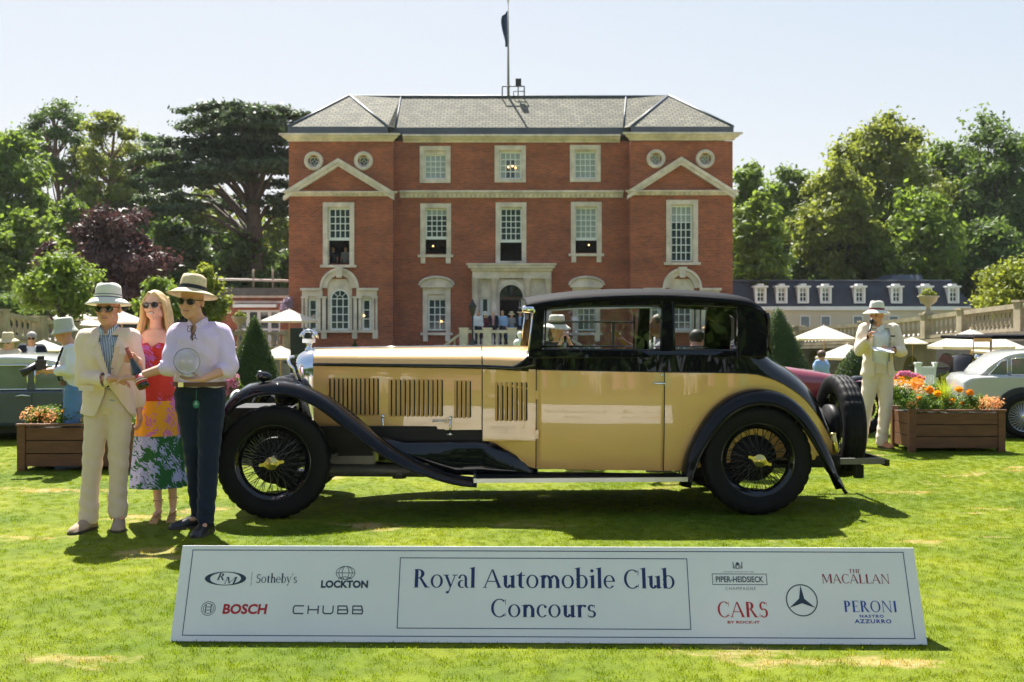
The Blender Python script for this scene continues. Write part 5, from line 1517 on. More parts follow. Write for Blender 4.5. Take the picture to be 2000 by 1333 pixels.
# --- wings
def wing(path, skirt, name, d_in=.27, d_out=-.035, n=44, sgn=1, crown=.016):
    pts = spline([C(px, py, .03) for px, py in path], n); rings = []
    for i, p in enumerate(pts):
        t = pts[min(i + 1, n - 1)] - pts[max(i - 1, 0)]; t.y = 0; t.normalize(); nr = Vector((t.z, 0, -t.x)); nr = nr if i >= 0 else nr
        nr = Vector((-t.z, 0, t.x))
        s_ = sinterp(skirt, i / (n - 1)); di = d_in if not callable(d_in) else d_in(i / (n - 1))
        sec = [(-.03, di), (-.004, di - .03), (crown * .6, di * .6), (crown * .4, .06), (-.006, .02), (-.02 - s_ * .10, -.008), (-.03 - s_ * .4, -.026), (-s_ * .9, d_out), (-s_, d_out + .004), (-s_ - .002, d_out + .016)]
        ring = []
        for o_, dd in sec:
            q = p + nr * o_; ring.append(Vector((q.x, dd if sgn > 0 else 2 * CD - dd, q.z)))
        rings.append(ring)
    mb = MB(); mb.loft(rings, False, False); o = mb.build(name, WINGB, car, fix=False)
    s2 = o.modifiers.new('thick', 'SOLIDIFY'); s2.thickness = .006; s2.offset = 0
    return rings
FW = [(414, 880), (416, 850), (423, 822), (436, 797), (456, 774), (490, 756), (540, 749), (590, 758), (640, 783), (700, 829), (760, 874), (830, 914), (890, 935), (932, 941)]
FS = [(0, .04), (.12, .075), (.3, .085), (.5, .085), (.7, .08), (.88, .045), (1, .02)]
RWp = [(1334, 951), (1336, 925), (1345, 888), (1364, 848), (1396, 803), (1436, 774), (1482, 763), (1526, 770), (1562, 793), (1592, 830), (1617, 877), (1637, 925), (1653, 960)]
RS = [(0, .05), (.1, .08), (.3, .11), (.5, .118), (.7, .11), (.85, .09), (1, .01)]
for sgn in (1, -1):
    fr_ = wing(FW, FS, 'front_wing', d_in=lambda t: .27 + .03 * t, sgn=sgn)
    wing(RWp, RS, 'rear_wing', d_in=.20, sgn=sgn)
    mir = (lambda p: p) if sgn == 1 else (lambda p: Vector((p.x, 2 * CD - p.y, p.z)))
    # running board
    x0, x1 = cxx(930, .02), cxx(1337, .02); zt = cz(1100, 935, 0)
    a = MB(); p0 = mir(Vector((x0, .01, 0))); p1 = mir(Vector((x1, .27, 0)))
    a.b2(p0.x, p1.x, p0.y, p1.y, zt - .03, zt); rb_ = a.build('running_board', BLACKM, car)
    a = MB(); q0 = mir(Vector((x0, -.012, 0))); q1 = mir(Vector((x1, .0095, 0))); a.b2(q0.x, q1.x, q0.y, q1.y, zt - .030, zt + .004)
    a.b2(x0 - .02, x0 - .001, q0.y, p1.y, zt - .03, zt + .006).b2(x1 + .001, x1 + .02, q0.y, p1.y, zt - .03, zt + .006)
    a.build('board_edging', ALU, rb_)
    a = MB()
    for k in range(8): a.b2(x0 + .02, x1 - .02, *sorted((mir(Vector((0, .03 + .03 * k, 0))).y, mir(Vector((0, .04 + .03 * k, 0))).y)), zt + .0005, zt + .004)
    a.build('board_ribs', BLACKM, rb_, kind='stuff')
    # apron between wing, running board and chassis
    mb = MB(); rows = []
    for px in (640, 690, 740, 790, 840, 890, 940, 990, 1050):
        if px <= 930: base = min(fr_, key=lambda r_: abs(r_[1].x - cxx(px, .27)))[1]; zb = base.z - .005
        else: zb = zt - .001
        row = []
        ztop = max(zb + .01, cz(px, 862 if px < 960 else 862 + (px - 960) * .55, .36))
        for k in range(6):
            t = k / 5; dd = .262 + .045 * (t ** 1.6); row.append(mir(Vector((cxx(px, .3), dd, zb + (ztop - zb) * t))))
        rows.append(row)
    mb.loft(rows, False, False); o = mb.build('side_apron', BLACK, car, fix=False)
    s2 = o.modifiers.new('thick', 'SOLIDIFY'); s2.thickness = .004
# side lamp on the wing
p = C(515, 736, .12); mb = MB(); rings = []
for t in [k / 10 for k in range(11)]:
    r = .042 * math.sqrt(max(0.0005, 1 - (1 - t * 1.9) ** 2)) if t < .5 else .042 * (1 - ((t - .5) * 2) ** 1.8) ** .9 + .001
    rings.append([Vector((p.x - .065 + .135 * t, p.y + r * math.cos(a), p.z + r * math.sin(a) * .95)) for a in [2 * PI * k / 16 for k in range(16)]])
mb.loft(rings, True, True); mb.tube([(p.x - .005, p.y, p.z - .03), (p.x - .01, p.y, p.z - .10)], [.014, .02], 8); mb.build('side_lamp', BLACK, car)
MB().ell((p.x - .03, p.y, p.z + .042), (.02, .008, .006)).build('lamp_tip', CHROME, car)
# far side lamp and headlamps (seen as dark shapes ahead of the radiator)
mb = MB(); p2 = Vector((cxx(560, .5), CD - .30, cz(560, 760, .5)))
for d in (CD - .34, CD + .34):
    rings = []
    for t in [k / 8 for k in range(9)]:
        r = .125 * (1 - (1 - t) ** 2.4) ** .5 + .002
        rings.append([Vector((xg + .12 - .24 * t, d + r * math.cos(a), cz(560, 765, .5) + r * math.sin(a))) for a in [2 * PI * k / 18 for k in range(18)]])
    mb.loft(rings, True, True)
mb.build('headlamps', BLACK, car, kind='stuff')
MB().tube([(xg - .05, .3, cz(560, 800, .5)), (xg - .05, 2 * CD - .3, cz(560, 800, .5))], .02, 8).build('lamp_bar', CHROME, car)

# --- chassis and underside
zr0 = cz(850, 861, .37)
mb = MB()
for d in (.37, 2 * CD - .43):
    mb.b2(cxx(470, .4), cxx(960, .4), d, d + .06, zr0 - .02, zr0 + .12); mb.b2(cxx(960.1, .4), cxx(1640, .4), d, d + .06, .34, .44)
mb.build('chassis_rails', BLACKM, car, kind='stuff')
MB().b2(cxx(748, .33), cxx(941, .33), .365, .37, cz(800, 862, .36), cz(800, 839, .36)).build('frame_cover', BLACKM, car)
MB().tube([(wx0, .2, .40), (wx0, 2 * CD - .2, .40)], .035, 10).build('front_axle', BLACKM, car)
MB().tube([(wx1, .2, .42), (wx1, 2 * CD - .2, .42)], .05, 10).ell((wx1, CD, .42), (.17, .15, .17)).build('rear_axle', BLACKM, car)
mb = MB()
for d in (.33, 2 * CD - .33):
    for k in range(5): mb.tube(spline([(wx0 - .45 + .06 * k, d, .46 - .014 * k), (wx0, d, .37 - .014 * k), (wx0 + .48 - .06 * k, d, .48 - .014 * k)], 8), .012, 4)
mb.build('leaf_springs', GREYMETAL, car, kind='stuff')
MB().b2(cxx(640, .5), cxx(730, .5), CD - .2, CD + .2, .30, .60).tube([C(640, 918, .6), C(860, 920, .6)], .055, 12).build('engine_sump', GREYMETAL, car)
MB().lathe([(.06, 0), (.06, .06), (.03, .09)], C(780, 934, .6), 'Z', 12, caps=True).build('drain_plug', GREYMETAL, car)
MB().tube([C(700, 905, .8), C(1000, 928, .8), C(1340, 932, .8)], .03, 10).build('exhaust_pipe', GREYMETAL, car)
mb = MB(); rings = []
MB().b2(wx1 - .25, wx1 + .45, .24, 2 * CD - .24, .44, .62).build('rear_floor', BLACKM, car)
MB().b2(wx0 - .42, wx0 + .75, CD - .26, CD + .26, .44, .85).build('engine_block', BLACKM, car)

# --- spare wheel, rear irons, bumper
sp_ = make_wheel(car, 0, 0)
pc = C(1640, 832, CD); sp_.location = (pc.x, CD, pc.z); sp_.rotation_euler = (0, -.22, PI / 2)
mb = MB(); rings = []
b0, b1 = C(1640, 899, .26), C(1727, 903, .26)
mb = MB(); mb.box(((b0.x + b1.x) / 2, .26, (b0.z + b1.z) / 2), (b1.x - b0.x, .03, .05)); mb.box(((b0.x + b1.x) / 2, 2 * CD - .26, (b0.z + b1.z) / 2), (b1.x - b0.x, .03, .05)); mb.build('bumper_irons', GREYMETAL, car, kind='stuff')
MB().b2(b1.x, b1.x + .03, .22, 2 * CD - .22, b1.z - .03, b1.z + .025).build('rear_bumper', BLACK, car)
MB().tube([(b1.x - .1, CD - .2, b1.z), (b1.x - .1, CD - .2, b1.z + .14)], .012, 8).tube([(b0.x, CD, b1.z - .0), (b1.x, CD, b1.z)], .018, 8).build('spare_carrier', BLACK, car)
p = C(1628, 850, .10); MB().tube([p, p - Vector((-.02, 0, .14))], [.02, .026], 10).tube([p + Vector((-.025, 0, .006)), p + Vector((.02, 0, .006))], .012, 8).build('rear_lamp', BRASS, car)
MB().b2(b0.x + .15, b0.x + .22, .3, .36, b1.z - .14, b1.z - .03).build('tow_bracket', BLACKM, car)
car.location = CO; car.rotation_euler = (0, 0, CA)
# ---------------------------------------------------------------- people
def V3(*a): return Vector(a)
def capsule(mb, a, b, ra, rb, n=12, sx=1.0, side=None):
    a, b = Vector(a), Vector(b); t = (b - a)
    if t.length < 1e-5: t = V3(0, 0, 1) * 1e-4
    t.normalize()
    q = Vector(side) if side is not None else (V3(1, 0, 0) if abs(t.x) < .8 else V3(0, 1, 0))
    q = (q - t * q.dot(t)).normalized(); w = t.cross(q); rings = []
    for i in range(4):
        an = -PI / 2 + .15 + (PI / 2 - .15) * i / 3; c = a + t * ra * math.sin(an); r = ra * math.cos(an)
        rings.append([c + (q * math.cos(2 * PI * k / n) * sx + w * math.sin(2 * PI * k / n)) * r for k in range(n)])
    for i in range(4):
        an = (PI / 2 - .15) * i / 3; c = b + t * rb * math.sin(an); r = rb * math.cos(an)
        rings.append([c + (q * math.cos(2 * PI * k / n) * sx + w * math.sin(2 * PI * k / n)) * r for k in range(n)])
    mb.loft(rings, True, True)
    return mb

def blob(mb, name, mats, parent, voxel=.008, smooth=3, cut=None, thick=0, wrinkle=None, **kw):
    """merge overlapping closed shapes into one continuous skin"""
    me = mb.mesh(name + '_src', mats, origin(parent))
    for p in me.polygons: p.use_smooth = True
    o = bpy.data.objects.new('src', me); COL.objects.link(o)
    r = o.modifiers.new('r', 'REMESH'); r.mode = 'VOXEL'; r.voxel_size = voxel; r.use_smooth_shade = True
    s = o.modifiers.new('s', 'SMOOTH'); s.factor = .6; s.iterations = smooth
    dg = bpy.context.evaluated_depsgraph_get(); ev = o.evaluated_get(dg)
    m2 = bpy.data.meshes.new_from_object(ev); m2.name = name
    bpy.data.objects.remove(o); bpy.data.meshes.remove(me)
    if not len(m2.materials):
        for m in (mats if isinstance(mats, (list, tuple)) else [mats]): m2.materials.append(m)
    o2 = bpy.data.objects.new(name, m2); COL.objects.link(o2); o2.parent = parent
    org = origin(parent)
    n = len(m2.vertices); co = np.empty(n * 3, np.float32); m2.vertices.foreach_get('co', co); co = co.reshape(-1, 3) + np.array(org, np.float32)
    if wrinkle is not None:
        no = np.empty(n * 3, np.float32); m2.vertices.foreach_get('normal', no); no = no.reshape(-1, 3)
        co2 = co + no * wrinkle(co)[:, None]
        m2.vertices.foreach_set('co', (co2 - np.array(org, np.float32)).astype(np.float32).ravel()); m2.update()
    if cut is not None:
        import bmesh
        bm = bmesh.new(); bm.from_mesh(m2); og = Vector(org)
        dead = [f for f in bm.faces if cut(f.calc_center_median() + og, f.normal)]
        bmesh.ops.delete(bm, geom=dead, context='FACES'); bm.to_mesh(m2); bm.free()
    m2.polygons.foreach_set('use_smooth', [True] * len(m2.polygons))
    if thick:
        sd_ = o2.modifiers.new('thick', 'SOLIDIFY'); sd_.thickness = thick; sd_.offset = -1
    return tag(o2, **kw)

def skin(name, col): return M(name, col, .5, var=.07, vscale=9, sub=.12, bump=.05, bscale=60)
SKIN_A = skin('skin_ruddy', (.62, .31, .21)); SKIN_B = skin('skin_fair', (.72, .42, .30)); SKIN_C = skin('skin_tanned', (.60, .32, .21)); SKIN_D = skin('skin_dark', (.14, .065, .04))
def cloth(name, col, bump=.9, bs=11, stretch=(1, 1, .35), rough=.85, var=.05):
    return M(name, col, rough, var=var, vscale=4, bump=bump, bscale=bs, stretch=stretch, sheen=.15, spec=.2)
C_LINEN = cloth('linen_beige', (.78, .61, .50)); C_LINEN2 = cloth('linen_trouser', (.70, .55, .43)); C_CREAM = cloth('linen_cream', (.74, .62, .50)); C_LILAC = cloth('lilac_shirt', (.70, .56, .80)); C_NAVY = cloth('navy_trouser', (.010, .017, .036)); C_WHITE = cloth('white_cotton', (.72, .73, .78))
C_BLUE = cloth('blue_cotton', (.10, .22, .45)); C_DARK = cloth('navy_blazer', (.012, .016, .028)); C_MAROON = cloth('maroon_cloth', (.10, .02, .03)); C_PINK = cloth('pink_cloth', (.5, .25, .25)); C_GREY = cloth('grey_cloth', (.25, .25, .26)); C_SKYB = cloth('pale_blue_shirt', (.28, .42, .68)); C_GREEN = cloth('green_cloth', (.02, .25, .13)); C_TAN = cloth('tan_cloth', (.35, .25, .15))
STRAW = M('straw_hat', (.62, .50, .30), .75, var=.1, vscale=30, bump=.25, bscale=90)
STRAWT = M('tan_straw', (.44, .28, .12), .8, var=.12, vscale=25, bump=.3, bscale=90)
HATWHITE = M('white_hat', (.72, .69, .60), .7, var=.05, bump=.15, bscale=90)
RIBBON_K = M('hat_ribbon_black', (.012, .012, .016), .6); RIBBON_N = M('hat_ribbon_navy', (.05, .05, .16), .6); RIBBON_R = M('hat_ribbon_red', (.22, .03, .05), .6)
LENS = M('sunglass_lens', (.012, .010, .010), .06, spec=.8, var=0)
FRAME_B = M('spectacle_frame', (.02, .012, .010), .3)
LIPS = M('lips', (.42, .14, .12), .45); TEETH = M('teeth', (.8, .78, .72), .35)
LEATHER_B = M('belt_leather', (.10, .045, .025), .45); SUEDE = M('suede_shoe', (.34, .25, .17), .9, var=.1); SHOE_K = M('black_shoe', (.012, .013, .016), .35); SHOE_O = M('tan_shoe', (.42, .17, .06), .45); SOLE = M('shoe_sole', (.05, .04, .035), .7)
HAIR_BL = M('blonde_hair', (.62, .42, .19), .5, var=.28, vscale=30, stretch=(6, 6, .5), bump=.8, bscale=30); HAIR_BR = M('brown_hair', (.10, .055, .03), .6, var=.3, vscale=20, bump=.5); HAIR_GR = M('grey_hair', (.32, .30, .28), .7, var=.2, vscale=20); HAIR_K = M('dark_hair', (.02, .015, .012), .6); BEARD = M('stubble', (.20, .12, .085), .8)
m, nt, b = new_mat('striped_shirt')
v = coords(nt); w = nd(nt, 'ShaderNodeTexWave', Scale=26.0); w.wave_type = 'BANDS'; w.bands_direction = 'X'; nt.links.new(v, w.inputs[0])
nt.links.new(ramp(nt, w.outputs['Fac'], [(.45, (.62, .66, .76)), (.55, (.085, .13, .30))]), b.inputs['Base Color']); b.inputs['Roughness'].default_value = .8; STRIPE = m

def hand(mb, W, d, nrm, curl=.35, left=1, size=1.0, thumb=.6):
    """palm with four unequal bent fingers and a thumb; d to the fingertips, nrm out of the palm"""
    d = Vector(d).normalized(); nrm = Vector(nrm); nrm = (nrm - d * nrm.dot(d)).normalized(); s = d.cross(nrm) * left; W = Vector(W); k = size
    for j in (-.026, -.009, .009, .026): capsule(mb, W + d * .008 * k + s * j * .6 * k, W + d * .085 * k + s * j * k, .0165 * k, .014 * k, 8)
    for j, ln in ((-.030, .066), (-.010, .078), (.011, .072), (.030, .056)):
        p = W + d * .088 * k + s * j * k; a = curl; r = .0088 * k
        for i, f in enumerate((.42, .33, .25)):
            a2 = a * (i + .6); dirv = (d * math.cos(a2) + nrm * math.sin(a2) + s * j * .8).normalized(); q = p + dirv * ln * f * k * 1.1
            capsule(mb, p, q, r, r * .92, 8); p = q; r *= .92
    p = W + d * .028 * k - s * .024 * k; t1 = (d * .6 - s * .75 + nrm * thumb * .5).normalized(); q = p + t1 * .040 * k; capsule(mb, p, q, .014 * k, .0115 * k, 8)
    t2 = (d * .9 - s * .15 + nrm * thumb).normalized(); capsule(mb, q, q + t2 * .035 * k, .011 * k, .0085 * k, 8)

def head_prims(mb, H, sc=1.0, fem=False):
    c, r, f, u = H
    R = Matrix((r, f, u)).transposed()
    def e(x, y, z, a, b_, c_): mb.ell(c + (r * x + f * y + u * z) * sc, (a * sc, b_ * sc, c_ * sc), R, 14, 10)
    jw = .9 if fem else 1.0
    e(0, -.012, .035, .076, .094, .086); e(0, .012, -.03, .060 * jw, .076, .080); e(0, .058, -.092, .026 * jw, .024, .022); e(0, .03, -.075, .048 * jw, .05, .04)
    for s in (-1, 1):
        e(s * .034, .060, -.028, .026, .024, .026); e(s * .078, -.006, -.005, .010, .020, .030); e(s * .030, .078, .026, .024, .012, .009)
        e(s * .052, .0, -.06, .016 * jw, .04, .035)
    capsule(mb, c + (f * .086 + u * .018) * sc, c + (f * .108 - u * .022) * sc, .009 * sc, .013 * sc, 8)
    e(-.011, .096, -.028, .009, .010, .008); e(.011, .096, -.028, .009, .010, .008)
    e(0, .080, -.056, .026, .014, .011)

def face_parts(root, H, body, sc=1.0, glasses=True, mouth='closed', eyes=True):
    c, r, f, u = H; R = Matrix((r, f, u)).transposed()
    def pt(x, y, z): return c + (r * x + f * y + u * z) * sc
    mb = MB()
    if mouth == 'smile':
        MB().ell(pt(0, .0905, -.058), (.027 * sc, .008 * sc, .0105 * sc), R).build('lips', LIPS, root)
        MB().ell(pt(0, .0945, -.0575), (.022 * sc, .006 * sc, .006 * sc), R).build('teeth', TEETH, root)
    else:
        mb.tube([pt(-.024, .086, -.058), pt(-.01, .095, -.060), pt(.01, .095, -.060), pt(.024, .086, -.058)], .0042 * sc, 6); mb.build('lips', LIPS, root)
    if glasses:
        g = MB()
        for s in (-1, 1):
            pts = [pt(s * (.034 + .025 * math.cos(a)), .094 - .010 * abs(math.cos(a)) * (1 if math.cos(a) > 0 else -.2), .006 + .0195 * math.sin(a) - .002) for a in [2 * PI * k / 14 for k in range(14)]]
            g.poly(pts, f * .004 * sc)
        g.build('sunglass_lenses', LENS, root, kind='stuff')
        g = MB(); g.tube([pt(-.012, .098, .014), pt(.012, .098, .014)], .003 * sc, 6)
        for s in (-1, 1):
            g.tube([pt(s * .058, .086, .016), pt(s * .078, .05, .014), pt(s * .083, -.01, .010)], .0032 * sc, 6)
            g.tube([pt(s * (.034 + .026 * math.cos(a)), .0965 - .010 * abs(math.cos(a)) * (1 if math.cos(a) > 0 else -.2), .004 + .0205 * math.sin(a)) for a in [2 * PI * k / 14 for k in range(15)]], .0024 * sc, 5)
        g.build('sunglass_frame', FRAME_B, root)
    elif eyes:
        g = MB()
        for s in (-1, 1): g.ell(pt(s * .030, .083, .004), (.013 * sc, .006 * sc, .006 * sc), R, 8, 6)
        g.build('eyes', FRAME_B, root, kind='stuff')

def hat(root, H, mat, ribbon, brim=.17, crown=.115, tilt=-.08, z=.055, kind='fedora', stripe=False, droop=.02, rim_up=0.0, sc=1.0):
    c, r, f, u = H; hr_ = Matrix.Rotation(tilt, 3, r); f2 = hr_ @ f; u2 = hr_ @ u
    o = c + u * z - f * .008
    o = c + (u * z - f * .008) * sc
    def P3(x, y, zz): return o + (r * x + f2 * y + u2 * zz) * sc
    n = 36; mb = MB(); rings = []
    prof = [(.085, -.002, 1.16), (.086, .0, 1.16), (.12, -.004, 1.10), (brim * .85, -.010 - droop * .4, 1.05), (brim, -.012 - droop, 1.03), (brim + .002, -.009 - droop, 1.03), (brim * .85, -.004 - droop * .4, 1.05), (.11, .004, 1.12), (.0885, .010, 1.16), (.088, .03, 1.16), (.084, crown * .7, 1.15)]
    if kind == 'bucket': prof = [(.085, 0, 1.15), (.12, -.035, 1.1), (brim, -.055, 1.08), (brim, -.05, 1.08), (.115, -.028, 1.1), (.090, .01, 1.15), (.086, crown * .8, 1.12)]
    for (rr_, zz, el) in prof:
        ring = []
        for k in range(n):
            a = 2 * PI * k / n; q = rr_ if rr_ < brim * .8 else rr_ * (1 + .02 * math.cos(2 * a))
            dz = (rim_up * abs(math.cos(a)) ** 3 if rr_ > .11 else 0) - (.012 * max(0, math.sin(a)) if rr_ > brim * .8 else 0)
            ring.append(P3(q * math.cos(a), q * el * math.sin(a), zz + dz))
        rings.append(ring)
    # crown top with pinch
    for rr_, zz in ((.078, crown * .90), (.064, crown * .99), (.042, crown * .985), (.018, crown * .95)):
        ring = []
        for k in range(n):
            a = 2 * PI * k / n; front = max(0, math.sin(a)); pin = (.14 * front * abs(math.cos(a)) if kind == 'fedora' else 0)
            dz = (-.018 * (1 - abs(math.cos(a))) * (1 if rr_ < .07 else .3) if kind == 'fedora' else 0) + .012 * front * (kind == 'fedora')
            ring.append(P3(rr_ * (1 - pin) * math.cos(a), rr_ * 1.14 * math.sin(a), zz + dz))
        rings.append(ring)
    mb.loft(rings, True, True); h = mb.build('hat', mat, root, fix=True)
    if ribbon is not None:
        def band(z0, z1, nm, mt, ex):
            m2 = MB(); m2.loft([[P3((.0885 + ex) * math.cos(2 * PI * k / n), (.0885 + ex) * 1.16 * math.sin(2 * PI * k / n), zz) for k in range(n)] for zz in (z0, z1)], True, False); m2.build(nm, mt, h, fix=False)
        if stripe: band(.012, .034, 'hat_band', mat, .0010); band(.012, .017, 'hat_ribbon', ribbon, .0022); band(.030, .035, 'hat_ribbon', ribbon, .0022)
        else: band(.010, .036, 'hat_ribbon', ribbon, .0022)
    return h

def shoe(root, heel, toe, mat, h=.118, w=.052, name='shoe', sole=SOLE):
    heel, toe = Vector(heel), Vector(toe); d = (toe - heel); L = d.length; d /= L; s = V3(-d.y, d.x, 0).normalized(); z0 = heel.z; mb = MB(); rings = []; so = []
    for t, ww, hh in ((-.02, .45, .45), (.02, .75, .85), (.12, .88, 1.0), (.30, .85, 1.0), (.45, .9, .78), (.62, 1.0, .60), (.80, .98, .48), (.93, .75, .38), (1.0, .35, .22)):
        c = heel + d * L * t; hw = w * ww; hz_ = h * hh
        rings.append([V3(*(c + s * hw * x)) + V3(0, 0, zz) for x, zz in ((-1, .018), (-.98, hz_ * .45), (-.72, hz_ * .85), (-.3, hz_), (.3, hz_), (.72, hz_ * .85), (.98, hz_ * .45), (1, .018))])
        so.append([V3(*(c + s * hw * 1.06 * x)) + V3(0, 0, zz) for x, zz in ((-1, 0), (-1, .02), (1, .02), (1, 0))])
    mb.loft(rings, True, True); o = mb.build(name, mat, root); MB().loft(so, True, True, 0, False).build('sole', sole, o); return o

def ring_torso(mb, J, prof, n=20):
    """prof: list of (t from pelvis 0 to neck 1, half width, half depth); follows pelvis-chest-neck"""
    pe, ch, ne = Vector(J['pelvis']), Vector(J['chest']), Vector(J['neck']); lat = (Vector(J['shR']) - Vector(J['shL'])).normalized()
    pl = (Vector(J['hipR']) - Vector(J['hipL'])).normalized(); rings = []
    for t, w, d in prof:
        c = pe.lerp(ch, t / .62) if t < .62 else ch.lerp(ne, (t - .62) / .38)
        up = (ch - pe).normalized() if t < .62 else (ne - ch).normalized()
        q = pl.lerp(lat, max(0, min(1, t / .6))); q = (q - up * q.dot(up)).normalized(); b_ = up.cross(q)
        rings.append([c + q * w * math.copysign(abs(math.cos(a)) ** .85, math.cos(a)) + b_ * d * math.copysign(abs(math.sin(a)) ** .9, math.sin(a)) for a in [2 * PI * k / n for k in range(n)]])
    mb.loft(rings, True, True); return mb

def wr_fn(amp, fr, seed, joints=()):
    def f(co):
        x = co * np.array([1.0, 1.0, 1.0]); a = np.sin(fr * (x[:, 2] * 1.0 + .55 * x[:, 0]) + 2.2 * np.sin(7 * x[:, 0] + seed) + 1.7 * np.sin(11 * x[:, 1] + seed * 2))
        b_ = np.sin(fr * .55 * (x[:, 2] * .8 - x[:, 0] * .9) + 2.0 * np.sin(5 * x[:, 2] + seed)); w = .42 + 0 * a
        for j, r in joints: w = np.maximum(w, np.exp(-np.sum((co - np.array(j)) ** 2, 1) / (r * r)))
        return (amp * (a * .6 + b_ * .5) * w).astype(np.float32)
    return f

def mk_head(J, yaw=0.0, pitch=0.0, roll=0.0, facing=(0, -1, 0)):
    f = Vector(facing).normalized(); f = Matrix.Rotation(yaw, 3, 'Z') @ f; u = V3(0, 0, 1); r = f.cross(u).normalized()
    Rm = Matrix.Rotation(pitch, 3, r); f = Rm @ f; u = Rm @ u; Rr = Matrix.Rotation(roll, 3, f); u = Rr @ u; r = Rr @ r
    return (Vector(J['head']), r, f, u)
def body(root, J, H, skinm, voxel, fem=False, hands=(None, None), legs=True, hsc=1.0, arm=1.0):
    mb = MB(); head_prims(mb, H, hsc, fem)
    c, r, f, u = H; ne = Vector(J['neck'])
    nr = .046 if fem else .058
    capsule(mb, c - u * .055 * hsc - f * .02, ne + V3(0, 0, .0), nr, nr * 1.08, 14); capsule(mb, ne + V3(0, 0, .02), ne - V3(0, 0, .09), nr * 1.05, nr * 1.5, 14)
    k = .88 if fem else 1.0
    ring_torso(mb, J, [(-.12, .10 * k, .08), (0, .155 * k, .095), (.3, .125 * k, .085), (.62, .150 * k, .10), (.85, .165 * k, .085), (.97, .09 * k, .06)])
    for S in 'LR':
        sh, el, wr = Vector(J['sh' + S]), Vector(J['el' + S]), Vector(J['wr' + S])
        a = arm * (.86 if fem else 1)
        capsule(mb, ne - V3(0, 0, .03), sh, .045 * k, .050 * a, 12)
        capsule(mb, sh, el, .050 * a, .040 * a, 12); capsule(mb, el, wr, .041 * a, .027 * a, 12)
        if legs:
            hp, kn, an = Vector(J['hip' + S]), Vector(J['kn' + S]), Vector(J['an' + S])
            capsule(mb, hp, kn, .078 * k, .052 * k, 12); capsule(mb, kn, an, .052 * k, .034 * k, 12)
            ft = (Vector(J['toe' + S]) - an); ft.z = 0; ft = ft.normalized() if ft.length > 1e-4 else f
            g = V3(an.x, an.y, an.z - .068); capsule(mb, g - ft * .02, g + ft * .08, .021, .018, 10); capsule(mb, an, g, .032, .022, 10)
    for i, S in enumerate('LR'):
        hd = hands[i]
        if hd is None:
            el, wr = Vector(J['el' + S]), Vector(J['wr' + S]); d = (wr - el).normalized(); hd = dict(d=d, n=(0.2 if S == 'L' else -.2, -.3, -1) if abs(d.z) < .7 else ((1 if S == 'L' else -1), 0, 0), curl=.4)
        hand(mb, J['wr' + S], hd['d'], hd['n'], hd.get('curl', .35), hd.get('left', 1 if S == 'L' else -1), (.9 if fem else 1.0), hd.get('thumb', .6))
    return blob(mb, 'body', skinm, root, voxel, 2)

def trousers(root, J, mat, voxel=.009, cuff=.062, top=.02, k=1.0, name='trousers', knee_to=None, seed=1, floor=0):
    mb = MB(); ring_torso(mb, J, [(-.14, .12 * k, .10), (-.04, .178 * k, .122), (.08, .165 * k, .115), (.20 + top, .150 * k, .105)])
    js = []
    for S in 'LR':
        hp, kn, an = Vector(J['hip' + S]), Vector(J['kn' + S]), Vector(J['an' + S])
        if knee_to is not None: an = None; capsule(mb, hp, hp.lerp(kn, knee_to), .098 * k, .092 * k, 14); js.append((tuple(hp), .15)); continue
        capsule(mb, hp, kn, .100 * k, .075 * k, 14)
        mid = kn.lerp(an, .5)
        capsule(mb, kn, mid, .075 * k, .068 * k, 14); capsule(mb, mid, an + V3(0, 0, -.03), .068 * k, cuff, 14); js += [(tuple(kn), .12), (tuple(an + V3(0, 0, .08)), .14), (tuple(hp), .14)]
    fl = min(J['anL'][2], J['anR'][2]) - .045
    return blob(mb, name, mat, root, voxel, 3, wrinkle=wr_fn(.008, 62, seed, js), cut=(lambda c, n: n.z < -.6 and c.z < fl + .1) if knee_to is None else None)

def top_garment(root, J, mat, voxel, name='shirt', sleeve=1.0, long_=-.05, k=1.0, cut=None, thick=0, extra=0.0, fem=False, seed=2, sl_r=(.066, .060, .052), collar=True, belly=0):
    mb = MB(); e = extra; kk = k * (.88 if fem else 1)
    ring_torso(mb, J, [(long_, .170 * kk + e * 1.6, .118 + e + belly * .5), (.1, .160 * kk + e * 1.3, .112 + e + belly), (.32, .150 * kk + e, .108 + e + belly), (.62, .172 * kk + e, .122 + e), (.82, .178 * kk + e, .108 + e), (.93, .12 * kk + e, .082 + e), (1.0, .070, .062)])
    js = []
    for S in 'LR':
        sh, el, wr = Vector(J['sh' + S]), Vector(J['el' + S]), Vector(J['wr' + S]); ne = Vector(J['neck'])
        capsule(mb, ne - V3(0, 0, .045), sh, .055 + e, sl_r[0] + e, 14)
        if sleeve >= 1:
            capsule(mb, sh, el, sl_r[0] + e, sl_r[1] + e * .5, 14); end = el.lerp(wr, min(1, sleeve - 1)); 
            if sleeve > 1.01: capsule(mb, el, end, sl_r[1] + e * .5, sl_r[2], 14)
        else: capsule(mb, sh, sh.lerp(el, sleeve), sl_r[0] + e, sl_r[1] + .006 + e, 14)
        js += [(tuple(el), .13), (tuple(sh + V3(0, 0, -.08)), .11)]
    js.append((tuple(J['pelvis']), .2))
    return blob(mb, name, mat, root, voxel, 3, cut=cut, thick=thick, wrinkle=wr_fn(.012, 40, seed, js))

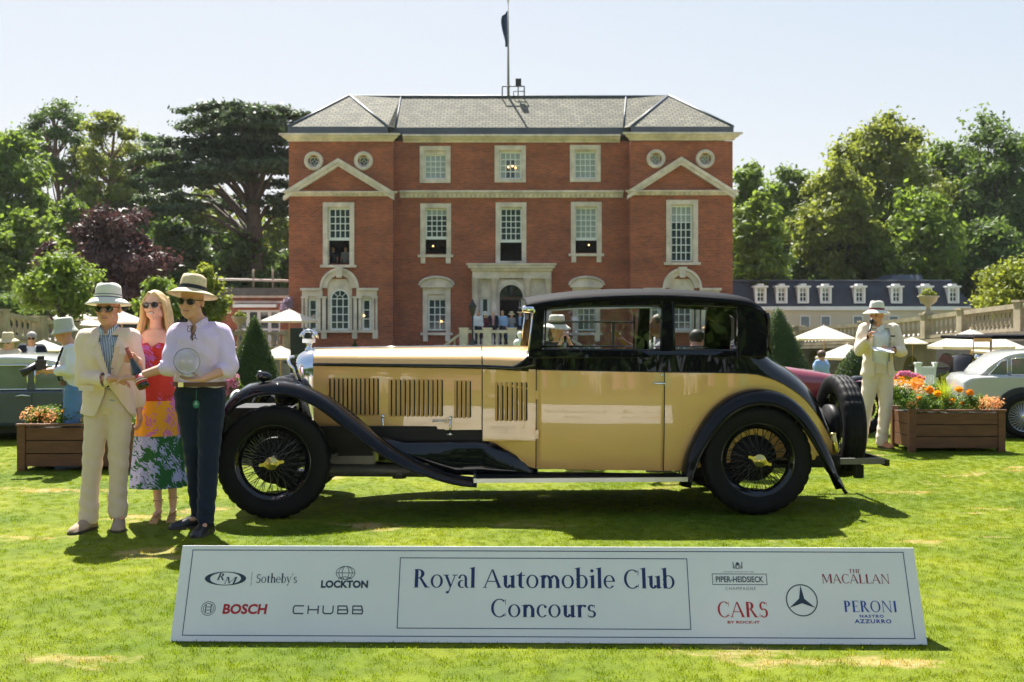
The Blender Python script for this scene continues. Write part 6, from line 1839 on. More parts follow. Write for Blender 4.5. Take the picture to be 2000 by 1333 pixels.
def collar(root, J, H, mat, spread=.05, name='collar'):
    ne = Vector(J['neck']); f = V3(*(H[2].x, H[2].y, 0)).normalized(); r = f.cross(V3(0, 0, 1)); mb = MB()
    for s in (-1, 1):
        pts = [ne + r * s * .062 - f * .02 + V3(0, 0, .055), ne + r * s * .052 + f * .055 + V3(0, 0, .035), ne + r * s * .012 + f * .082 + V3(0, 0, .0), ne + r * s * (.03 + spread) + f * .088 + V3(0, 0, -.062), ne + r * s * .092 + f * .03 + V3(0, 0, .0)]
        mb.poly(pts, f * .008)
    # band behind the neck
    mb.loft([[ne + r * math.cos(a) * .066 + f * math.sin(a) * .06 + V3(0, 0, z - .012 * math.sin(a)) for a in [PI * .95 + (PI * 1.1) * k / 12 for k in range(13)]] for z in (.0, .05)], False, False)
    return mb.build(name, mat, root, fix=True)

def PJ(Y, **kw):
    """joints from photo pixels; value (px, py[, depth offset])"""
    J = {}
    for k, v in kw.items(): J[k] = P(v[0], v[1], Y + (v[2] if len(v) > 2 else 0))
    return J

# ---- older man in the beige linen suit
Y0 = 8.20
J = PJ(Y0, head=(211, 604), neck=(213, 647, .02), chest=(212, 700, .03), pelvis=(212, 788, .04), shL=(171, 664, .03), elL=(166, 742, -.02), wrL=(218, 741, -.20), shR=(252, 664, .03), elR=(268, 738, .16), wrR=(272, 800, .12),
       hipL=(192, 800, .03), knL=(181, 897, -.02), anL=(172, 1006, -.05), toeL=(158, 1030, -.2), hipR=(233, 800, .03), knR=(232, 895, .0), anR=(230, 993, .0), toeR=(242, 1010, -.1))
p = thing('person', (J['pelvis'].x, Y0, 0), 'older man in beige linen suit, cream hat and dark glasses, shaking hands', 'person')
H = mk_head(J, yaw=.06, pitch=-.04)
WJ = J['wrL']
HS = P(240, 738, Y0 - .22)     # handshake point
body(p, J, H, SKIN_A, .0064, hsc=1.1, hands=(dict(d=(1, -.05, -.08), n=(.15, -.35, -.9), curl=.55, thumb=.3, left=-1), None))
top_garment(p, J, STRIPE, .008, 'shirt', sleeve=1.0, long_=.05, extra=-.004)
trousers(p, J, C_LINEN2, .008, cuff=.074, seed=1)
cx_, zc_ = J['chest'].x, J['chest'].z
zb_ = P(0, 757, Y0).z; zt_ = P(0, 664, Y0).z; zh = P(0, 815, Y0).z
def jcut(c, n):
    x = c.x - P(218, 0, Y0).x
    if c.z < zh + .03 * math.sin(c.x * 9): return True
    if n.y > .35: return False
    if c.y > J['chest'].y + .02: return False
    if c.z > zb_: w = .008 + .058 * min(1, (c.z - zb_) / (zt_ - zb_)); return abs(x) < w and c.z < zt_ + .04
    return -.015 - .10 * ((zb_ - c.z) / .25) ** 1.5 < x < .02 + .16 * ((zb_ - c.z) / .25) ** .9
jk = top_garment(p, J, C_LINEN, .008, 'jacket', sleeve=1.80, long_=-.16, extra=.024, cut=jcut, thick=.008, sl_r=(.068, .062, .05), seed=5)
def lapel(root, pts, off=(0, -.010, 0), mat=C_LINEN, name='lapel'):
    MB().poly(pts, off).build(name, mat, root, bevel=.002)
yl = Y0 - .150
lapel(jk, [P(195, 668, yl + .04), P(186, 684, yl + .02), P(180, 690, yl + .02), P(186, 697, yl), P(216, 752, yl - .01), P(219, 752, yl - .012), P(200, 692, yl)])
lapel(jk, [P(238, 668, yl + .04), P(246, 682, yl + .02), P(250, 690, yl + .02), P(246, 697, yl), P(222, 750, yl - .01), P(220, 748, yl - .012), P(233, 692, yl)])
MB().ell(P(211, 755, yl - .02), (.009, .005, .009)).build('button', FRAME_B, jk)
for k in range(3): MB().ell(P(188 + k * 4, 744 + k * 1.2, Y0 - .16), (.006, .004, .006)).build('cuff_button', FRAME_B, jk)
MB().poly([P(154, 753, yl + .015), P(183, 754, yl - .005), P(183, 764, yl - .005), P(154, 763, yl + .015)], (0, -.006, 0)).build('pocket_flap', C_LINEN, jk)
collar(p, J, H, STRIPE, .0)
for k in range(4): MB().ell(P(219, 676 + 22 * k, Y0 - .135), (.005, .003, .005)).build('shirt_button', FRAME_B, p)
face_parts(p, H, None, 1.1)
hat(p, H, HATWHITE, RIBBON_N, brim=.150, crown=.112, tilt=.14, stripe=True, z=.062, droop=.018, sc=1.1)
mb = MB(); c, r, f, u = H
for s in (-1, 1): mb.ell(c + r * s * .074 - f * .03 + u * .012, (.010, .03, .03), Matrix((r, f, u)).transposed())
mb.ell(c - f * .075 - u * .01, (.06, .03, .05), Matrix((r, f, u)).transposed()); mb.build('hair', HAIR_GR, p, kind='stuff')
shoe(p, J['anL'] * 1 + V3(.02, .07, 0) - V3(0, 0, J['anL'].z), V3(J['anL'].x - .045, J['anL'].y - .22, 0), SUEDE)
shoe(p, V3(J['anR'].x - .01, J['anR'].y + .06, 0), V3(J['anR'].x + .07, J['anR'].y - .20, 0), SUEDE)

# ---- woman in the printed dress
Y1 = 8.48
J = PJ(Y1, head=(302, 597), neck=(305, 640, .03), chest=(306, 690, .03), pelvis=(307, 775, .05), shL=(273, 659, .04), elL=(271, 730, -.16), wrL=(272, 705, -.455), shR=(338, 657, .04), elR=(352, 725, .1), wrR=(346, 780, .1),
       hipL=(295, 790, .04), knL=(303, 885, .0), anL=(309, 985, .0), toeL=(296, 1016, -.15), hipR=(322, 790, .04), knR=(333, 885, .03), anR=(338, 980, .04), toeR=(331, 1008, -.12))
p = thing('person', (J['pelvis'].x, Y1, 0), 'smiling blonde woman in sunglasses and a red, orange and green palm print dress', 'person')
H = mk_head(J, yaw=-.03, pitch=-.02, roll=.05)
body(p, J, H, SKIN_B, .0064, fem=True, hsc=1.02, hands=(dict(d=(-1, -.08, .22), n=(.05, -1, .0), curl=.95, thumb=1.1, left=-1), None))
m, nt, b = new_mat('palm_print')
v = coords(nt); sp_x = nt.nodes.new('ShaderNodeSeparateXYZ'); nt.links.new(v, sp_x.inputs[0])
def zstep(z):
    n_ = nd(nt, 'ShaderNodeMath', operation='GREATER_THAN'); n_.inputs[1].default_value = z; nt.links.new(sp_x.outputs[2], n_.inputs[0]); return n_.outputs[0]
zA, zB_ = P(0, 783, Y1).z, P(0, 851, Y1).z
def mixc(fac, a, b_):
    n_ = nd(nt, 'ShaderNodeMix', data_type='RGBA')
    nt.links.new(fac, n_.inputs[0])
    for i, q in ((6, a), (7, b_)):
        if isinstance(q, tuple): n_.inputs[i].default_value = (*q, 1)
        else: nt.links.new(q, n_.inputs[i])
    return n_.outputs[2]
# fronds: distorted bands inside noise blobs
ns_ = nd(nt, 'ShaderNodeTexNoise', Scale=5.0, Detail=2.0, Distortion=1.4); nt.links.new(v, ns_.inputs['Vector'])
wv = nd(nt, 'ShaderNodeTexWave', Scale=15.0, Distortion=12.0, Detail=2.0); wv.inputs['Detail Scale'].default_value = 1.2; wv.bands_direction = 'DIAGONAL'; nt.links.new(v, wv.inputs['Vector'])
vo = nd(nt, 'ShaderNodeTexVoronoi', Scale=6.5); vo.feature = 'F1'; ad_ = nd(nt, 'ShaderNodeMix', data_type='RGBA', blend_type='ADD'); ad_.inputs[0].default_value = .35
nt.links.new(v, ad_.inputs[6]); nt.links.new(ns_.outputs['Color'], ad_.inputs[7]); nt.links.new(ad_.outputs[2], vo.inputs['Vector'])
leafm = nd(nt, 'ShaderNodeMath', operation='MULTIPLY_ADD'); leafm.inputs[1].default_value = .28; nt.links.new(wv.outputs['Fac'], leafm.inputs[0]); nt.links.new(vo.outputs['Distance'], leafm.inputs[2])
fac = ramp(nt, leafm.outputs[0], [(.50, (1, 1, 1)), (.55, (0, 0, 0))])
fac2 = ramp(nt, leafm.outputs[0], [(.54, (1, 1, 1)), (.59, (0, 0, 0))])
red = mixc(fac, (.50, .030, .012), (.48, .13, .40)); org = mixc(fac, (.75, .33, .010), (.55, .15, .42)); grn = mixc(fac2, (.012, .10, .022), (.36, .38, .66))
c1 = mixc(zstep(zA), org, red); c2 = mixc(zstep(zB_), grn, c1); nt.links.new(c2, b.inputs['Base Color']); b.inputs['Roughness'].default_value = .8; PRINT = m
mb = MB(); ring_torso(mb, J, [(.02, .150, .11), (.12, .135, .10), (.30, .118, .092), (.45, .125, .10), (.62, .148, .112), (.72, .152, .112), (.80, .10, .085)])
for s in (-1, 1): mb.ell(J['chest'] + V3(s * .058, -.075, .0), (.062, .055, .062))
zneck = P(0, 668, Y1).z
def dcut(c, n):
    x = c.x - J['chest'].x
    lim = zneck - .0 - .045 * max(0, 1 - abs(x) / .05) if n.y < .3 else zneck - .03
    return c.z > lim
# skirt with folds
hz0, hz1 = J['pelvis'].z + .12, P(0, 952, Y1).z; rings = []
for i in range(26):
    t = i / 25; z = hz0 + (hz1 - hz0) * t; cxs = J['pelvis'].x + (.003) * t; ring = []
    for k in range(72):
        a = 2 * PI * k / 72; fold = 1 + (.07 * t ** .8) * math.sin(9 * a + 1.5 * math.sin(3 * a)) + .02 * t * math.sin(23 * a)
        rx_ = (.125 + .095 * t ** .8) * fold; ry_ = (.100 + .070 * t ** .8) * fold
        ring.append(V3(cxs + rx_ * math.cos(a), J['pelvis'].y - .01 * t + ry_ * math.sin(a), z))
    rings.append(ring)
sk = MB(); sk.loft(rings, True, False)
top = blob(mb, 'dress_bodice', PRINT, p, .006, 3, cut=dcut, thick=.004)
o = sk.build('dress_skirt', PRINT, p, fix=False)
MB().tube([P(275, 650, Y1 + .03), P(276, 662, Y1 - .05), P(279, 678, Y1 - .10)], .008, 6, flat=.5).tube([P(336, 650, Y1 + .03), P(337, 660, Y1 - .05), P(334, 676, Y1 - .10)], .008, 6, flat=.5).build('shoulder_straps', PRINT, p)
face_parts(p, H, None, 1.02, mouth='smile')
# long blonde hair: many overlapping locks
c, r, f, u = H; mb = MB(); R = Matrix((r, f, u)).transposed()
mb.ell(c + u * .042 - f * .018, (.084, .098, .080), R, 16, 10)
rg = random.Random(4)
for s in (-1, 1):
    for k in range(11):
        q = k / 10; st = c + r * s * (.012 + .055 * min(1, q * 1.5)) + u * (.105 - .045 * q) + f * (.055 - .12 * q)
        m1_ = c + r * s * (.080 + .008 * rg.random()) + u * .01 + f * (.035 - .10 * q)
        m2_ = c + r * s * (.092 + .02 * rg.random()) - u * .09 + f * (.02 - .09 * q)
        en = c + r * s * (.085 + .045 * rg.random() + (.03 if s > 0 else 0)) - u * (.215 + .05 * rg.random()) + f * (.035 - .08 * q)
        path = spline([st, m1_, m2_, en], 9); mb.tube(path, [.016, .019, .020, .020, .020, .019, .017, .012, .005], 6)
for k in range(6):
    x = -.06 + .024 * k; mb.tube(spline([c + r * x + u * .06 - f * .09, c + r * x * 1.2 - u * .06 - f * .10, c + r * x * 1.3 - u * .2 - f * .06], 6), [.03, .03, .03, .028, .02, .008], 6)
hb = blob(mb, 'hair', HAIR_BL, p, .006, 1, cut=lambda cc, n: (cc - c).dot(f) > .03 and abs((cc - c).dot(r)) < .052 and (cc - c).dot(u) < .062)
SAND = M('gold_sandal', (.50, .33, .17), .4, .3)
for S in 'LR':
    an, to = J['an' + S], J['toe' + S]; d = V3(to.x - an.x, to.y - an.y, 0).normalized(); g = V3(an.x, an.y, 0)
    s = MB(); s.poly([g + d * .12 + V3(-.035, 0, .0), g + d * .13 + V3(.035, 0, 0), g + d * .0 + V3(.025, 0, .06), g - d * .04 + V3(.02, 0, .07), g - d * .04 + V3(-.02, 0, .07), g + V3(-.025, 0, .06)], (0, 0, .012))
    s.tube([g - d * .035 + V3(0, 0, .065), g - d * .04], [.014, .007], 8)
    for t in (.02, .06, .1): s.tube([g + d * t + V3(-.033, 0, .04 - t * .2), g + d * t + V3(0, 0, .085 - t * .45), g + d * t + V3(.033, 0, .04 - t * .2)], .005, 5)
    s.tube([V3(an.x + .038 * math.cos(a), an.y + .038 * math.sin(a), an.z + .03) for a in [2 * PI * k / 10 for k in range(11)]], .004, 5)
    s.build('sandal', SAND, p)

# ---- man in the lilac shirt
Y2 = 8.08
J = PJ(Y2, head=(374, 590), neck=(388, 634, .03), chest=(392, 690, .03), pelvis=(391, 765, .05), shL=(349, 652, .03), elL=(331, 716, -.08), wrL=(266, 737, -.16), shR=(432, 652, .05), elR=(447, 720, -.02), wrR=(395, 741, -.23),
       hipL=(368, 775, .04), knL=(380, 880, .06), anL=(389, 994, .16), toeL=(355, 1020, .0), hipR=(414, 775, .04), knR=(408, 885, -.02), anR=(402, 1006, -.08), toeR=(396, 1040, -.25))
p = thing('person', (J['pelvis'].x, Y2, 0), 'man in lilac shirt, navy trousers and wide straw hat holding the glass trophy', 'person')
H = mk_head(J, yaw=-.12, pitch=-.03, roll=-.06)
body(p, J, H, SKIN_C, .0064, hsc=1.1, hands=(dict(d=(-1, -.05, -.05), n=(-.1, .3, -.9), curl=.5, thumb=.4, left=1), dict(d=(-1, -.1, .02), n=(0, -.25, 1), curl=.25, thumb=.6, left=-1)))
top_garment(p, J, C_LILAC, .008, 'shirt', sleeve=1.12, long_=.10, k=1.10, extra=.014, seed=3, sl_r=(.070, .066, .064), belly=.012, cut=lambda c_, n: abs(c_.x - J['neck'].x + .012) < .028 * max(0, (c_.z - P(0, 668, Y2).z) / .12) and n.y < -.1 and c_.y < J['neck'].y)
for S in 'LR':
    e_, w_ = J['el' + S], J['wr' + S]; d = (w_ - e_).normalized(); q = e_.lerp(w_, .10); MB().tube([q - d * .028, q + d * .028], [.066, .062], 16).build('rolled_cuff', C_LILAC, p, bevel=.004)
trousers(p, J, C_NAVY, .008, cuff=.064, seed=8, k=1.08)
collar(p, J, H, C_LILAC, .02)
ring = lambda z, e: [V3(J['pelvis'].x + (.192 + e) * math.cos(a), J['pelvis'].y - .008 + (.142 + e) * math.sin(a), z) for a in [2 * PI * k / 36 for k in range(36)]]
zbelt = P(0, 749, Y2).z
MB().loft([ring(zbelt - .022, .008), ring(zbelt + .012, .008)], True, False).build('belt', LEATHER_B, p, fix=False)
MB().box((P(361, 748, Y2).x, Y2 - .095, zbelt - .005), (.04, .012, .035)).build('belt_buckle', CHROME, p)
TAG = M('green_tag', (.01, .16, .12), .4)
q = P(383, 790, Y2 - .125); MB().poly([q + V3(.024 * math.cos(a), 0, .030 * math.sin(a)) for a in [2 * PI * k / 20 for k in range(20)]], (0, .003, 0)).tube([q + V3(0, .002, .03), q + V3(0, .01, .11)], .002, 4).build('hanging_tag', TAG, p)
MB().tube([q + V3(-.010, -.002, .004), q + V3(.010, -.002, .004)], .002, 4).tube([q + V3(-.012, -.002, -.004), q + V3(.012, -.002, -.004)], .0015, 4).ell(q + V3(0, -.001, .014), (.004, .001, .005)).build('tag_print', WHITE_PAINT, p)
face_parts(p, H, None, 1.1)
c, r, f, u = H; R = Matrix((r, f, u)).transposed()
mb = MB(); mb.ell(c - f * .07 + u * .0, (.062, .035, .06), R); mb.build('hair', HAIR_BR, p)
hat(p, H, STRAW, RIBBON_K, brim=.168, crown=.115, tilt=.22, z=.068, droop=.012, sc=1.1)
sp = MB()
for dx, dz in ((0, 0), (.022, -.060)):
    o_ = P(371, 642, Y2 - .15) + V3(dx, 0, dz); sp.tube([o_ + V3(.018 * math.cos(a) + .006 * math.sin(a), 0, .022 * math.sin(a)) for a in [2 * PI * k / 12 for k in range(13)]], .0026, 5)
sp.tube([P(371, 642, Y2 - .15) + V3(.012, 0, -.02), P(371, 642, Y2 - .15) + V3(.018, 0, -.042)], .0026, 5).tube([P(371, 642, Y2 - .15) + V3(-.014, 0, .012), P(366, 636, Y2 - .14)], .0024, 5).tube([P(371, 642, Y2 - .15) + V3(.038, 0, -.065), P(386, 663, Y2 - .15)], .0024, 5)
gl_ = thing('spectacles', P(371, 642, Y2 - .15), 'folded dark spectacles hanging from the collar of the lilac shirt', 'spectacles'); sp.build('frame', FRAME_B, gl_)
shoe(p, V3(J['anL'].x + .05, J['anL'].y + .03, 0), V3(J['anL'].x - .20, J['anL'].y - .10, 0), SHOE_K)
shoe(p, V3(J['anR'].x + .01, J['anR'].y + .08, 0), V3(J['anR'].x - .03, J['anR'].y - .20, 0), SHOE_K)
# trophy, held on the palm
tg = P(365, 706, Y2 - .26); tr_ = thing('glass_trophy', P(365, 737, Y2 - .26), 'round clear glass trophy resting on the hand of the man in lilac', 'trophy')
GL2 = glass_mat('trophy_glass', (.90, .93, .96), .02)
mb = MB(); mb.lathe([(.001, -.014), (.085, -.014), (.096, -.008), (.096, .008), (.085, .014), (.001, .014)], tg, 'Y', 40); mb.build('disc', GL2, tr_)
MB().b2(tg.x - .05, tg.x + .05, tg.y - .025, tg.y + .025, tg.z - .125, tg.z - .092).build('base', GL2, tr_)
# bottle held by the woman
a = P(256, 700, Y1 - .51); b_ = P(278, 751, Y1 - .56); d = (b_ - a).normalized(); L_ = (b_ - a).length
bt = thing('champagne_bottle', b_, 'dark champagne bottle with a red label held by the neck at a slant', 'bottle')
BOTT = M('bottle_glass', (.008, .014, .010), .08, var=0, coat=.5); REDL = M('red_label', (.45, .02, .025), .5, var=0)
k_ = .30 / 1
def along(t): return a - d * .05 + d * t
def lathe_d(prof, mat, nm, par):
    q = V3(0, -1, 0); q = (q - d * q.dot(d)).normalized(); w_ = d.cross(q)
    return MB().loft([[along(h) + (q * math.cos(2 * PI * k / 24) + w_ * math.sin(2 * PI * k / 24)) * r_ for k in range(24)] for r_, h in prof], True, True).build(nm, mat, par)
lathe_d([(.014, -.03), (.015, .04), (.017, .07), (.030, .12), (.041, .16), (.043, .18), (.043, .285), (.040, .30), (.02, .295)], BOTT, 'glass', bt)
lathe_d([(.0435, .20), (.0435, .27)], REDL, 'label', bt); lathe_d([(.0438, .228), (.0438, .234)], TEETH, 'label_line', bt); lathe_d([(.0438, .243), (.0438, .251)], TEETH, 'label_line', bt)
lathe_d([(.0155, -.035), (.0165, .0), (.0175, .055), (.0165, .058)], M('foil_red', (.40, .10, .06), .3, .6), 'foil', bt)

# ---- man with microphone
Y3 = 13.5
J = PJ(Y3, head=(1712, 617), neck=(1716, 642, .03), chest=(1716, 668, .03), pelvis=(1714, 724, .05), shL=(1690, 645, .03), elL=(1678, 684, -.05), wrL=(1694, 664, -.30), shR=(1744, 646, .05), elR=(1760, 688, -.05), wrR=(1744, 684, -.28),
       hipL=(1702, 732, .04), knL=(1692, 795, .02), anL=(1683, 858, .05), toeL=(1672, 868, -.1), hipR=(1728, 732, .04), knR=(1730, 795, -.02), anR=(1722, 859, -.05), toeR=(1730, 872, -.2))
p = thing('person', (J['pelvis'].x, Y3, 0), 'man in cream linen suit and red banded hat speaking into a microphone', 'person')
H = mk_head(J, yaw=-.75, pitch=.0)
body(p, J, H, SKIN_A, .008, hands=(dict(d=(.35, -.2, .9), n=(.6, -.5, -.1), curl=.9, left=-1), dict(d=(-1, -.3, .1), n=(0, -.2, 1), curl=.4, left=-1)))
top_garment(p, J, C_WHITE, .011, 'shirt', sleeve=.9, long_=.0, extra=-.002)
trousers(p, J, C_CREAM, .011, cuff=.072, seed=9, k=1.08)
zb3, zt3, zh3 = P(0, 706, Y3).z, P(0, 650, Y3).z, P(0, 742, Y3).z
def jcut3(c, n):
    x = c.x - P(1716, 0, Y3).x
    if c.z < zh3: return True
    if n.y > .35 or c.y > J['chest'].y + .02: return False
    return abs(x - .01) < (.085 + .03 * (c.z > zb3)) and c.z < zt3 + .06
jk = top_garment(p, J, C_CREAM, .011, 'jacket', sleeve=1.9, long_=-.12, extra=.028, cut=jcut3, thick=.009, seed=11)
MB().b2(*sorted((P(1731, 0, Y3).x, P(1739, 0, Y3).x)), Y3 - .17, Y3 - .16, P(0, 658, Y3).z, P(0, 655, Y3).z).build('badge', C_DARK, jk)
collar(p, J, H, C_WHITE, .03)
face_parts(p, H, None, glasses=False)
c, r, f, u = H; MB().ell(c - f * .03 + u * .0, (.08, .075, .07), Matrix((r, f, u)).transposed()).build('hair', HAIR_GR, p)
hat(p, H, HATWHITE, RIBBON_R, brim=.168, crown=.125, tilt=.06, z=.058)
MB().ell(c + f * .055 - u * .085, (.035, .035, .028), Matrix((r, f, u)).transposed()).build('beard', BEARD, p)
for S, dx in (('L', -.1), ('R', .07)): shoe(p, V3(J['an' + S].x, J['an' + S].y + .07, 0), V3(J['an' + S].x + dx, J['an' + S].y - .19, 0), SHOE_O)
mc = thing('microphone', P(1698, 655, Y3 - .33), 'black handheld microphone in front of the mouth of the suited speaker', 'microphone')
MB().tube([P(1694, 662, Y3 - .34), P(1702, 634, Y3 - .26)], [.014, .019], 10).ell(P(1703, 628, Y3 - .25), (.03, .03, .036)).build('handle', IRON, mc)
pp = thing('paper_notes', P(1724, 684, Y3 - .42), 'folded white paper notes held at waist height by the speaker', 'paper')
q = P(1724, 684, Y3 - .42); MB().box(q, (.24, .16, .008), rot=Matrix.Rotation(.25, 3, 'X') @ Matrix.Rotation(.12, 3, 'Y')).build('sheet', C_WHITE, pp)

# ---- quick figures for the people farther away
def quick(x, y, z0, h, face_deg, label, skinm, topm, botm, name='person', hatk=None, hairm=HAIR_BR, jacket=None, arms='down', shorts=False, skirt=False, voxel=.016, bend=0.0, group=None, glasses=False, legs=True, fem=False, build=True, ribbon=None):
    a = math.radians(face_deg); f = V3(math.sin(a), -math.cos(a), 0); r = f.cross(V3(0, 0, 1)); k = h / 1.78; up = V3(0, 0, 1)
    o = V3(x, y, z0)
    def pt(rr_, ff, zz): return o + r * rr_ * k + f * ff * k + up * zz * k
    b_ = bend
    J = dict(head=pt(0, .05 + .45 * b_, 1.635 - .25 * b_), neck=pt(0, .0 + .38 * b_, 1.48 - .2 * b_), chest=pt(0, .2 * b_, 1.27 - .08 * b_), pelvis=pt(0, -.03, .95),
             shL=pt(-.175, .36 * b_, 1.43 - .18 * b_), shR=pt(.175, .36 * b_, 1.43 - .18 * b_), hipL=pt(-.09, 0, .92), hipR=pt(.09, 0, .92), knL=pt(-.10, .03, .50), knR=pt(.10, .0, .50), anL=pt(-.11, 0, .09), anR=pt(.11, -.02, .09), toeL=pt(-.13, .2, 0), toeR=pt(.13, .2, 0))
    if arms == 'down': J.update(elL=pt(-.23, .0, 1.15), wrL=pt(-.23, .10, .90), elR=pt(.23, 0, 1.15), wrR=pt(.23, .10, .90))
    elif arms == 'front': J.update(elL=pt(-.24, .05, 1.16), wrL=pt(-.09, .26, 1.16), elR=pt(.24, .05, 1.16), wrR=pt(.09, .26, 1.16))
    elif arms == 'camera': J.update(elL=pt(-.24, .12, 1.16), wrL=pt(-.12, .34, 1.13), elR=pt(.24, .12, 1.16), wrR=pt(.10, .34, 1.16))
    elif arms == 'raise': J.update(elL=pt(-.24, .22, 1.26), wrL=pt(-.14, .42, 1.42), elR=pt(.22, .22, 1.28), wrR=pt(.08, .46, 1.50))
    elif arms == 'face': J.update(elL=pt(-.22, .2, 1.22), wrL=pt(-.07, .22, 1.48), elR=pt(.22, .2, 1.22), wrR=pt(.07, .22, 1.48))
    p = thing(name, (x, y, z0), label, 'person', group)
    H = mk_head(J, facing=tuple(f), pitch=.35 * b_ * -1)
    H = (J['head'], H[1], H[2], H[3])
    body(p, J, H, skinm, voxel * .85, fem=fem, hsc=k, legs=legs)
    top_garment(p, J, topm, voxel, 'shirt' if not jacket else 'shirt', sleeve=(1.0 if fem else .55) if not jacket and topm not in (C_WHITE, C_SKYB) else 1.6, long_=-.05, extra=0, fem=fem)
    if jacket:
        zl = J['pelvis'].z - .1; ct = J['chest']
        top_garment(p, J, jacket, voxel, 'jacket', sleeve=1.9, long_=-.14, extra=.022, thick=.01, cut=lambda c_, n: n.dot(f) > .2 and abs((c_ - ct).dot(r)) < .03 + .05 * max(0, (c_.z - zl) / .6) and (c_ - ct).dot(f) > 0)
    if skirt:
        rings = []; pe = J['pelvis']
        for i in range(8):
            t = i / 7; rings.append([V3(pe.x + (.14 + .12 * t) * math.cos(q) * (1 + .06 * t * math.sin(7 * q)), pe.y + (.11 + .10 * t) * math.sin(q), pe.z + .15 - .65 * t) for q in [2 * PI * n_ / 28 for n_ in range(28)]])
        MB().loft(rings, True, False).build('skirt', botm, p, fix=False)
    elif legs: trousers(p, J, botm, voxel, knee_to=.85 if shorts else None, name='shorts' if shorts else 'trousers')
    if legs:
        for S in 'LR': shoe(p, V3(J['an' + S].x, J['an' + S].y, z0) - f * .06, V3(J['an' + S].x, J['an' + S].y, z0) + f * .2, SHOE_K if not shorts else C_BLUE)
    c, r2, f2, u2 = H; R = Matrix((r2, f2, u2)).transposed()
    hm = MB(); hm.ell(c - f2 * .022 + u2 * .038, (.083, .088, .082), R)
    if fem: hm.ell(c - f2 * .05 - u2 * .06, (.085, .055, .12), R)
    if not hatk or fem: blob(hm, 'hair', hairm, p, .012, 1)
    if hatk == 'straw': hat(p, H, STRAWT, ribbon, brim=.17, crown=.11)
    elif hatk == 'white': hat(p, H, HATWHITE, ribbon or RIBBON_K, brim=.165, crown=.115)
    elif hatk == 'panama': hat(p, H, STRAW, ribbon or RIBBON_K, brim=.165, crown=.115)
    elif hatk == 'bucket': hat(p, H, M('bucket_hat_grey', (.42, .43, .36), .8) if 'bucket_hat_grey' not in bpy.data.materials else bpy.data.materials['bucket_hat_grey'], None, brim=.135, crown=.11, kind='bucket')
    face_parts(p, H, None, glasses=glasses)
    return p, J, H

def at_px(px, Y): return (px - 1000) * Y / F
# photographer on the left
p, J, H = quick(at_px(143, 11.6), 11.6, 0, 1.62, -62, 'photographer in grey bucket hat, white and navy top and blue shorts holding a camera', SKIN_A, C_WHITE, C_BLUE, hatk='bucket', arms='front', shorts=True, voxel=.012, bend=.12)
mb = MB(); pe = J['pelvis']; f = H[2]
MB().tube([J['shL'] + V3(-.05, -.09, .02), J['chest'] + V3(-.1, -.15, -.05), J['pelvis'] + V3(-.12, -.14, .08)], .012, 6).build('navy_trim', C_DARK, p)
MB().loft([[V3(pe.x + .178 * math.cos(a), pe.y + .135 * math.sin(a), pe.z + zz) for a in [2 * PI * k / 24 for k in range(24)]] for zz in (.03, .08)], True, False).build('belt', LEATHER_B, p, fix=False)
cq = (J['wrL'] + J['wrR']) / 2 + V3(-.08, -.03, .06)
cm_ = thing('camera_with_lens', cq, 'black camera with a long lens held by the photographer in the bucket hat', 'camera')
R = Matrix.Rotation(math.radians(28), 3, 'Z')
MB().box(cq, (.10, .15, .11), rot=R).box(cq + V3(0, 0, .07), (.07, .06, .05), rot=R).build('camera_body', IRON, cm_)
MB().tube([cq + R @ V3(-.04, 0, 0), cq + R @ V3(-.13, 0, -.06), cq + R @ V3(-.19, 0, -.09)], [.036, .040, .046], 14).build('lens', IRON, cm_)
# pair behind the grey saloon
quick(at_px(17, 17), 17, 0, 1.36 + .0, 5, 'woman in pale straw hat and sunglasses behind the grey saloon', SKIN_B, C_CREAM, C_CREAM, hatk='panama', fem=True, glasses=True, hairm=HAIR_BL, ribbon=STRAW, arms='front')
quick(at_px(62, 17.5), 17.5, 0, 1.42, 20, 'grey haired man in sunglasses and navy blazer behind the grey saloon', SKIN_C, C_WHITE, C_DARK, jacket=C_DARK, glasses=True, hairm=HAIR_GR)
# people beyond the car, seen through its windows
quick(at_px(1083, 12.2), 12.2, 0, 1.62, 35, 'woman in white hat with black band, seen through the front car window', SKIN_B, C_DARK, C_DARK, hatk='white', fem=True, arms='face')
p, J, H = quick(at_px(1292, 11.4), 11.4, 0, 1.68, -80, 'dark haired man raising a phone on a grip, seen through the front car window', SKIN_D, C_GREY, C_DARK, hairm=HAIR_K, arms='raise')
ph = thing('phone_grip', J['wrR'], 'black phone on a small hand grip held up behind the car', 'phone')
w_ = (J['wrR'] + J['wrL']) / 2 + V3(-.12, 0, .05); MB().box(w_ + V3(0, 0, .09), (.03, .10, .10)).tube([w_ + V3(0, 0, .05), w_ - V3(0, 0, .13)], .014, 8).build('grip', IRON, ph)
quick(at_px(1345, 11.3), 11.3, 0, 1.62, 150, 'man in striped pale shirt leaning over, seen through the rear car window', SKIN_C, STRIPE, C_GREY, bend=.5, hairm=HAIR_K)
quick(at_px(1396, 11.5), 11.5, 0, 1.6, 60, 'woman in tan straw hat turned away, seen through the rear car window', SKIN_C, C_TAN, C_TAN, hatk='straw', fem=True, arms='face')
quick(at_px(1428, 12.3), 12.3, 0, 1.68, -10, 'man in tan straw hat and white shirt at the back of the rear car window', SKIN_A, C_WHITE, C_GREY, hatk='straw')
quick(at_px(1368, 11.9), 11.9, 0, 1.40, 160, 'person in pale cap bending low behind the rear car window', SKIN_C, C_WHITE, C_BLUE, hatk='white', bend=.3)
quick(at_px(1604, 20), 20, 0, 1.02, 30, 'seated person in pale blue shirt below the large parasol', SKIN_C, C_SKYB, C_GREY, voxel=.02)
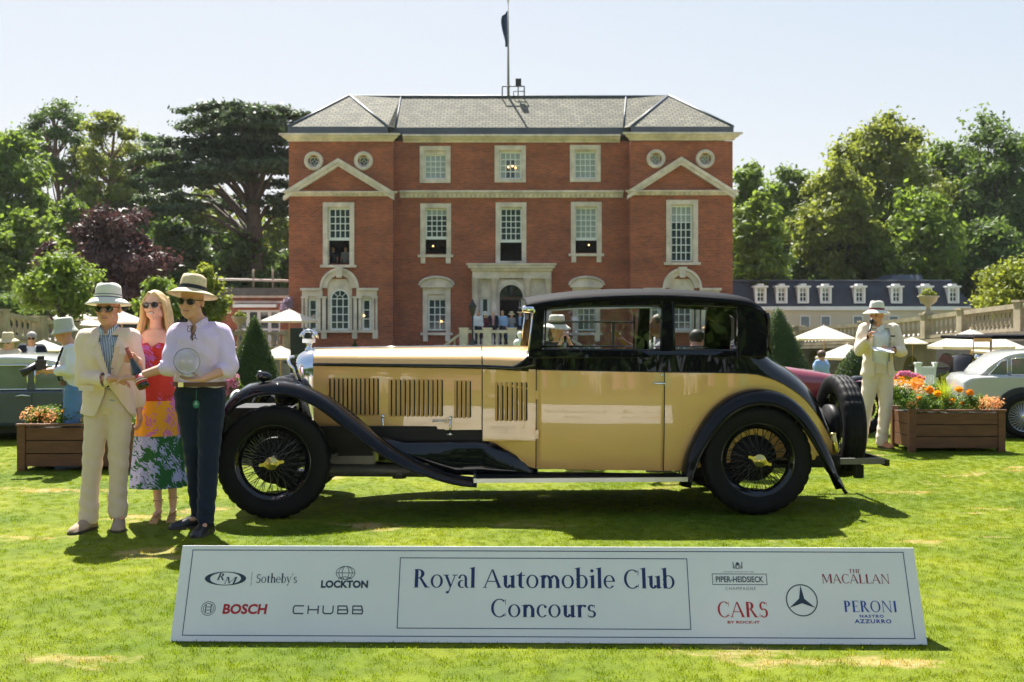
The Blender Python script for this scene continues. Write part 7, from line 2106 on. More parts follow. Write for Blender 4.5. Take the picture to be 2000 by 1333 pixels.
# entrance group
zf = zt0 - .80; YE = 52.0
EG = 'guests standing on the entrance landing'
for (px, skm, tp, bt_, kw, lab) in (
    (934, SKIN_C, C_WHITE, C_DARK, dict(hairm=HAIR_K), 'man in white shirt at the left end of the entrance group'),
    (948, SKIN_B, C_MAROON, C_MAROON, dict(fem=True, hairm=HAIR_BL, skirt=True, hatk='white'), 'woman in maroon dress and white hat on the entrance landing'),
    (963, SKIN_B, C_PINK, C_DARK, dict(jacket=C_DARK, hairm=HAIR_GR), 'man in dark blazer and pale pink shirt on the landing'),
    (982, SKIN_C, C_SKYB, C_DARK, dict(hairm=HAIR_BR), 'man in blue shirt and dark tie left of the dark doorway'),
    (999, SKIN_B, C_GREY, C_BLUE, dict(fem=True, hatk='panama', skirt=True), 'woman in grey top and straw hat in front of the doorway'),
    (1016, SKIN_A, C_SKYB, C_DARK, dict(jacket=C_DARK, hatk='panama'), 'man in navy blazer and straw hat right of the doorway'),
    (1031, SKIN_A, C_WHITE, C_CREAM, dict(jacket=C_CREAM, hatk='white'), 'man in pale suit and white hat at the right end of the entrance group')):
    quick(at_px(px, YE), YE, zf, 1.66 if kw.get('fem') else 1.76, random.uniform(-25, 25), lab, skm, tp, bt_, voxel=.03, group=EG, **kw)
zw = hz(518, YP) - .35
for px, tm, lab in ((651, C_DARK, 'dim figure in dark clothes at the left of the open first floor window'), (675, C_GREY, 'dim figure in light top at the right of the open first floor window')):
    quick(hx(px, YP + .9), YP + .9, zw - .35, 1.7, 0, lab, SKIN_C, tm, C_DARK, voxel=.04, legs=False)

# crowd behind the photographer, mirrored in the paint of the car
protos = []
specs = [(SKIN_B, C_WHITE, C_CREAM, dict(hatk='white')), (SKIN_A, C_SKYB, C_TAN, dict(hatk='panama', jacket=C_CREAM)), (SKIN_B, C_GREEN, C_GREEN, dict(fem=True, skirt=True, hairm=HAIR_BL)), (SKIN_C, C_PINK, C_DARK, dict(jacket=C_DARK)), (SKIN_B, C_PINK, C_PINK, dict(fem=True, skirt=True)), (SKIN_A, C_WHITE, C_DARK, dict(hatk='straw'))]
rg = random.Random(12); k = 0
for i in range(34):
    x = -7.6 + .46 * i + rg.uniform(-.12, .12); y = -1.6 - rg.uniform(0, 1.0) - (1.0 if i % 2 else 0)
    lab = 'onlooker in the crowd behind the camera, ' + ('white shirt and white hat', 'cream jacket and straw hat', 'green dress', 'dark jacket over pink shirt', 'pink dress', 'white shirt and tan hat')[i if i < 6 else (i * 5 + i // 3) % 6]
    if i < len(specs):
        s_, t_, b2_, kw = specs[i]; o, _, _ = quick(0, 0, 0, 1.66 + .03 * (i % 3), 180, lab, s_, t_, b2_, voxel=.028, group='onlookers behind the camera', name='onlooker', **kw); protos.append(o)
    else: o = copy_tree(protos[(i * 5 + i // 3) % len(protos)])
    o['label'] = lab; o.location = (x, y, 0); o.rotation_euler = (0, 0, rg.uniform(-.5, .5))
# unseen trees added behind the camera to darken the reflections in the car
V, nq = leaves_mesh('bt', [(rg.uniform(-130, 130), rg.uniform(-56, -44), rg.uniform(1, 22)) for _ in range(400)], [rg.uniform(4, 6) for _ in range(400)], 170, .85, L_DARK, 5, shell=.2)
quads_object('reflection_treeline', V, nq, L_DARK, None, (0, -50, 0), label='unseen line of trees added behind the camera to darken the car reflections', cat='trees', kind='stuff')
# ---------------------------------------------------------------- the long sponsor board
def arcpts(cx, cy, rx, ry, a0, a1, n): return [(cx + rx * math.cos(math.radians(a0 + (a1 - a0) * i / n)), cy + ry * math.sin(math.radians(a0 + (a1 - a0) * i / n))) for i in range(n + 1)]
def bowl(cx, cy, rx, ry, wx, wy, a0=0, a1=360, n=22):
    o = arcpts(cx, cy, rx, ry, a0, a1, n); i = arcpts(cx, cy, rx - wx, ry - wy, a0, a1, n)
    return [[o[k], o[k + 1], i[k + 1], i[k]] for k in range(n)]
def rect(x0, y0, x1, y1): return [[(x0, y0), (x1, y0), (x1, y1), (x0, y1)]]
def serif(x, y, w, up=1, h=.028): return [[(x - w, y), (x + w, y), (x + w * .35, y + h * up), (x - w * .35, y + h * up)]]
def flag(x0, x1, y, h=.05): return [[(x0 - .075, y - h), (x1, y), (x1, y - .06), (x0, y - .075)]]
SW, TH = .122, .050
def stemf(x0, y1, flagd=True, bot=True):
    r = rect(x0, 0, x0 + SW, y1 - (.03 if flagd else 0))
    if flagd: r += flag(x0, x0 + SW, y1)
    if bot: r += serif(x0 + SW / 2, 0, .105)
    return r
def arch(x0, x1, y=.47):      # n-arch between stems
    c = (x0 + x1) / 2; return bowl(c + .0, y - .155, (x1 - x0) / 2 + .0, .155, SW * .9, .055, 0, 165, 12)
G = {}
G['o'] = (bowl(.25, .235, .22, .245, .088, .03), .50)
G['c'] = (bowl(.235, .235, .205, .245, .086, .03, 48, 318) + bowl(.345, .385, .05, .05, .05, .05, 0, 360, 10), .42)
G['e'] = (bowl(.235, .235, .205, .245, .086, .03, 0, 322) + rect(.11, .235, .44, .268), .46)
G['a'] = (bowl(.205, .32, .165, .16, .088, .034, 0, 140, 12) + bowl(.095, .37, .045, .045, .045, .045, 0, 360, 8) + rect(.282, .06, .370, .325) + bowl(.19, .135, .155, .145, .085, .034, 75, 300, 16) + [[(.282, .06), (.370, .06), (.435, .0), (.345, -.005)]], .44)
G['y'] = ([[(.03, .47), (.125, .47), (.285, .07), (.225, .0)], [(.43, .47), (.395, .47), (.225, .0), (.145, -.2), (.185, -.2)]] + rect(-.02, .443, .18, .47) + rect(.31, .443, .50, .47) + bowl(.135, -.165, .05, .045, .05, .045, 0, 360, 10), .47)
G['l'] = (stemf(.075, .76), .25)
G['i'] = (stemf(.075, .48) + bowl(.122, .63, .06, .06, .06, .06, 0, 360, 12), .25)
G['u'] = (flag(.075, .075 + SW, .47) + rect(.075, .14, .075 + SW, .44) + flag(.335, .335 + SW, .47) + rect(.335, 0, .335 + SW, .44) + bowl(.215, .15, .14, .16, SW * .9, .055, 180, 345, 12) + [[(.42, 0), (.50, .02), (.50, .04), (.42, .06)]], .51)
G['t'] = (rect(.095, .10, .095 + SW, .50) + [[(.095, .44), (.095 + SW, .44), (.095 + SW, .60), (.15, .53)]] + rect(.02, .44, .33, .47) + bowl(.235, .12, .14, .13, SW, .04, 180, 300, 10), .34)
G['n'] = (stemf(.075, .48) + arch(.11, .445) + rect(.35, 0, .35 + SW, .33) + serif(.397, 0, .105), .52)
G['m'] = (stemf(.075, .48) + arch(.11, .425) + rect(.331, 0, .331 + SW, .33) + serif(.378, 0, .095) + arch(.375, .69) + rect(.596, 0, .596 + SW, .33) + serif(.643, 0, .105), .77)
G['h'] = (stemf(.075, .76) + arch(.11, .445) + rect(.35, 0, .35 + SW, .33) + serif(.397, 0, .105), .52)
G['b'] = (stemf(.065, .76, True, False) + bowl(.25, .235, .215, .245, .088, .032, -165, 165), .50)
G['r'] = (stemf(.075, .48) + bowl(.27, .33, .14, .14, .09, .05, 60, 160, 8) + bowl(.33, .42, .05, .05, .05, .05, 0, 360, 10), .37)
G['s'] = (bowl(.19, .345, .135, .132, .085, .042, 40, 262, 14) + bowl(.20, .125, .150, .135, .085, .042, -140, 100, 16) + rect(.06, .005, .078, .13) + rect(.29, .36, .308, .47), .39)
G["'"] = ([[(.06, .72), (.13, .72), (.07, .55), (.045, .55)]], .15)
def cap_stem(x, w=SW, y1=.67): return rect(x, .02, x + w, y1 - .02) + serif(x + w / 2, 0, .10) + serif(x + w / 2, y1, .10, -1)
G['R'] = (cap_stem(.08) + bowl(.22, .50, .20, .17, SW, .034, -90, 90, 14) + rect(.12, .636, .24, .67) + rect(.12, .33, .24, .362) + [[(.24, .345), (.33, .345), (.57, .0), (.45, .0)]] + rect(.44, 0, .62, .024), .62)
G['P'] = (cap_stem(.08) + bowl(.23, .49, .21, .18, SW, .034, -90, 90, 14) + rect(.12, .636, .24, .67) + rect(.12, .31, .24, .342), .50)
G['A'] = ([[(.035, .02), (.075, .02), (.34, .67), (.30, .67)], [(.29, .67), (.36, .67), (.63, .02), (.52, .02)]] + rect(.15, .22, .47, .252) + serif(.06, 0, .09) + serif(.575, 0, .115), .66)
G['C'] = (bowl(.34, .335, .30, .35, .095, .034, 48, 315) + rect(.545, .47, .565, .66) + rect(.545, .03, .56, .17), .62)
G['S'] = (bowl(.24, .49, .17, .19, .09, .042, 35, 265, 18) + bowl(.25, .185, .19, .20, .095, .042, -145, 100, 18) + rect(.06, .0, .08, .18) + rect(.395, .50, .412, .67), .48)
G['M'] = (cap_stem(.10, .04) + [[(.10, .67), (.21, .67), (.43, .10), (.38, .02)], [(.67, .67), (.63, .67), (.38, .06), (.39, .0)]] + cap_stem(.65, SW), .84)
G['L'] = (cap_stem(.08) + rect(.12, 0, .46, .032) + [[(.46, 0), (.44, 0), (.455, .16), (.475, .16)]], .50)
G['N'] = (cap_stem(.10, .036) + [[(.09, .67), (.19, .67), (.60, .0), (.55, .0)]] + cap_stem(.565, .036), .71)
G['T'] = (rect(.24, .02, .24 + SW, .65) + serif(.287, 0, .11) + rect(.04, .638, .54, .67) + rect(.03, .53, .05, .67) + rect(.53, .53, .55, .67), .58)
G['H'] = (cap_stem(.08) + cap_stem(.50) + rect(.15, .33, .52, .362), .68)
G['E'] = (cap_stem(.08) + rect(.12, 0, .45, .032) + rect(.12, .638, .44, .67) + rect(.12, .33, .36, .362) + rect(.44, 0, .46, .16) + rect(.43, .52, .45, .67) + rect(.355, .27, .372, .42), .51)
G['O'] = (bowl(.35, .335, .31, .35, .095, .034), .70)
G['I'] = (cap_stem(.09), .28)
G[' '] = ([], .26)

SB = [Vector((-1.678, 5.276, .004)), Vector((2.017, 5.217, .004)), Vector((-1.683, 5.466, .437)), Vector((1.985, 5.407, .437))]
board = thing('sponsor_board', (0, 5.35, 0), 'long low white slanted sponsor board lettered Royal Automobile Club Concours', 'sign board')
PANEL = M('white_board', (.80, .78, .79), .4, var=.05, vscale=1.5, coat=.25)
INK = M('navy_print', (.006, .022, .12), .45, var=0); INKD = M('dark_print', (.02, .035, .065), .45, var=0); INKR = M('red_print', (.46, .012, .02), .45, var=0); INKM = M('maroon_print', (.25, .010, .03), .45, var=0); INKB = M('blue_print', (.01, .05, .35), .45, var=0); INKG = M('grey_print', (.10, .13, .17), .45, var=0)
o_ = SB[0]; eu = (SB[1] - SB[0]); Wd = eu.length; eu.normalize(); ev_ = ((SB[2] + SB[3]) / 2 - (SB[0] + SB[1]) / 2); ev_ = (ev_ - eu * ev_.dot(eu)); Hd = ev_.length; ev_.normalize(); en = eu.cross(ev_).normalized()   # towards viewer
def S2(px, py):
    """pixel -> board coordinates u, v"""
    ray = V3((px - 1000) / F, 1, (HZ - py) / F); cam_p = V3(0, 0, EYE); t = (o_ - cam_p).dot(en) / ray.dot(en); q = cam_p + ray * t - o_; return q.dot(eu), q.dot(ev_)
ztop = o_ + ev_ * Hd; backdir = V3(-eu.y, eu.x, 0) * .40
def Tf(u, v, off=0): return o_ + eu * u + ev_ * v + en * off
ob_ = o_ + backdir + eu * Wd; evb = ((o_ + ev_ * Hd + V3(-eu.y, eu.x, 0) * .012) - (o_ + backdir)); evb = evb.normalized(); enb = (-eu).cross(evb).normalized()
def Tb(u, v, off=0): return ob_ - eu * u + evb * v + enb * off
for T in (Tf, Tb):
    n_ = T(0, 0, 1) - T(0, 0, 0)
    MB().poly([T(0, 0), T(Wd, 0), T(Wd, Hd), T(0, Hd)], -n_ * .008).build('panel', PANEL, board, bevel=.003)
for u in (0.0, Wd): # end gussets close the gap between panels
    MB().poly([Tf(u, .01, -.012), Tb(Wd - u, .01, -.012), Tf(u, Hd - .02, -.012)], eu * (.006 if u == 0 else -.006)).build('end_gusset', PANEL, board)
cnt = [0]
def put(polys, T, mat, name='lettering', off=.0008):
    mb = MB()
    for i, pl in enumerate(polys):
        e = off + .00006 * (i % 7); mb.add([T(x, y, e) for x, y in pl], [tuple(range(len(pl)))])
    return mb.build(name, mat, board, fix=False, kind='stuff' if name=='lettering' else None)
def serif_text(txt, T, u0, u1, v0, caph, mat, bold=1.0, slant=0.0, name='lettering', track=0.0):
    adv = sum(G[ch][1] + track for ch in txt) - track; sx = (u1 - u0) / adv; sy = caph / .67; x = 0; polys = []
    for ch in txt:
        g, w = G[ch]
        for pl in g: polys.append([(u0 + (x + a) * sx + b_ * sy * slant, v0 + b_ * sy) for a, b_ in pl])
        x += w + track
    return put(polys, T, mat, name)
def sans_text(txt, T, u0, u1, v0, v1, mat, bold=0.0, shear=0.0, spacing=1.0, name='lettering'):
    cu = bpy.data.curves.new('t', 'FONT'); cu.body = txt; cu.offset = bold; cu.shear = shear; cu.space_character = spacing; cu.resolution_u = 3
    ob = bpy.data.objects.new('t', cu); COL.objects.link(ob); dg = bpy.context.evaluated_depsgraph_get(); me = bpy.data.meshes.new_from_object(ob.evaluated_get(dg)); bpy.data.objects.remove(ob)
    xs_ = [v.co.x for v in me.vertices]; ys_ = [v.co.y for v in me.vertices]; x0, x1, y0, y1 = min(xs_), max(xs_), min(ys_), max(ys_); mb = MB()
    mb.add([T(u0 + (v.co.x - x0) / (x1 - x0) * (u1 - u0), v0 + (v.co.y - y0) / (y1 - y0) * (v1 - v0), .0009) for v in me.vertices], [tuple(p.vertices) for p in me.polygons])
    bpy.data.meshes.remove(me); return mb.build(name, mat, board, fix=False, kind='stuff')
def stroke(pts, w):
    out = []
    for (a, b_) in zip(pts[:-1], pts[1:]):
        dx, dy = b_[0] - a[0], b_[1] - a[1]; L = math.hypot(dx, dy) or 1; ex, ey = dx / L * w * .3, dy / L * w * .3; nx, ny = -dy / L * w / 2, dx / L * w / 2
        out.append([(a[0] - ex + nx, a[1] - ey + ny), (b_[0] + ex + nx, b_[1] + ey + ny), (b_[0] + ex - nx, b_[1] + ey - ny), (a[0] - ex - nx, a[1] - ey - ny)])
    return out
def frame_line(u0, v0, u1, v1, w): return rect(u0, v0, u1, v0 + w) + rect(u0, v1 - w, u1, v1) + rect(u0, v0 + w, u0 + w, v1 - w) + rect(u1 - w, v0 + w, u1, v1 - w)
def ell_line(cx, cy, rx, ry, w, a0=0, a1=360, n=28): return bowl(cx, cy, rx, ry, w, w, a0, a1, n)
def UV(px, py): return S2(px, py)
def box_uv(x0, x1, y0, y1):
    a = UV((x0 + x1) / 2, y1)[1]; b_ = UV((x0 + x1) / 2, y0)[1]; ym = (y0 + y1) / 2; return UV(x0, ym)[0], UV(x1, ym)[0], a, b_
for T, full in ((Tf, True), (Tb, False)):
    put(frame_line(.055, .028, Wd - .055, Hd - .022, .004), T, INK, 'border_line')
    a = UV(778, 1160)[0]; b_ = UV(1346, 1160)[0]
    put(frame_line(a, UV(1000, 1229)[1], b_, UV(1000, 1090)[1], .004), T, INK, 'inner_border')
    u0, u1, v0, v1 = box_uv(806, 1319, 1113, 1149); serif_text('Royal Automobile Club', T, u0, u1, v0, v1 - v0, INK)
    u0, u1, v0, v1 = box_uv(957, 1166, 1171, 1206); serif_text('Concours', T, u0, u1, v0, v1 - v0, INK)
    # oval car auction mark
    u0, u1, v0, v1 = box_uv(400, 481, 1117, 1144); cu_, cv_ = (u0 + u1) / 2, (v0 + v1) / 2
    put(bowl(cu_, cv_, (u1 - u0) / 2, (v1 - v0) / 2, .026, .0035), T, INKD, 'oval_logo')
    put(rect(UV(491, 1130)[0], v0, UV(491, 1130)[0] + .002, v1), T, INKD, 'divider_line')
    serif_text('R', T, cu_ - .048, cu_ - .004, cv_ - .008, .034, INKD, slant=.35); serif_text('M', T, cu_ - .010, cu_ + .052, cv_ - .026, .034, INKD, slant=.35)
    u0, u1, v0, v1 = box_uv(500, 581, 1122, 1139); serif_text("Sotheby's", T, u0, u1, v0, (v1 - v0), INKD)
    u0, u1, v0, v1 = box_uv(627, 719, 1134, 1149); sans_text('LOCKTON', T, u0, u1, v0, v1, INKD, .045)
    u0, u1, v0, v1 = box_uv(656, 694, 1106, 1133); cu_, cv_ = (u0 + u1) / 2, (v0 + v1) / 2; rx, ry = (u1 - u0) / 2, (v1 - v0) / 2
    put(ell_line(cu_, cv_, rx, ry, .003) + ell_line(cu_, cv_, rx * .72, ry, .003) + ell_line(cu_, cv_, rx * .38, ry, .003) + rect(cu_ - rx, cv_ - .0015, cu_ + rx, cv_ + .0015) + ell_line(cu_, cv_ - ry * 1.15, rx * .8, ry * .62, .003, 20, 160, 12), T, INKD, 'globe_logo')
    u0, u1, v0, v1 = box_uv(435, 522, 1180, 1200); sans_text('BOSCH', T, u0, u1, v0, v1, INKR, .035, .08)
    u0, u1, v0, v1 = box_uv(393, 421, 1175, 1203); cu_, cv_ = (u0 + u1) / 2, (v0 + v1) / 2; r_ = (u1 - u0) / 2; ry = (v1 - v0) / 2
    put(ell_line(cu_, cv_, r_, ry, .0028) + ell_line(cu_, cv_, r_ * .74, ry * .74, .0026) + rect(cu_ - r_ * .42, cv_ - ry * .55, cu_ - r_ * .30, cv_ + ry * .55) + rect(cu_ + r_ * .30, cv_ - ry * .55, cu_ + r_ * .42, cv_ + ry * .55) + rect(cu_ - r_ * .42, cv_ - .009, cu_ + r_ * .42, cv_ - .006) + rect(cu_ - r_ * .42, cv_ + .006, cu_ + r_ * .42, cv_ + .009), T, INKD, 'armature_logo')
    u0, u1, v0, v1 = box_uv(573, 713, 1184, 1199); w = (u1 - u0) / 5.6; s_ = w * .78; pl = []; t_ = .006
    X = [u0 + w * 1.16 * k for k in range(5)]
    pl += stroke([(X[0] + s_, v1), (X[0] + .006, v1), (X[0], v1 - .008), (X[0], v0 + .008), (X[0] + .006, v0), (X[0] + s_, v0)], t_)
    pl += stroke([(X[1], v0), (X[1], v1)], t_) + stroke([(X[1] + s_, v0), (X[1] + s_, v1)], t_) + stroke([(X[1], (v0 + v1) / 2), (X[1] + s_, (v0 + v1) / 2)], t_)
    pl += stroke([(X[2], v1), (X[2], v0 + .008), (X[2] + .008, v0), (X[2] + s_ - .008, v0), (X[2] + s_, v0 + .008), (X[2] + s_, v1)], t_)
    for k in (3, 4): pl += stroke([(X[k], v0), (X[k], v1), (X[k] + s_ * .85, v1), (X[k] + s_ * .95, (v0 + v1) / 2 + .004), (X[k] + s_ * .9, (v0 + v1) / 2), (X[k], (v0 + v1) / 2)], t_) + stroke([(X[k] + s_ * .9, (v0 + v1) / 2), (X[k] + s_, (v0 + v1) / 2 - .004), (X[k] + s_ * .95, v0), (X[k], v0)], t_)
    put(pl, T, INKD, 'lettering')
    # right hand group
    u0, u1, v0, v1 = box_uv(1391, 1498, 1121, 1143); put(frame_line(u0, v0, u1, v1, .003), T, INKD, 'name_box'); sans_text('PIPER-HEIDSIECK', T, u0 + .018, u1 - .018, v0 + .013, v1 - .013, INKD, .02)
    u0, u1, v0, v1 = box_uv(1417, 1476, 1147, 1153); sans_text('CHAMPAGNE', T, u0, u1, v0, v1, INKG, -.005, spacing=1.3)
    u0, u1, v0, v1 = box_uv(1413, 1472, 1116, 1118.5); sans_text('MAISON FONDEE EN 1785', T, u0, u1, v0, v1, INKG, 0, spacing=1.1)
    u0, u1, v0, v1 = box_uv(1431, 1450, 1098, 1113); cu_, cv_ = (u0 + u1) / 2, (v0 + v1) / 2; r_ = (u1 - u0) / 2; ry = (v1 - v0) / 2
    pl = bowl(cu_, cv_ + ry * .5, r_ * .35, ry * .42, r_ * .35, ry * .42, 0, 360, 8) + ell_line(cu_, cv_ - ry * .15, r_ * .6, ry * .72, .003, 0, 360, 14)
    for k in range(5):
        for sg in (-1, 1): pl += stroke([(cu_ + sg * r_ * (.65 + .08 * k), cv_ - ry * (.7 - .35 * k)), (cu_ + sg * r_ * (.95 - .02 * k), cv_ - ry * (.45 - .35 * k))], .004)
    pl += stroke([(cu_ - .006, cv_ - ry * .5), (cu_ - .006, cv_ + ry * .1)], .003) + stroke([(cu_ + .006, cv_ - ry * .5), (cu_ + .006, cv_ + ry * .1)], .003)
    put(pl, T, INKD, 'crest')
    u0, u1, v0, v1 = box_uv(1400, 1501, 1176, 1206); serif_text('CARS', T, u0, u1, v0, v1 - v0, INKR)
    u0, u1, v0, v1 = box_uv(1421, 1484, 1213, 1218.5); sans_text('BY ROCK-IT', T, u0, u1, v0, v1, INKR, .03)
    u0, u1, v0, v1 = box_uv(1535, 1597, 1143, 1203); cu_, cv_ = (u0 + u1) / 2, (v0 + v1) / 2; r_ = (u1 - u0) / 2; pl = ell_line(cu_, cv_, r_, r_, .0055, n=40)
    for k in range(3):
        a = math.radians(90 + 120 * k); tip = (cu_ + r_ * .95 * math.cos(a), cv_ + r_ * .95 * math.sin(a)); b1 = (cu_ + r_ * .19 * math.cos(a + PI / 3), cv_ + r_ * .19 * math.sin(a + PI / 3)); b2 = (cu_ + r_ * .19 * math.cos(a - PI / 3), cv_ + r_ * .19 * math.sin(a - PI / 3)); pl.append([tip, b1, (cu_, cv_), b2])
    put(pl, T, INKD, 'star_logo')
    u0, u1, v0, v1 = box_uv(1657, 1681, 1112, 1120); serif_text('THE', T, u0, u1, v0, v1 - v0, INKM)
    u0, u1, v0, v1 = box_uv(1604, 1738, 1122, 1140); serif_text('MACALLAN', T, u0, u1, v0, v1 - v0, INKM)
    u0, u1, v0, v1 = box_uv(1647, 1752, 1174, 1196); serif_text('PERONI', T, u0, u1, v0, v1 - v0, INKB)
    u0, u1, v0, v1 = box_uv(1679, 1726, 1201, 1207); sans_text('NASTRO', T, u0, u1, v0, v1, INKB, .03, spacing=1.25)
    u0, u1, v0, v1 = box_uv(1669, 1741, 1210, 1218); sans_text('AZZURRO', T, u0, u1, v0, v1, INKB, .03, spacing=1.2)

# ---------------------------------------------------------------- planters and flowers
PLANK = M('stained_plank', (.155, .062, .030), .6, var=.28, vscale=3, stretch=(1.2, 8, 8), bump=.15, bscale=14)
FOL = leaf_mat('planter_foliage', (.035, .085, .012), (.10, .18, .025), (.28, .42, .03), .4, 5)
def petal_mat(name, col, tr=.3):
    m, nt, b = new_mat(name); b.inputs['Base Color'].default_value = (*col, 1); b.inputs['Roughness'].default_value = .7
    t_ = nd(nt, 'ShaderNodeBsdfTranslucent'); t_.inputs[0].default_value = (*rgb(col, 1.2), 1); mx = nt.nodes.new('ShaderNodeMixShader'); mx.inputs[0].default_value = tr
    nt.links.new(b.outputs[0], mx.inputs[1]); nt.links.new(t_.outputs[0], mx.inputs[2]); nt.links.new(mx.outputs[0], nt.nodes['Material Output'].inputs[0]); return m
PET_O = petal_mat('petal_orange', (.82, .30, .008)); PET_Y = petal_mat('petal_amber', (.85, .42, .01)); PET_P = petal_mat('petal_pink', (.70, .25, .42)); PET_W = petal_mat('petal_white', (.70, .70, .56)); PET_S = petal_mat('petal_salmon', (.82, .38, .14)); PET_V = petal_mat('petal_violet', (.36, .24, .55)); LIME = petal_mat('lime_blade', (.40, .46, .03), .4)
def bloom_mesh(mat, r=.035, seed=1, n=26):
    rg = random.Random(seed); mb = MB()
    for k in range(n):
        a = rg.uniform(0, 2 * PI); e = rg.uniform(-.1, 1.4); d = V3(math.cos(a) * math.cos(e), math.sin(a) * math.cos(e), math.sin(e)); t = d.cross(V3(0, 0, 1.01)).normalized(); q = d * r; up = d.cross(t)
        mb.add([q * .4, q + t * r * .4 - up * r * .1, q * 1.08 + up * r * .25, q - t * r * .4 - up * r * .1], [(0, 1, 2, 3)])
    mb.ell((0, 0, .1 * r), (r * .75, r * .75, r * .6), None, 8, 5); return mb.mesh('bloom', mat)
BM = {k: bloom_mesh(m, .036, i) for i, (k, m) in enumerate((('o', PET_O), ('y', PET_Y), ('p', PET_P), ('w', PET_W), ('s', PET_S), ('v', PET_V)))}
def small_blooms(name, cs, rs, n, mat, parent, org, size=.011, seed=1, **kw):
    V, nq = leaves_mesh(name, cs, rs, n, size, mat, seed, shell=.85, up=.6); return quads_object(name, V, nq, mat, parent, org, **kw)
def planter(px0, px1, pyb, Y, h, label, seed, flip=1, n_planks=3):
    x0, x1 = at_px(px0, Y), at_px(px1, Y); xm = (x0 + x1) / 2; W = x1 - x0; D = .62
    root = thing('wooden_planter', (xm, Y, 0), label, 'planter'); pw = .085
    for sx in (x0 + pw / 2, x1 - pw / 2):
        for yy_ in (Y + .02, Y + D - .02): MB().box((sx, yy_, h / 2), (pw, .07, h)).build('corner_post', PLANK, root, bevel=.004)
    ph = (h - .06) / n_planks
    for i in range(n_planks):
        for yy_ in (Y + .012, Y + D - .012): MB().box((xm, yy_, .045 + ph * (i + .5)), (W - 2 * pw - .004, .026, ph - .010)).build('plank', PLANK, root, bevel=.002)
        for sx in (x0 + .03, x1 - .03): MB().box((sx, Y + D / 2, .045 + ph * (i + .5)), (.026, D - .12, ph - .010)).build('plank', PLANK, root, bevel=.002)
    MB().box((xm, Y + .0, h + .013), (W + .02, .06, .024)).build('rim_board', PLANK, root, bevel=.003); MB().box((xm, Y + D, h + .013), (W + .02, .06, .024)).build('rim_board', PLANK, root, bevel=.003)
    MB().b2(x0 + .03, x1 - .03, Y + .04, Y + D - .04, .06, h - .02).build('soil', DARKROOM, root)
    rg = random.Random(seed); cs = []; rs = []
    for k in range(26): cs.append((x0 + .08 + (W - .16) * rg.random(), Y + .08 + (D - .16) * rg.random(), h + rg.uniform(.03, .13))); rs.append(rg.uniform(.07, .12))
    V, nq = leaves_mesh('f', cs, rs, 230, .016, FOL, seed, shell=.3); quads_object('foliage', V, nq, FOL, root, (xm, Y, 0))
    spots = [(.28, .23, .062), (.33, .20, .05), (.19, .12, .045), (.60, .24, .052), (.67, .21, .05), (.56, .10, .04), (.50, .09, .04), (.62, .08, .036)]
    for i, (t, z, r) in enumerate(spots):
        t = t if flip > 0 else .15 + t * .9; inst('bloom', BM['oy'[i % 2]], root, (x0 + W * t, Y + rg.uniform(.08, .3), h + z), rot=(rg.uniform(-.3, .3), rg.uniform(-.3, .3), rg.uniform(0, 6)), scale=(r / .036,) * 3)
    ca = [(x0 + W * (t if flip > 0 else 1 - t), Y + rg.uniform(.03, .3), h + rg.uniform(.05, .12)) for t in [.74 + .26 * rg.random() for _ in range(14)]]
    small_blooms('salmon_blooms', ca, [.07] * 14, 34, PET_S, root, (xm, Y, 0), .015, seed, kind='stuff')
    small_blooms('salmon_blooms', [(x0 + W * (.05 if flip > 0 else .6), Y + .05, h + .07)], [.07], 40, PET_S, root, (xm, Y, 0), .015, seed + 1, kind='stuff')
    g = MB(); cxg = x0 + W * (.47 if flip > 0 else .72)
    for k in range(70):
        a = rg.uniform(0, 2 * PI); ln = rg.uniform(.06, .22); hh = rg.uniform(.25, .46); b0 = V3(cxg + rg.uniform(-.03, .03), Y + .28, h); p1 = b0 + V3(math.cos(a) * ln * .3, math.sin(a) * ln * .3, hh * .6); p2 = b0 + V3(math.cos(a) * ln, math.sin(a) * ln, hh); w = V3(-math.sin(a), math.cos(a), 0) * .0045
        g.add([b0 - w, b0 + w, p1 + w, p1 - w, p2], [(0, 1, 2, 3), (3, 2, 4)])
    g.build('grass_spray', LIME, root, fix=False)
    return root
planter(1775, 1963, 882, 13.0, .49, 'brown plank planter of marigolds right of the man with the microphone', 5)
planter(34, 258, 922, 11.35, .475, 'brown plank planter of marigolds behind the older man in beige', 8, flip=-1)
# flower bed mound
Yb_ = 17.0; rg = random.Random(21); bed = thing('flower_bed', P(1790, 800, Yb_), 'mixed bed of pink, orange, white and violet flowers left of the right planter', 'flower bed')
def bedpts(n, a, b_, p0, p1): return [tuple(P(rg.uniform(a, b_), rg.uniform(p0, p1), Yb_ + rg.uniform(-.3, .8))) for _ in range(n)]
cs = bedpts(70, 1728, 1862, 762, 826); V, nq = leaves_mesh('f', cs, [.14] * 70, 170, .028, FOL, 9, shell=.3); quads_object('foliage', V, nq, FOL, bed, tuple(bed.location))
small_blooms('white_blooms', bedpts(40, 1738, 1820, 752, 790), [.10] * 40, 50, PET_W, bed, tuple(bed.location), .02, 3, kind='stuff')
small_blooms('orange_blooms', bedpts(24, 1738, 1800, 742, 762), [.09] * 24, 34, PET_O, bed, tuple(bed.location), .024, 4, kind='stuff')
small_blooms('salmon_blooms', bedpts(10, 1800, 1840, 758, 772), [.08] * 10, 30, PET_O, bed, tuple(bed.location), .02, 5, kind='stuff')
small_blooms('violet_blooms', bedpts(12, 1735, 1775, 785, 815), [.07] * 12, 12, PET_V, bed, tuple(bed.location), .022, 6, kind='stuff')
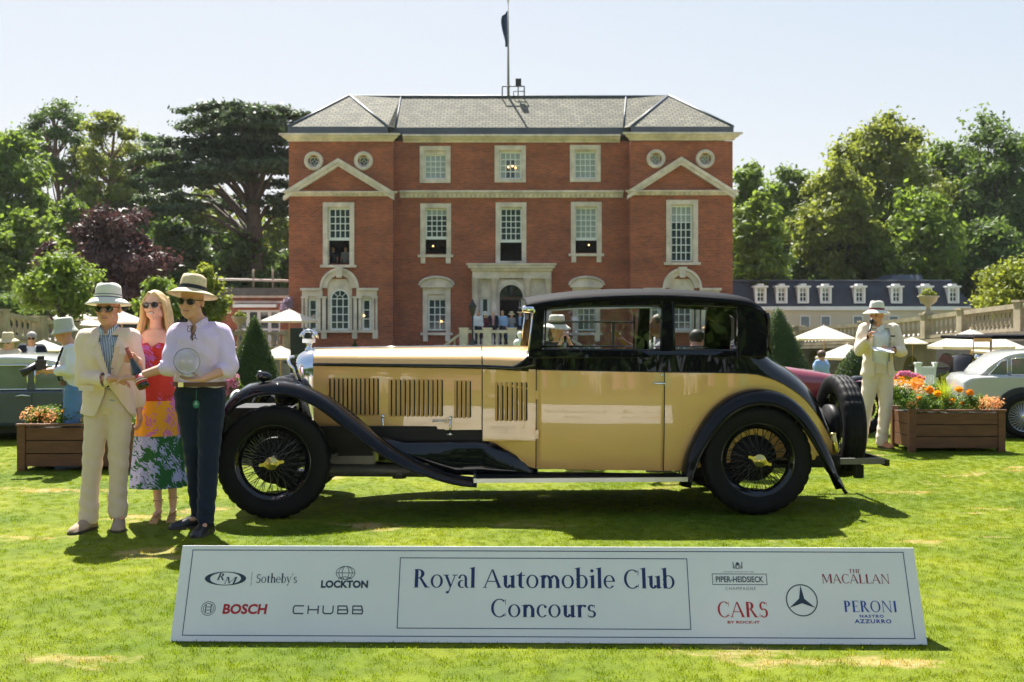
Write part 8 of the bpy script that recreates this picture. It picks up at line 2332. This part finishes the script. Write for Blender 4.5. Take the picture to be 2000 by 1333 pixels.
for k in range(11):
    p = P(1738 + 6.0 * k + rg.uniform(-3, 3), 741 - 7 * math.sin(PI * k / 10) + rg.uniform(-3, 3), Yb_ + .3); inst('bloom', BM['p'], bed, p, rot=(0, 0, rg.uniform(0, 6)), scale=(1.6,) * 3)
# far pink roses behind the left cone
bed2 = thing('rose_bush', P(448, 755, 19), 'pink flowers showing between the lilac shirt and the yew cone', 'flowers')
small_blooms('pink_blooms', [tuple(P(rg.uniform(436, 462), rg.uniform(735, 785), 19)) for _ in range(10)], [.09] * 10, 40, PET_P, bed2, tuple(bed2.location), .03, 3, kind='stuff')
V, nq = leaves_mesh('f', [tuple(P(rg.uniform(436, 462), rg.uniform(740, 795), 19.1)) for _ in range(12)], [.12] * 12, 120, .03, FOL, 9); quads_object('foliage', V, nq, FOL, bed2, tuple(bed2.location))

# ---------------------------------------------------------------- the other cars
def simple_wheel(parent, x, y, z, r, hubm, w=.16, wire=False, name='wheel'):
    t = thing(name, (0, 0, 0), None, None); t.parent = parent; t.location = (x, y, z)
    def bw(nm, mb, mat, **k): o = bpy.data.objects.new(nm, mb.mesh(nm, mat)); COL.objects.link(o); o.parent = t; tag(o, **k)
    mb = MB(); mb.lathe([(r * .66, -w * .40), (r * .80, -w * .5), (r * .95, -w * .46), (r, -w * .3), (r, w * .3), (r * .95, w * .46), (r * .80, w * .5), (r * .66, w * .4)], (0, 0, 0), 'Y', 40); bw('tyre', mb, RUBBER)
    mb = MB(); mb.lathe([(r * .67, -w * .42), (r * .60, -w * .30), (r * .58, w * .2), (r * .67, w * .4)], (0, 0, 0), 'Y', 36)
    if not wire: mb.lathe([(r * .60, -w * .28), (r * .35, -w * .40), (r * .2, -w * .46), (.001, -w * .5)], (0, 0, 0), 'Y', 30)
    bw('rim', mb, hubm)
    if wire:
        mb = MB()
        for k in range(28): a = 2 * PI * k / 28; mb.tube([(r * .14 * math.cos(a + .6), -w * .4, r * .14 * math.sin(a + .6)), (r * .6 * math.cos(a), -w * .1, r * .6 * math.sin(a))], .004, 4, caps=False)
        mb.ell((0, -w * .42, 0), (r * .15, w * .15, r * .15)); bw('spokes', mb, hubm, kind='stuff')
        mb = MB(); mb.lathe([(.001, w * .1), (r * .5, w * .1)], (0, 0, 0), 'Y', 24); bw('drum', mb, IRON)
    return t
def slab_body(mb, outline, y0, W, edge=.10, inset=.05):
    """side outline (x,z) swept over the width with rounded shoulders"""
    cx = sum(p[0] for p in outline) / len(outline); cz_ = sum(p[1] for p in outline) / len(outline); x0 = min(p[0] for p in outline); x1 = max(p[0] for p in outline); z0 = min(p[1] for p in outline); z1 = max(p[1] for p in outline)
    rings = []
    for t, k in ((0, 1.0), (.012, .55), (.04, .22), (edge, .0), (W - edge, 0), (W - .04, .22), (W - .012, .55), (W, 1.0)):
        ins = inset * k; rings.append([V3(x + (ins if x < cx else -ins) * abs(x - cx) / ((x1 - x0) / 2), y0 + t, z + (ins if z < cz_ else -ins) * min(1, abs(z - cz_) / ((z1 - z0) / 2))) for x, z in outline])
    mb.loft(rings, True, True)
SILVER = paint('silver_paint', (.46, .47, .46)); DGREY = paint('slate_grey_paint', (.055, .072, .110)); DOVE = paint('dove_roof_paint', (.52, .54, .52)); MAROON = paint('maroon_paint', (.20, .018, .035)); RACEG = paint('dark_green_paint', (.010, .022, .022))
for m_ in (SILVER, DGREY): m_.node_tree.nodes['Principled BSDF'].inputs['Coat IOR'].default_value = 1.3
CARGL = M('dark_car_glass', (.10, .14, .15), .05, var=.3, vscale=2, spec=.8)
# silver grand tourer at the right edge; x from its tail at px 1878
Ys = 14.7; s_ = F / Ys; X0 = at_px(1878, Ys); zz = lambda py: EYE - (py - HZ) / s_
sc_ = thing('silver_coupe', (X0, Ys, 0), 'silver classic coupe at the right edge behind the planter', 'car')
def xx(px): return at_px(px, Ys)
ol = spline([(xx(1884), zz(790), 0), (xx(1879), zz(755), 0), (xx(1880), zz(741), 0), (xx(1900), zz(735), 0), (xx(1940), zz(733), 0), (xx(2000), zz(732), 0), (xx(2120), zz(732), 0), (xx(2280), zz(738), 0), (xx(2420), zz(752), 0), (xx(2480), zz(775), 0), (xx(2490), zz(810), 0)], 36)
ol = [(p.x, p.y) for p in ol] + [(xx(2470), .20), (xx(1900), .20)]
mb = MB(); slab_body(mb, ol, Ys + .0, 1.60, .22, .10); mb.build('body', SILVER, sc_)
gl = spline([(xx(1912), zz(737), 0), (xx(1930), zz(718), 0), (xx(1950), zz(699), 0), (xx(1972), zz(689), 0), (xx(2010), zz(685), 0), (xx(2080), zz(686), 0), (xx(2130), zz(696), 0), (xx(2190), zz(735), 0)], 28)
gl = [(p.x, p.y) for p in gl]; mb = MB(); slab_body(mb, gl, Ys + .10, 1.40, .16, .07); mb.build('roof', SILVER, sc_)
def wpane(pts, y, name, par): 
    MB().poly([V3(at_px(a, Ys), y, zz(b_)) for a, b_ in pts], (0, .01, 0)).build(name, CARGL, par)
    mb = MB(); q = [V3(at_px(a, Ys), y - .006, zz(b_)) for a, b_ in pts]
    for a, b_ in zip(q, q[1:] + q[:1]): mb.tube([a, b_], .009, 6)
    mb.build('window_frame', CHROME, par)
wpane([(1929, 733), (1963, 733), (1963, 703), (1952, 706)], Ys + .085, 'quarter_window', sc_); wpane([(1970, 732), (2100, 732), (2085, 701), (2000, 698), (1970, 701)], Ys + .085, 'side_window', sc_)
for a in (1990, 2390):
    c = V3(xx(a), Ys - .012, .31); MB().lathe([(.001, 0), (.37, 0), (.385, .004), (.385, .05)], c, 'Y', 30).build('arch_shade_disc', IRON, sc_)  # black disc on the body side paints the shade of the wheel well
    simple_wheel(sc_, xx(a) - X0, .0, .305, .305, CHROME, .17, wire=True)
MB().tube([(xx(1880), Ys + .2, zz(790)), (xx(1874), Ys + .25, zz(790)), (xx(1874), Ys + 1.4, zz(790))], .03, 8).build('bumper', CHROME, sc_)
sc_.rotation_euler = (0, 0, -.24)
# slate grey saloon at the left edge
Yg = 14.2; s2 = F / Yg; zz2 = lambda py: EYE - (py - HZ) / s2; gx = lambda px: at_px(px, Yg); XG = gx(60)
gc = thing('grey_saloon', (XG, Yg, 0), 'slate grey classic saloon with pale roof at the left edge behind the planter', 'car')
ol = spline([(gx(-420), zz2(830), 0), (gx(-430), zz2(790), 0), (gx(-400), zz2(772), 0), (gx(-200), zz2(765), 0), (gx(0), zz2(763), 0), (gx(120), zz2(764), 0), (gx(200), zz2(770), 0), (gx(240), zz2(785), 0), (gx(248), zz2(815), 0)], 34)
ol = [(p.x, p.y) for p in ol] + [(gx(238), .17), (gx(-400), .17)]
mb = MB(); slab_body(mb, ol, Yg, 1.65, .14, .08); mb.build('body', DGREY, gc)
gl = spline([(gx(-150), zz2(768), 0), (gx(-110), zz2(722), 0), (gx(-70), zz2(702), 0), (gx(0), zz2(694), 0), (gx(70), zz2(697), 0), (gx(118), zz2(708), 0), (gx(150), zz2(730), 0), (gx(175), zz2(768), 0)], 30)
gl = [(p.x, p.y) for p in gl]; mb = MB(); slab_body(mb, gl, Yg + .08, 1.48, .2, .09); mb.build('roof', DOVE, gc)
def wp2(pts, name):
    MB().poly([V3(gx(a), Yg + .055, zz2(b_)) for a, b_ in pts], (0, .01, 0)).build(name, CARGL, gc); mb = MB(); q = [V3(gx(a), Yg + .048, zz2(b_)) for a, b_ in pts]
    for a, b_ in zip(q, q[1:] + q[:1]): mb.tube([a, b_], .011, 6)
    mb.build('window_frame', CHROME, gc)
wp2([(-90, 761), (52, 761), (52, 714), (-50, 714)], 'front_window'); wp2([(66, 761), (130, 761), (114, 722), (104, 716), (66, 714)], 'rear_window')
MB().b2(gx(53), gx(65), Yg + .05, Yg + .06, zz2(762), zz2(714)).build('door_pillar', DGREY, gc)
MB().b2(gx(61.6), gx(62.6), Yg - .003, Yg + .01, zz2(838), zz2(768)).build('panel_gap', SEAM, gc)
MB().tube([V3(gx(32), Yg - .03, zz2(774)), V3(gx(46), Yg - .035, zz2(772)), V3(gx(60), Yg - .03, zz2(774))], [.008, .014, .008], 8).build('door_handle', CHROME, gc)
for a in (165, -330):
    MB().lathe([(.001, 0), (.36, 0), (.37, .01), (.37, .05)], (gx(a), Yg - .012, .32), 'Y', 28).build('arch_shade_disc', IRON, gc); simple_wheel(gc, gx(a) - XG, .0, .315, .315, CHROME, .18)  # wheel well shade painted as a black disc on the body side
MB().b2(gx(-395), gx(235), Yg + .1, Yg + 1.5, .10, .18).build('underbody', IRON, gc)
gc.rotation_euler = (0, 0, .16)
# maroon vintage car behind the tail of the cream coupe
Ym = 15.0; mx_ = lambda px: at_px(px, Ym); sm_ = F / Ym; mz = lambda py: EYE - (py - HZ) / sm_; XM = mx_(1600)
mc_ = thing('maroon_vintage_car', (XM, Ym, 0), 'dark maroon vintage car behind the tail of the cream coupe', 'car')
rings = []
for px, tp, w in ((1440, 716, .42), (1500, 717, .44), (1560, 720, .44), (1620, 729, .38), (1680, 741, .33), (1708, 745, .30)):
    zt_ = mz(tp); x = mx_(px); rings.append([V3(x, Ym + .75 + w * c_ * (1 if i else 1), .42 + (zt_ - .42) * s__) for i, (c_, s__) in enumerate(((-1, 0), (-1, .7), (-.86, .9), (-.5, .98), (0, 1), (.5, .98), (.86, .9), (1, .7), (1, 0)))])
mb = MB(); mb.loft(rings, True, True); mb.build('bonnet', MAROON, mc_)
fe = spline([(mx_(1560), .33, 0), (mx_(1600), .38, 0), (mx_(1632), mz(775), 0), (mx_(1655), mz(748), 0), (mx_(1685), mz(738), 0), (mx_(1715), mz(750), 0), (mx_(1738), mz(782), 0), (mx_(1745), mz(806), 0)], 24)
mb = MB(); rings = [[V3(p.x, Ym - .02, p.y - .03), V3(p.x, Ym + .02, p.y), V3(p.x, Ym + .14, p.y + .012), V3(p.x, Ym + .3, p.y - .01)] for p in fe]; mb.loft(rings, False, False); o = mb.build('front_wing', BLACK, mc_, fix=False); q_ = o.modifiers.new('t', 'SOLIDIFY'); q_.thickness = .012
simple_wheel(mc_, mx_(1690) - XM, .10, .37, .37, BLACKM, .13, wire=True); simple_wheel(mc_, mx_(1690) - XM, 1.35, .37, .37, BLACKM, .13, wire=True); simple_wheel(mc_, mx_(1300) - XM, .10, .37, .37, BLACKM, .13, wire=True)
MB().b2(mx_(1290), mx_(1450), Ym + .25, Ym + 1.25, .35, .82).build('body', MAROON, mc_, bevel=.05)
MB().ell((mx_(1712), Ym + .3, mz(762)), (.07, .10, .10)).tube([(mx_(1712), Ym + .3, .45), (mx_(1712), Ym + .3, mz(762))], .02, 6).build('headlamp', CHROME, mc_)
MB().b2(mx_(1706), mx_(1712), Ym + .45, Ym + 1.05, .45, mz(744)).build('radiator', CHROME, mc_, bevel=.02)
# dark tourer with canopy roof, upper right
Yt = 17.2; tx = lambda px: at_px(px, Yt); st_ = F / Yt; tz = lambda py: EYE - (py - HZ) / st_; XT = tx(1950)
tc = thing('vintage_tourer', (XT, Yt, 0), 'black veteran tourer with flat canopy and brass lamps behind the silver coupe', 'car')
MB().b2(tx(1937), tx(2100), Yt, Yt + 1.4, tz(663), tz(655)).b2(tx(1903), tx(1936.9), Yt + .02, Yt + 1.38, tz(664), tz(657)).build('canopy', FABRIC_TOP, tc, bevel=.02)
MB().b2(tx(1903), tx(1937), Yt + .0, Yt + .018, tz(668), tz(661)).build('canopy_edge', M('tan_lining', (.55, .30, .10), .6), tc)
for a in (1937, 2070): MB().tube([(tx(a), Yt + .03, tz(664)), (tx(a), Yt + .03, tz(740))], .02, 6).build('canopy_post', TIMBER_POLE, tc)
MB().tube([(tx(1904), Yt + .05, tz(664)), (tx(1902), Yt + .05, tz(720))], .013, 6).build('windscreen_post', TIMBER_POLE, tc)
mb = MB(); rings = []
for k in range(9):
    a = PI * k / 8; rings.append([V3(tx(1905) + .16 * math.cos(a) * r_, y, tz(745) + .42 * math.sin(a) * r_) for r_, y in ((1, Yt), (1, Yt + 1.2), (.9, Yt + 1.2), (.9, Yt))])
mb.loft(rings, True, True); mb.b2(tx(1890), tx(2060), Yt + .1, Yt + 1.2, .4, tz(742)); mb.build('body', BLACK, tc)
for a, b_ in ((1904, 698), (1900, 712), (1925, 697), (1934, 696)): MB().ell((tx(a), Yt - .08, tz(b_)), (.05, .05, .05)).build('lamp', CHROME, tc)
simple_wheel(tc, tx(1900) - XT, .0, .36, .36, BLACKM, .10, wire=True); simple_wheel(tc, tx(2090) - XT, .0, .36, .36, BLACKM, .10, wire=True)
# dark green racing car with number, behind the front wing
Yr = 12.2; rx_ = lambda px: at_px(px, Yr); sr = F / Yr; rz_ = lambda py: EYE - (py - HZ) / sr; XRc = rx_(520)
rc = thing('racing_car', (XRc, Yr, 0), 'dark green vintage racing car numbered 01 behind the front wing of the coupe', 'car')
rings = []
for px, r_, zc_ in ((436, .06, .60), (446, .20, .60), (470, .30, .60), (520, .34, .60), (570, .34, .60), (640, .32, .58), (700, .30, .56), (760, .24, .55)):
    rings.append([V3(rx_(px), Yr + .45 + 1.15 * r_ * math.cos(a), zc_ + r_ * .85 * math.sin(a)) for a in [2 * PI * k / 20 for k in range(20)]])
mb = MB(); mb.loft(rings, True, True); mb.build('body', RACEG, rc)
for a, y in ((493, .10), (493, .85), (735, .05), (735, .85)): simple_wheel(rc, rx_(a) - XRc, y, .40 if a < 600 else .36, .40 if a < 600 else .36, BLACKM, .14, wire=True)
WHITEN = M('number_white', (.72, .74, .70), .5, var=0); yn = Yr + .45 - 1.15 * .33
for i, (ch, a0) in enumerate((('0', 455), ('1', 477))):
    if ch == '0': pl = [[(x, z) for x, z in q] for q in bowl(rx_(a0), rz_(778), .065, .085, .025, .02)]
    else: pl = stroke([(rx_(a0), rz_(792)), (rx_(a0 + 3), rz_(764)), (rx_(a0 - 3), rz_(770))], .028)
    mb = MB(); 
    for j, q in enumerate(pl):
        pts_ = []
        for x, z in q:
            dz = min(.95, abs(z - .6) / (.30 * .85)); pts_.append(V3(x, Yr + .45 - 1.15 * .315 * math.sqrt(max(.02, 1 - dz * dz)) - .015 - .0003 * j, z))
        mb.add(pts_, [tuple(range(len(pts_)))])
    mb.build('race_number', WHITEN, rc, fix=False)
# ---------------------------------------------------------------- summer haze in the air
hm = bpy.data.materials.new('haze_air'); hm.use_nodes = True; nt = hm.node_tree; nt.nodes.clear()
pv = nt.nodes.new('ShaderNodeVolumePrincipled'); pv.inputs['Density'].default_value = 0.00013; pv.inputs['Color'].default_value = (.93, .96, 1, 1); pv.inputs['Anisotropy'].default_value = .35
out = nt.nodes.new('ShaderNodeOutputMaterial'); nt.links.new(pv.outputs[0], out.inputs['Volume'])
MB().b2(-950, 950, -550, 1150, GZ - 1.2, 32).build('haze', hm, kind='stuff', label='thin summer haze over the whole garden')
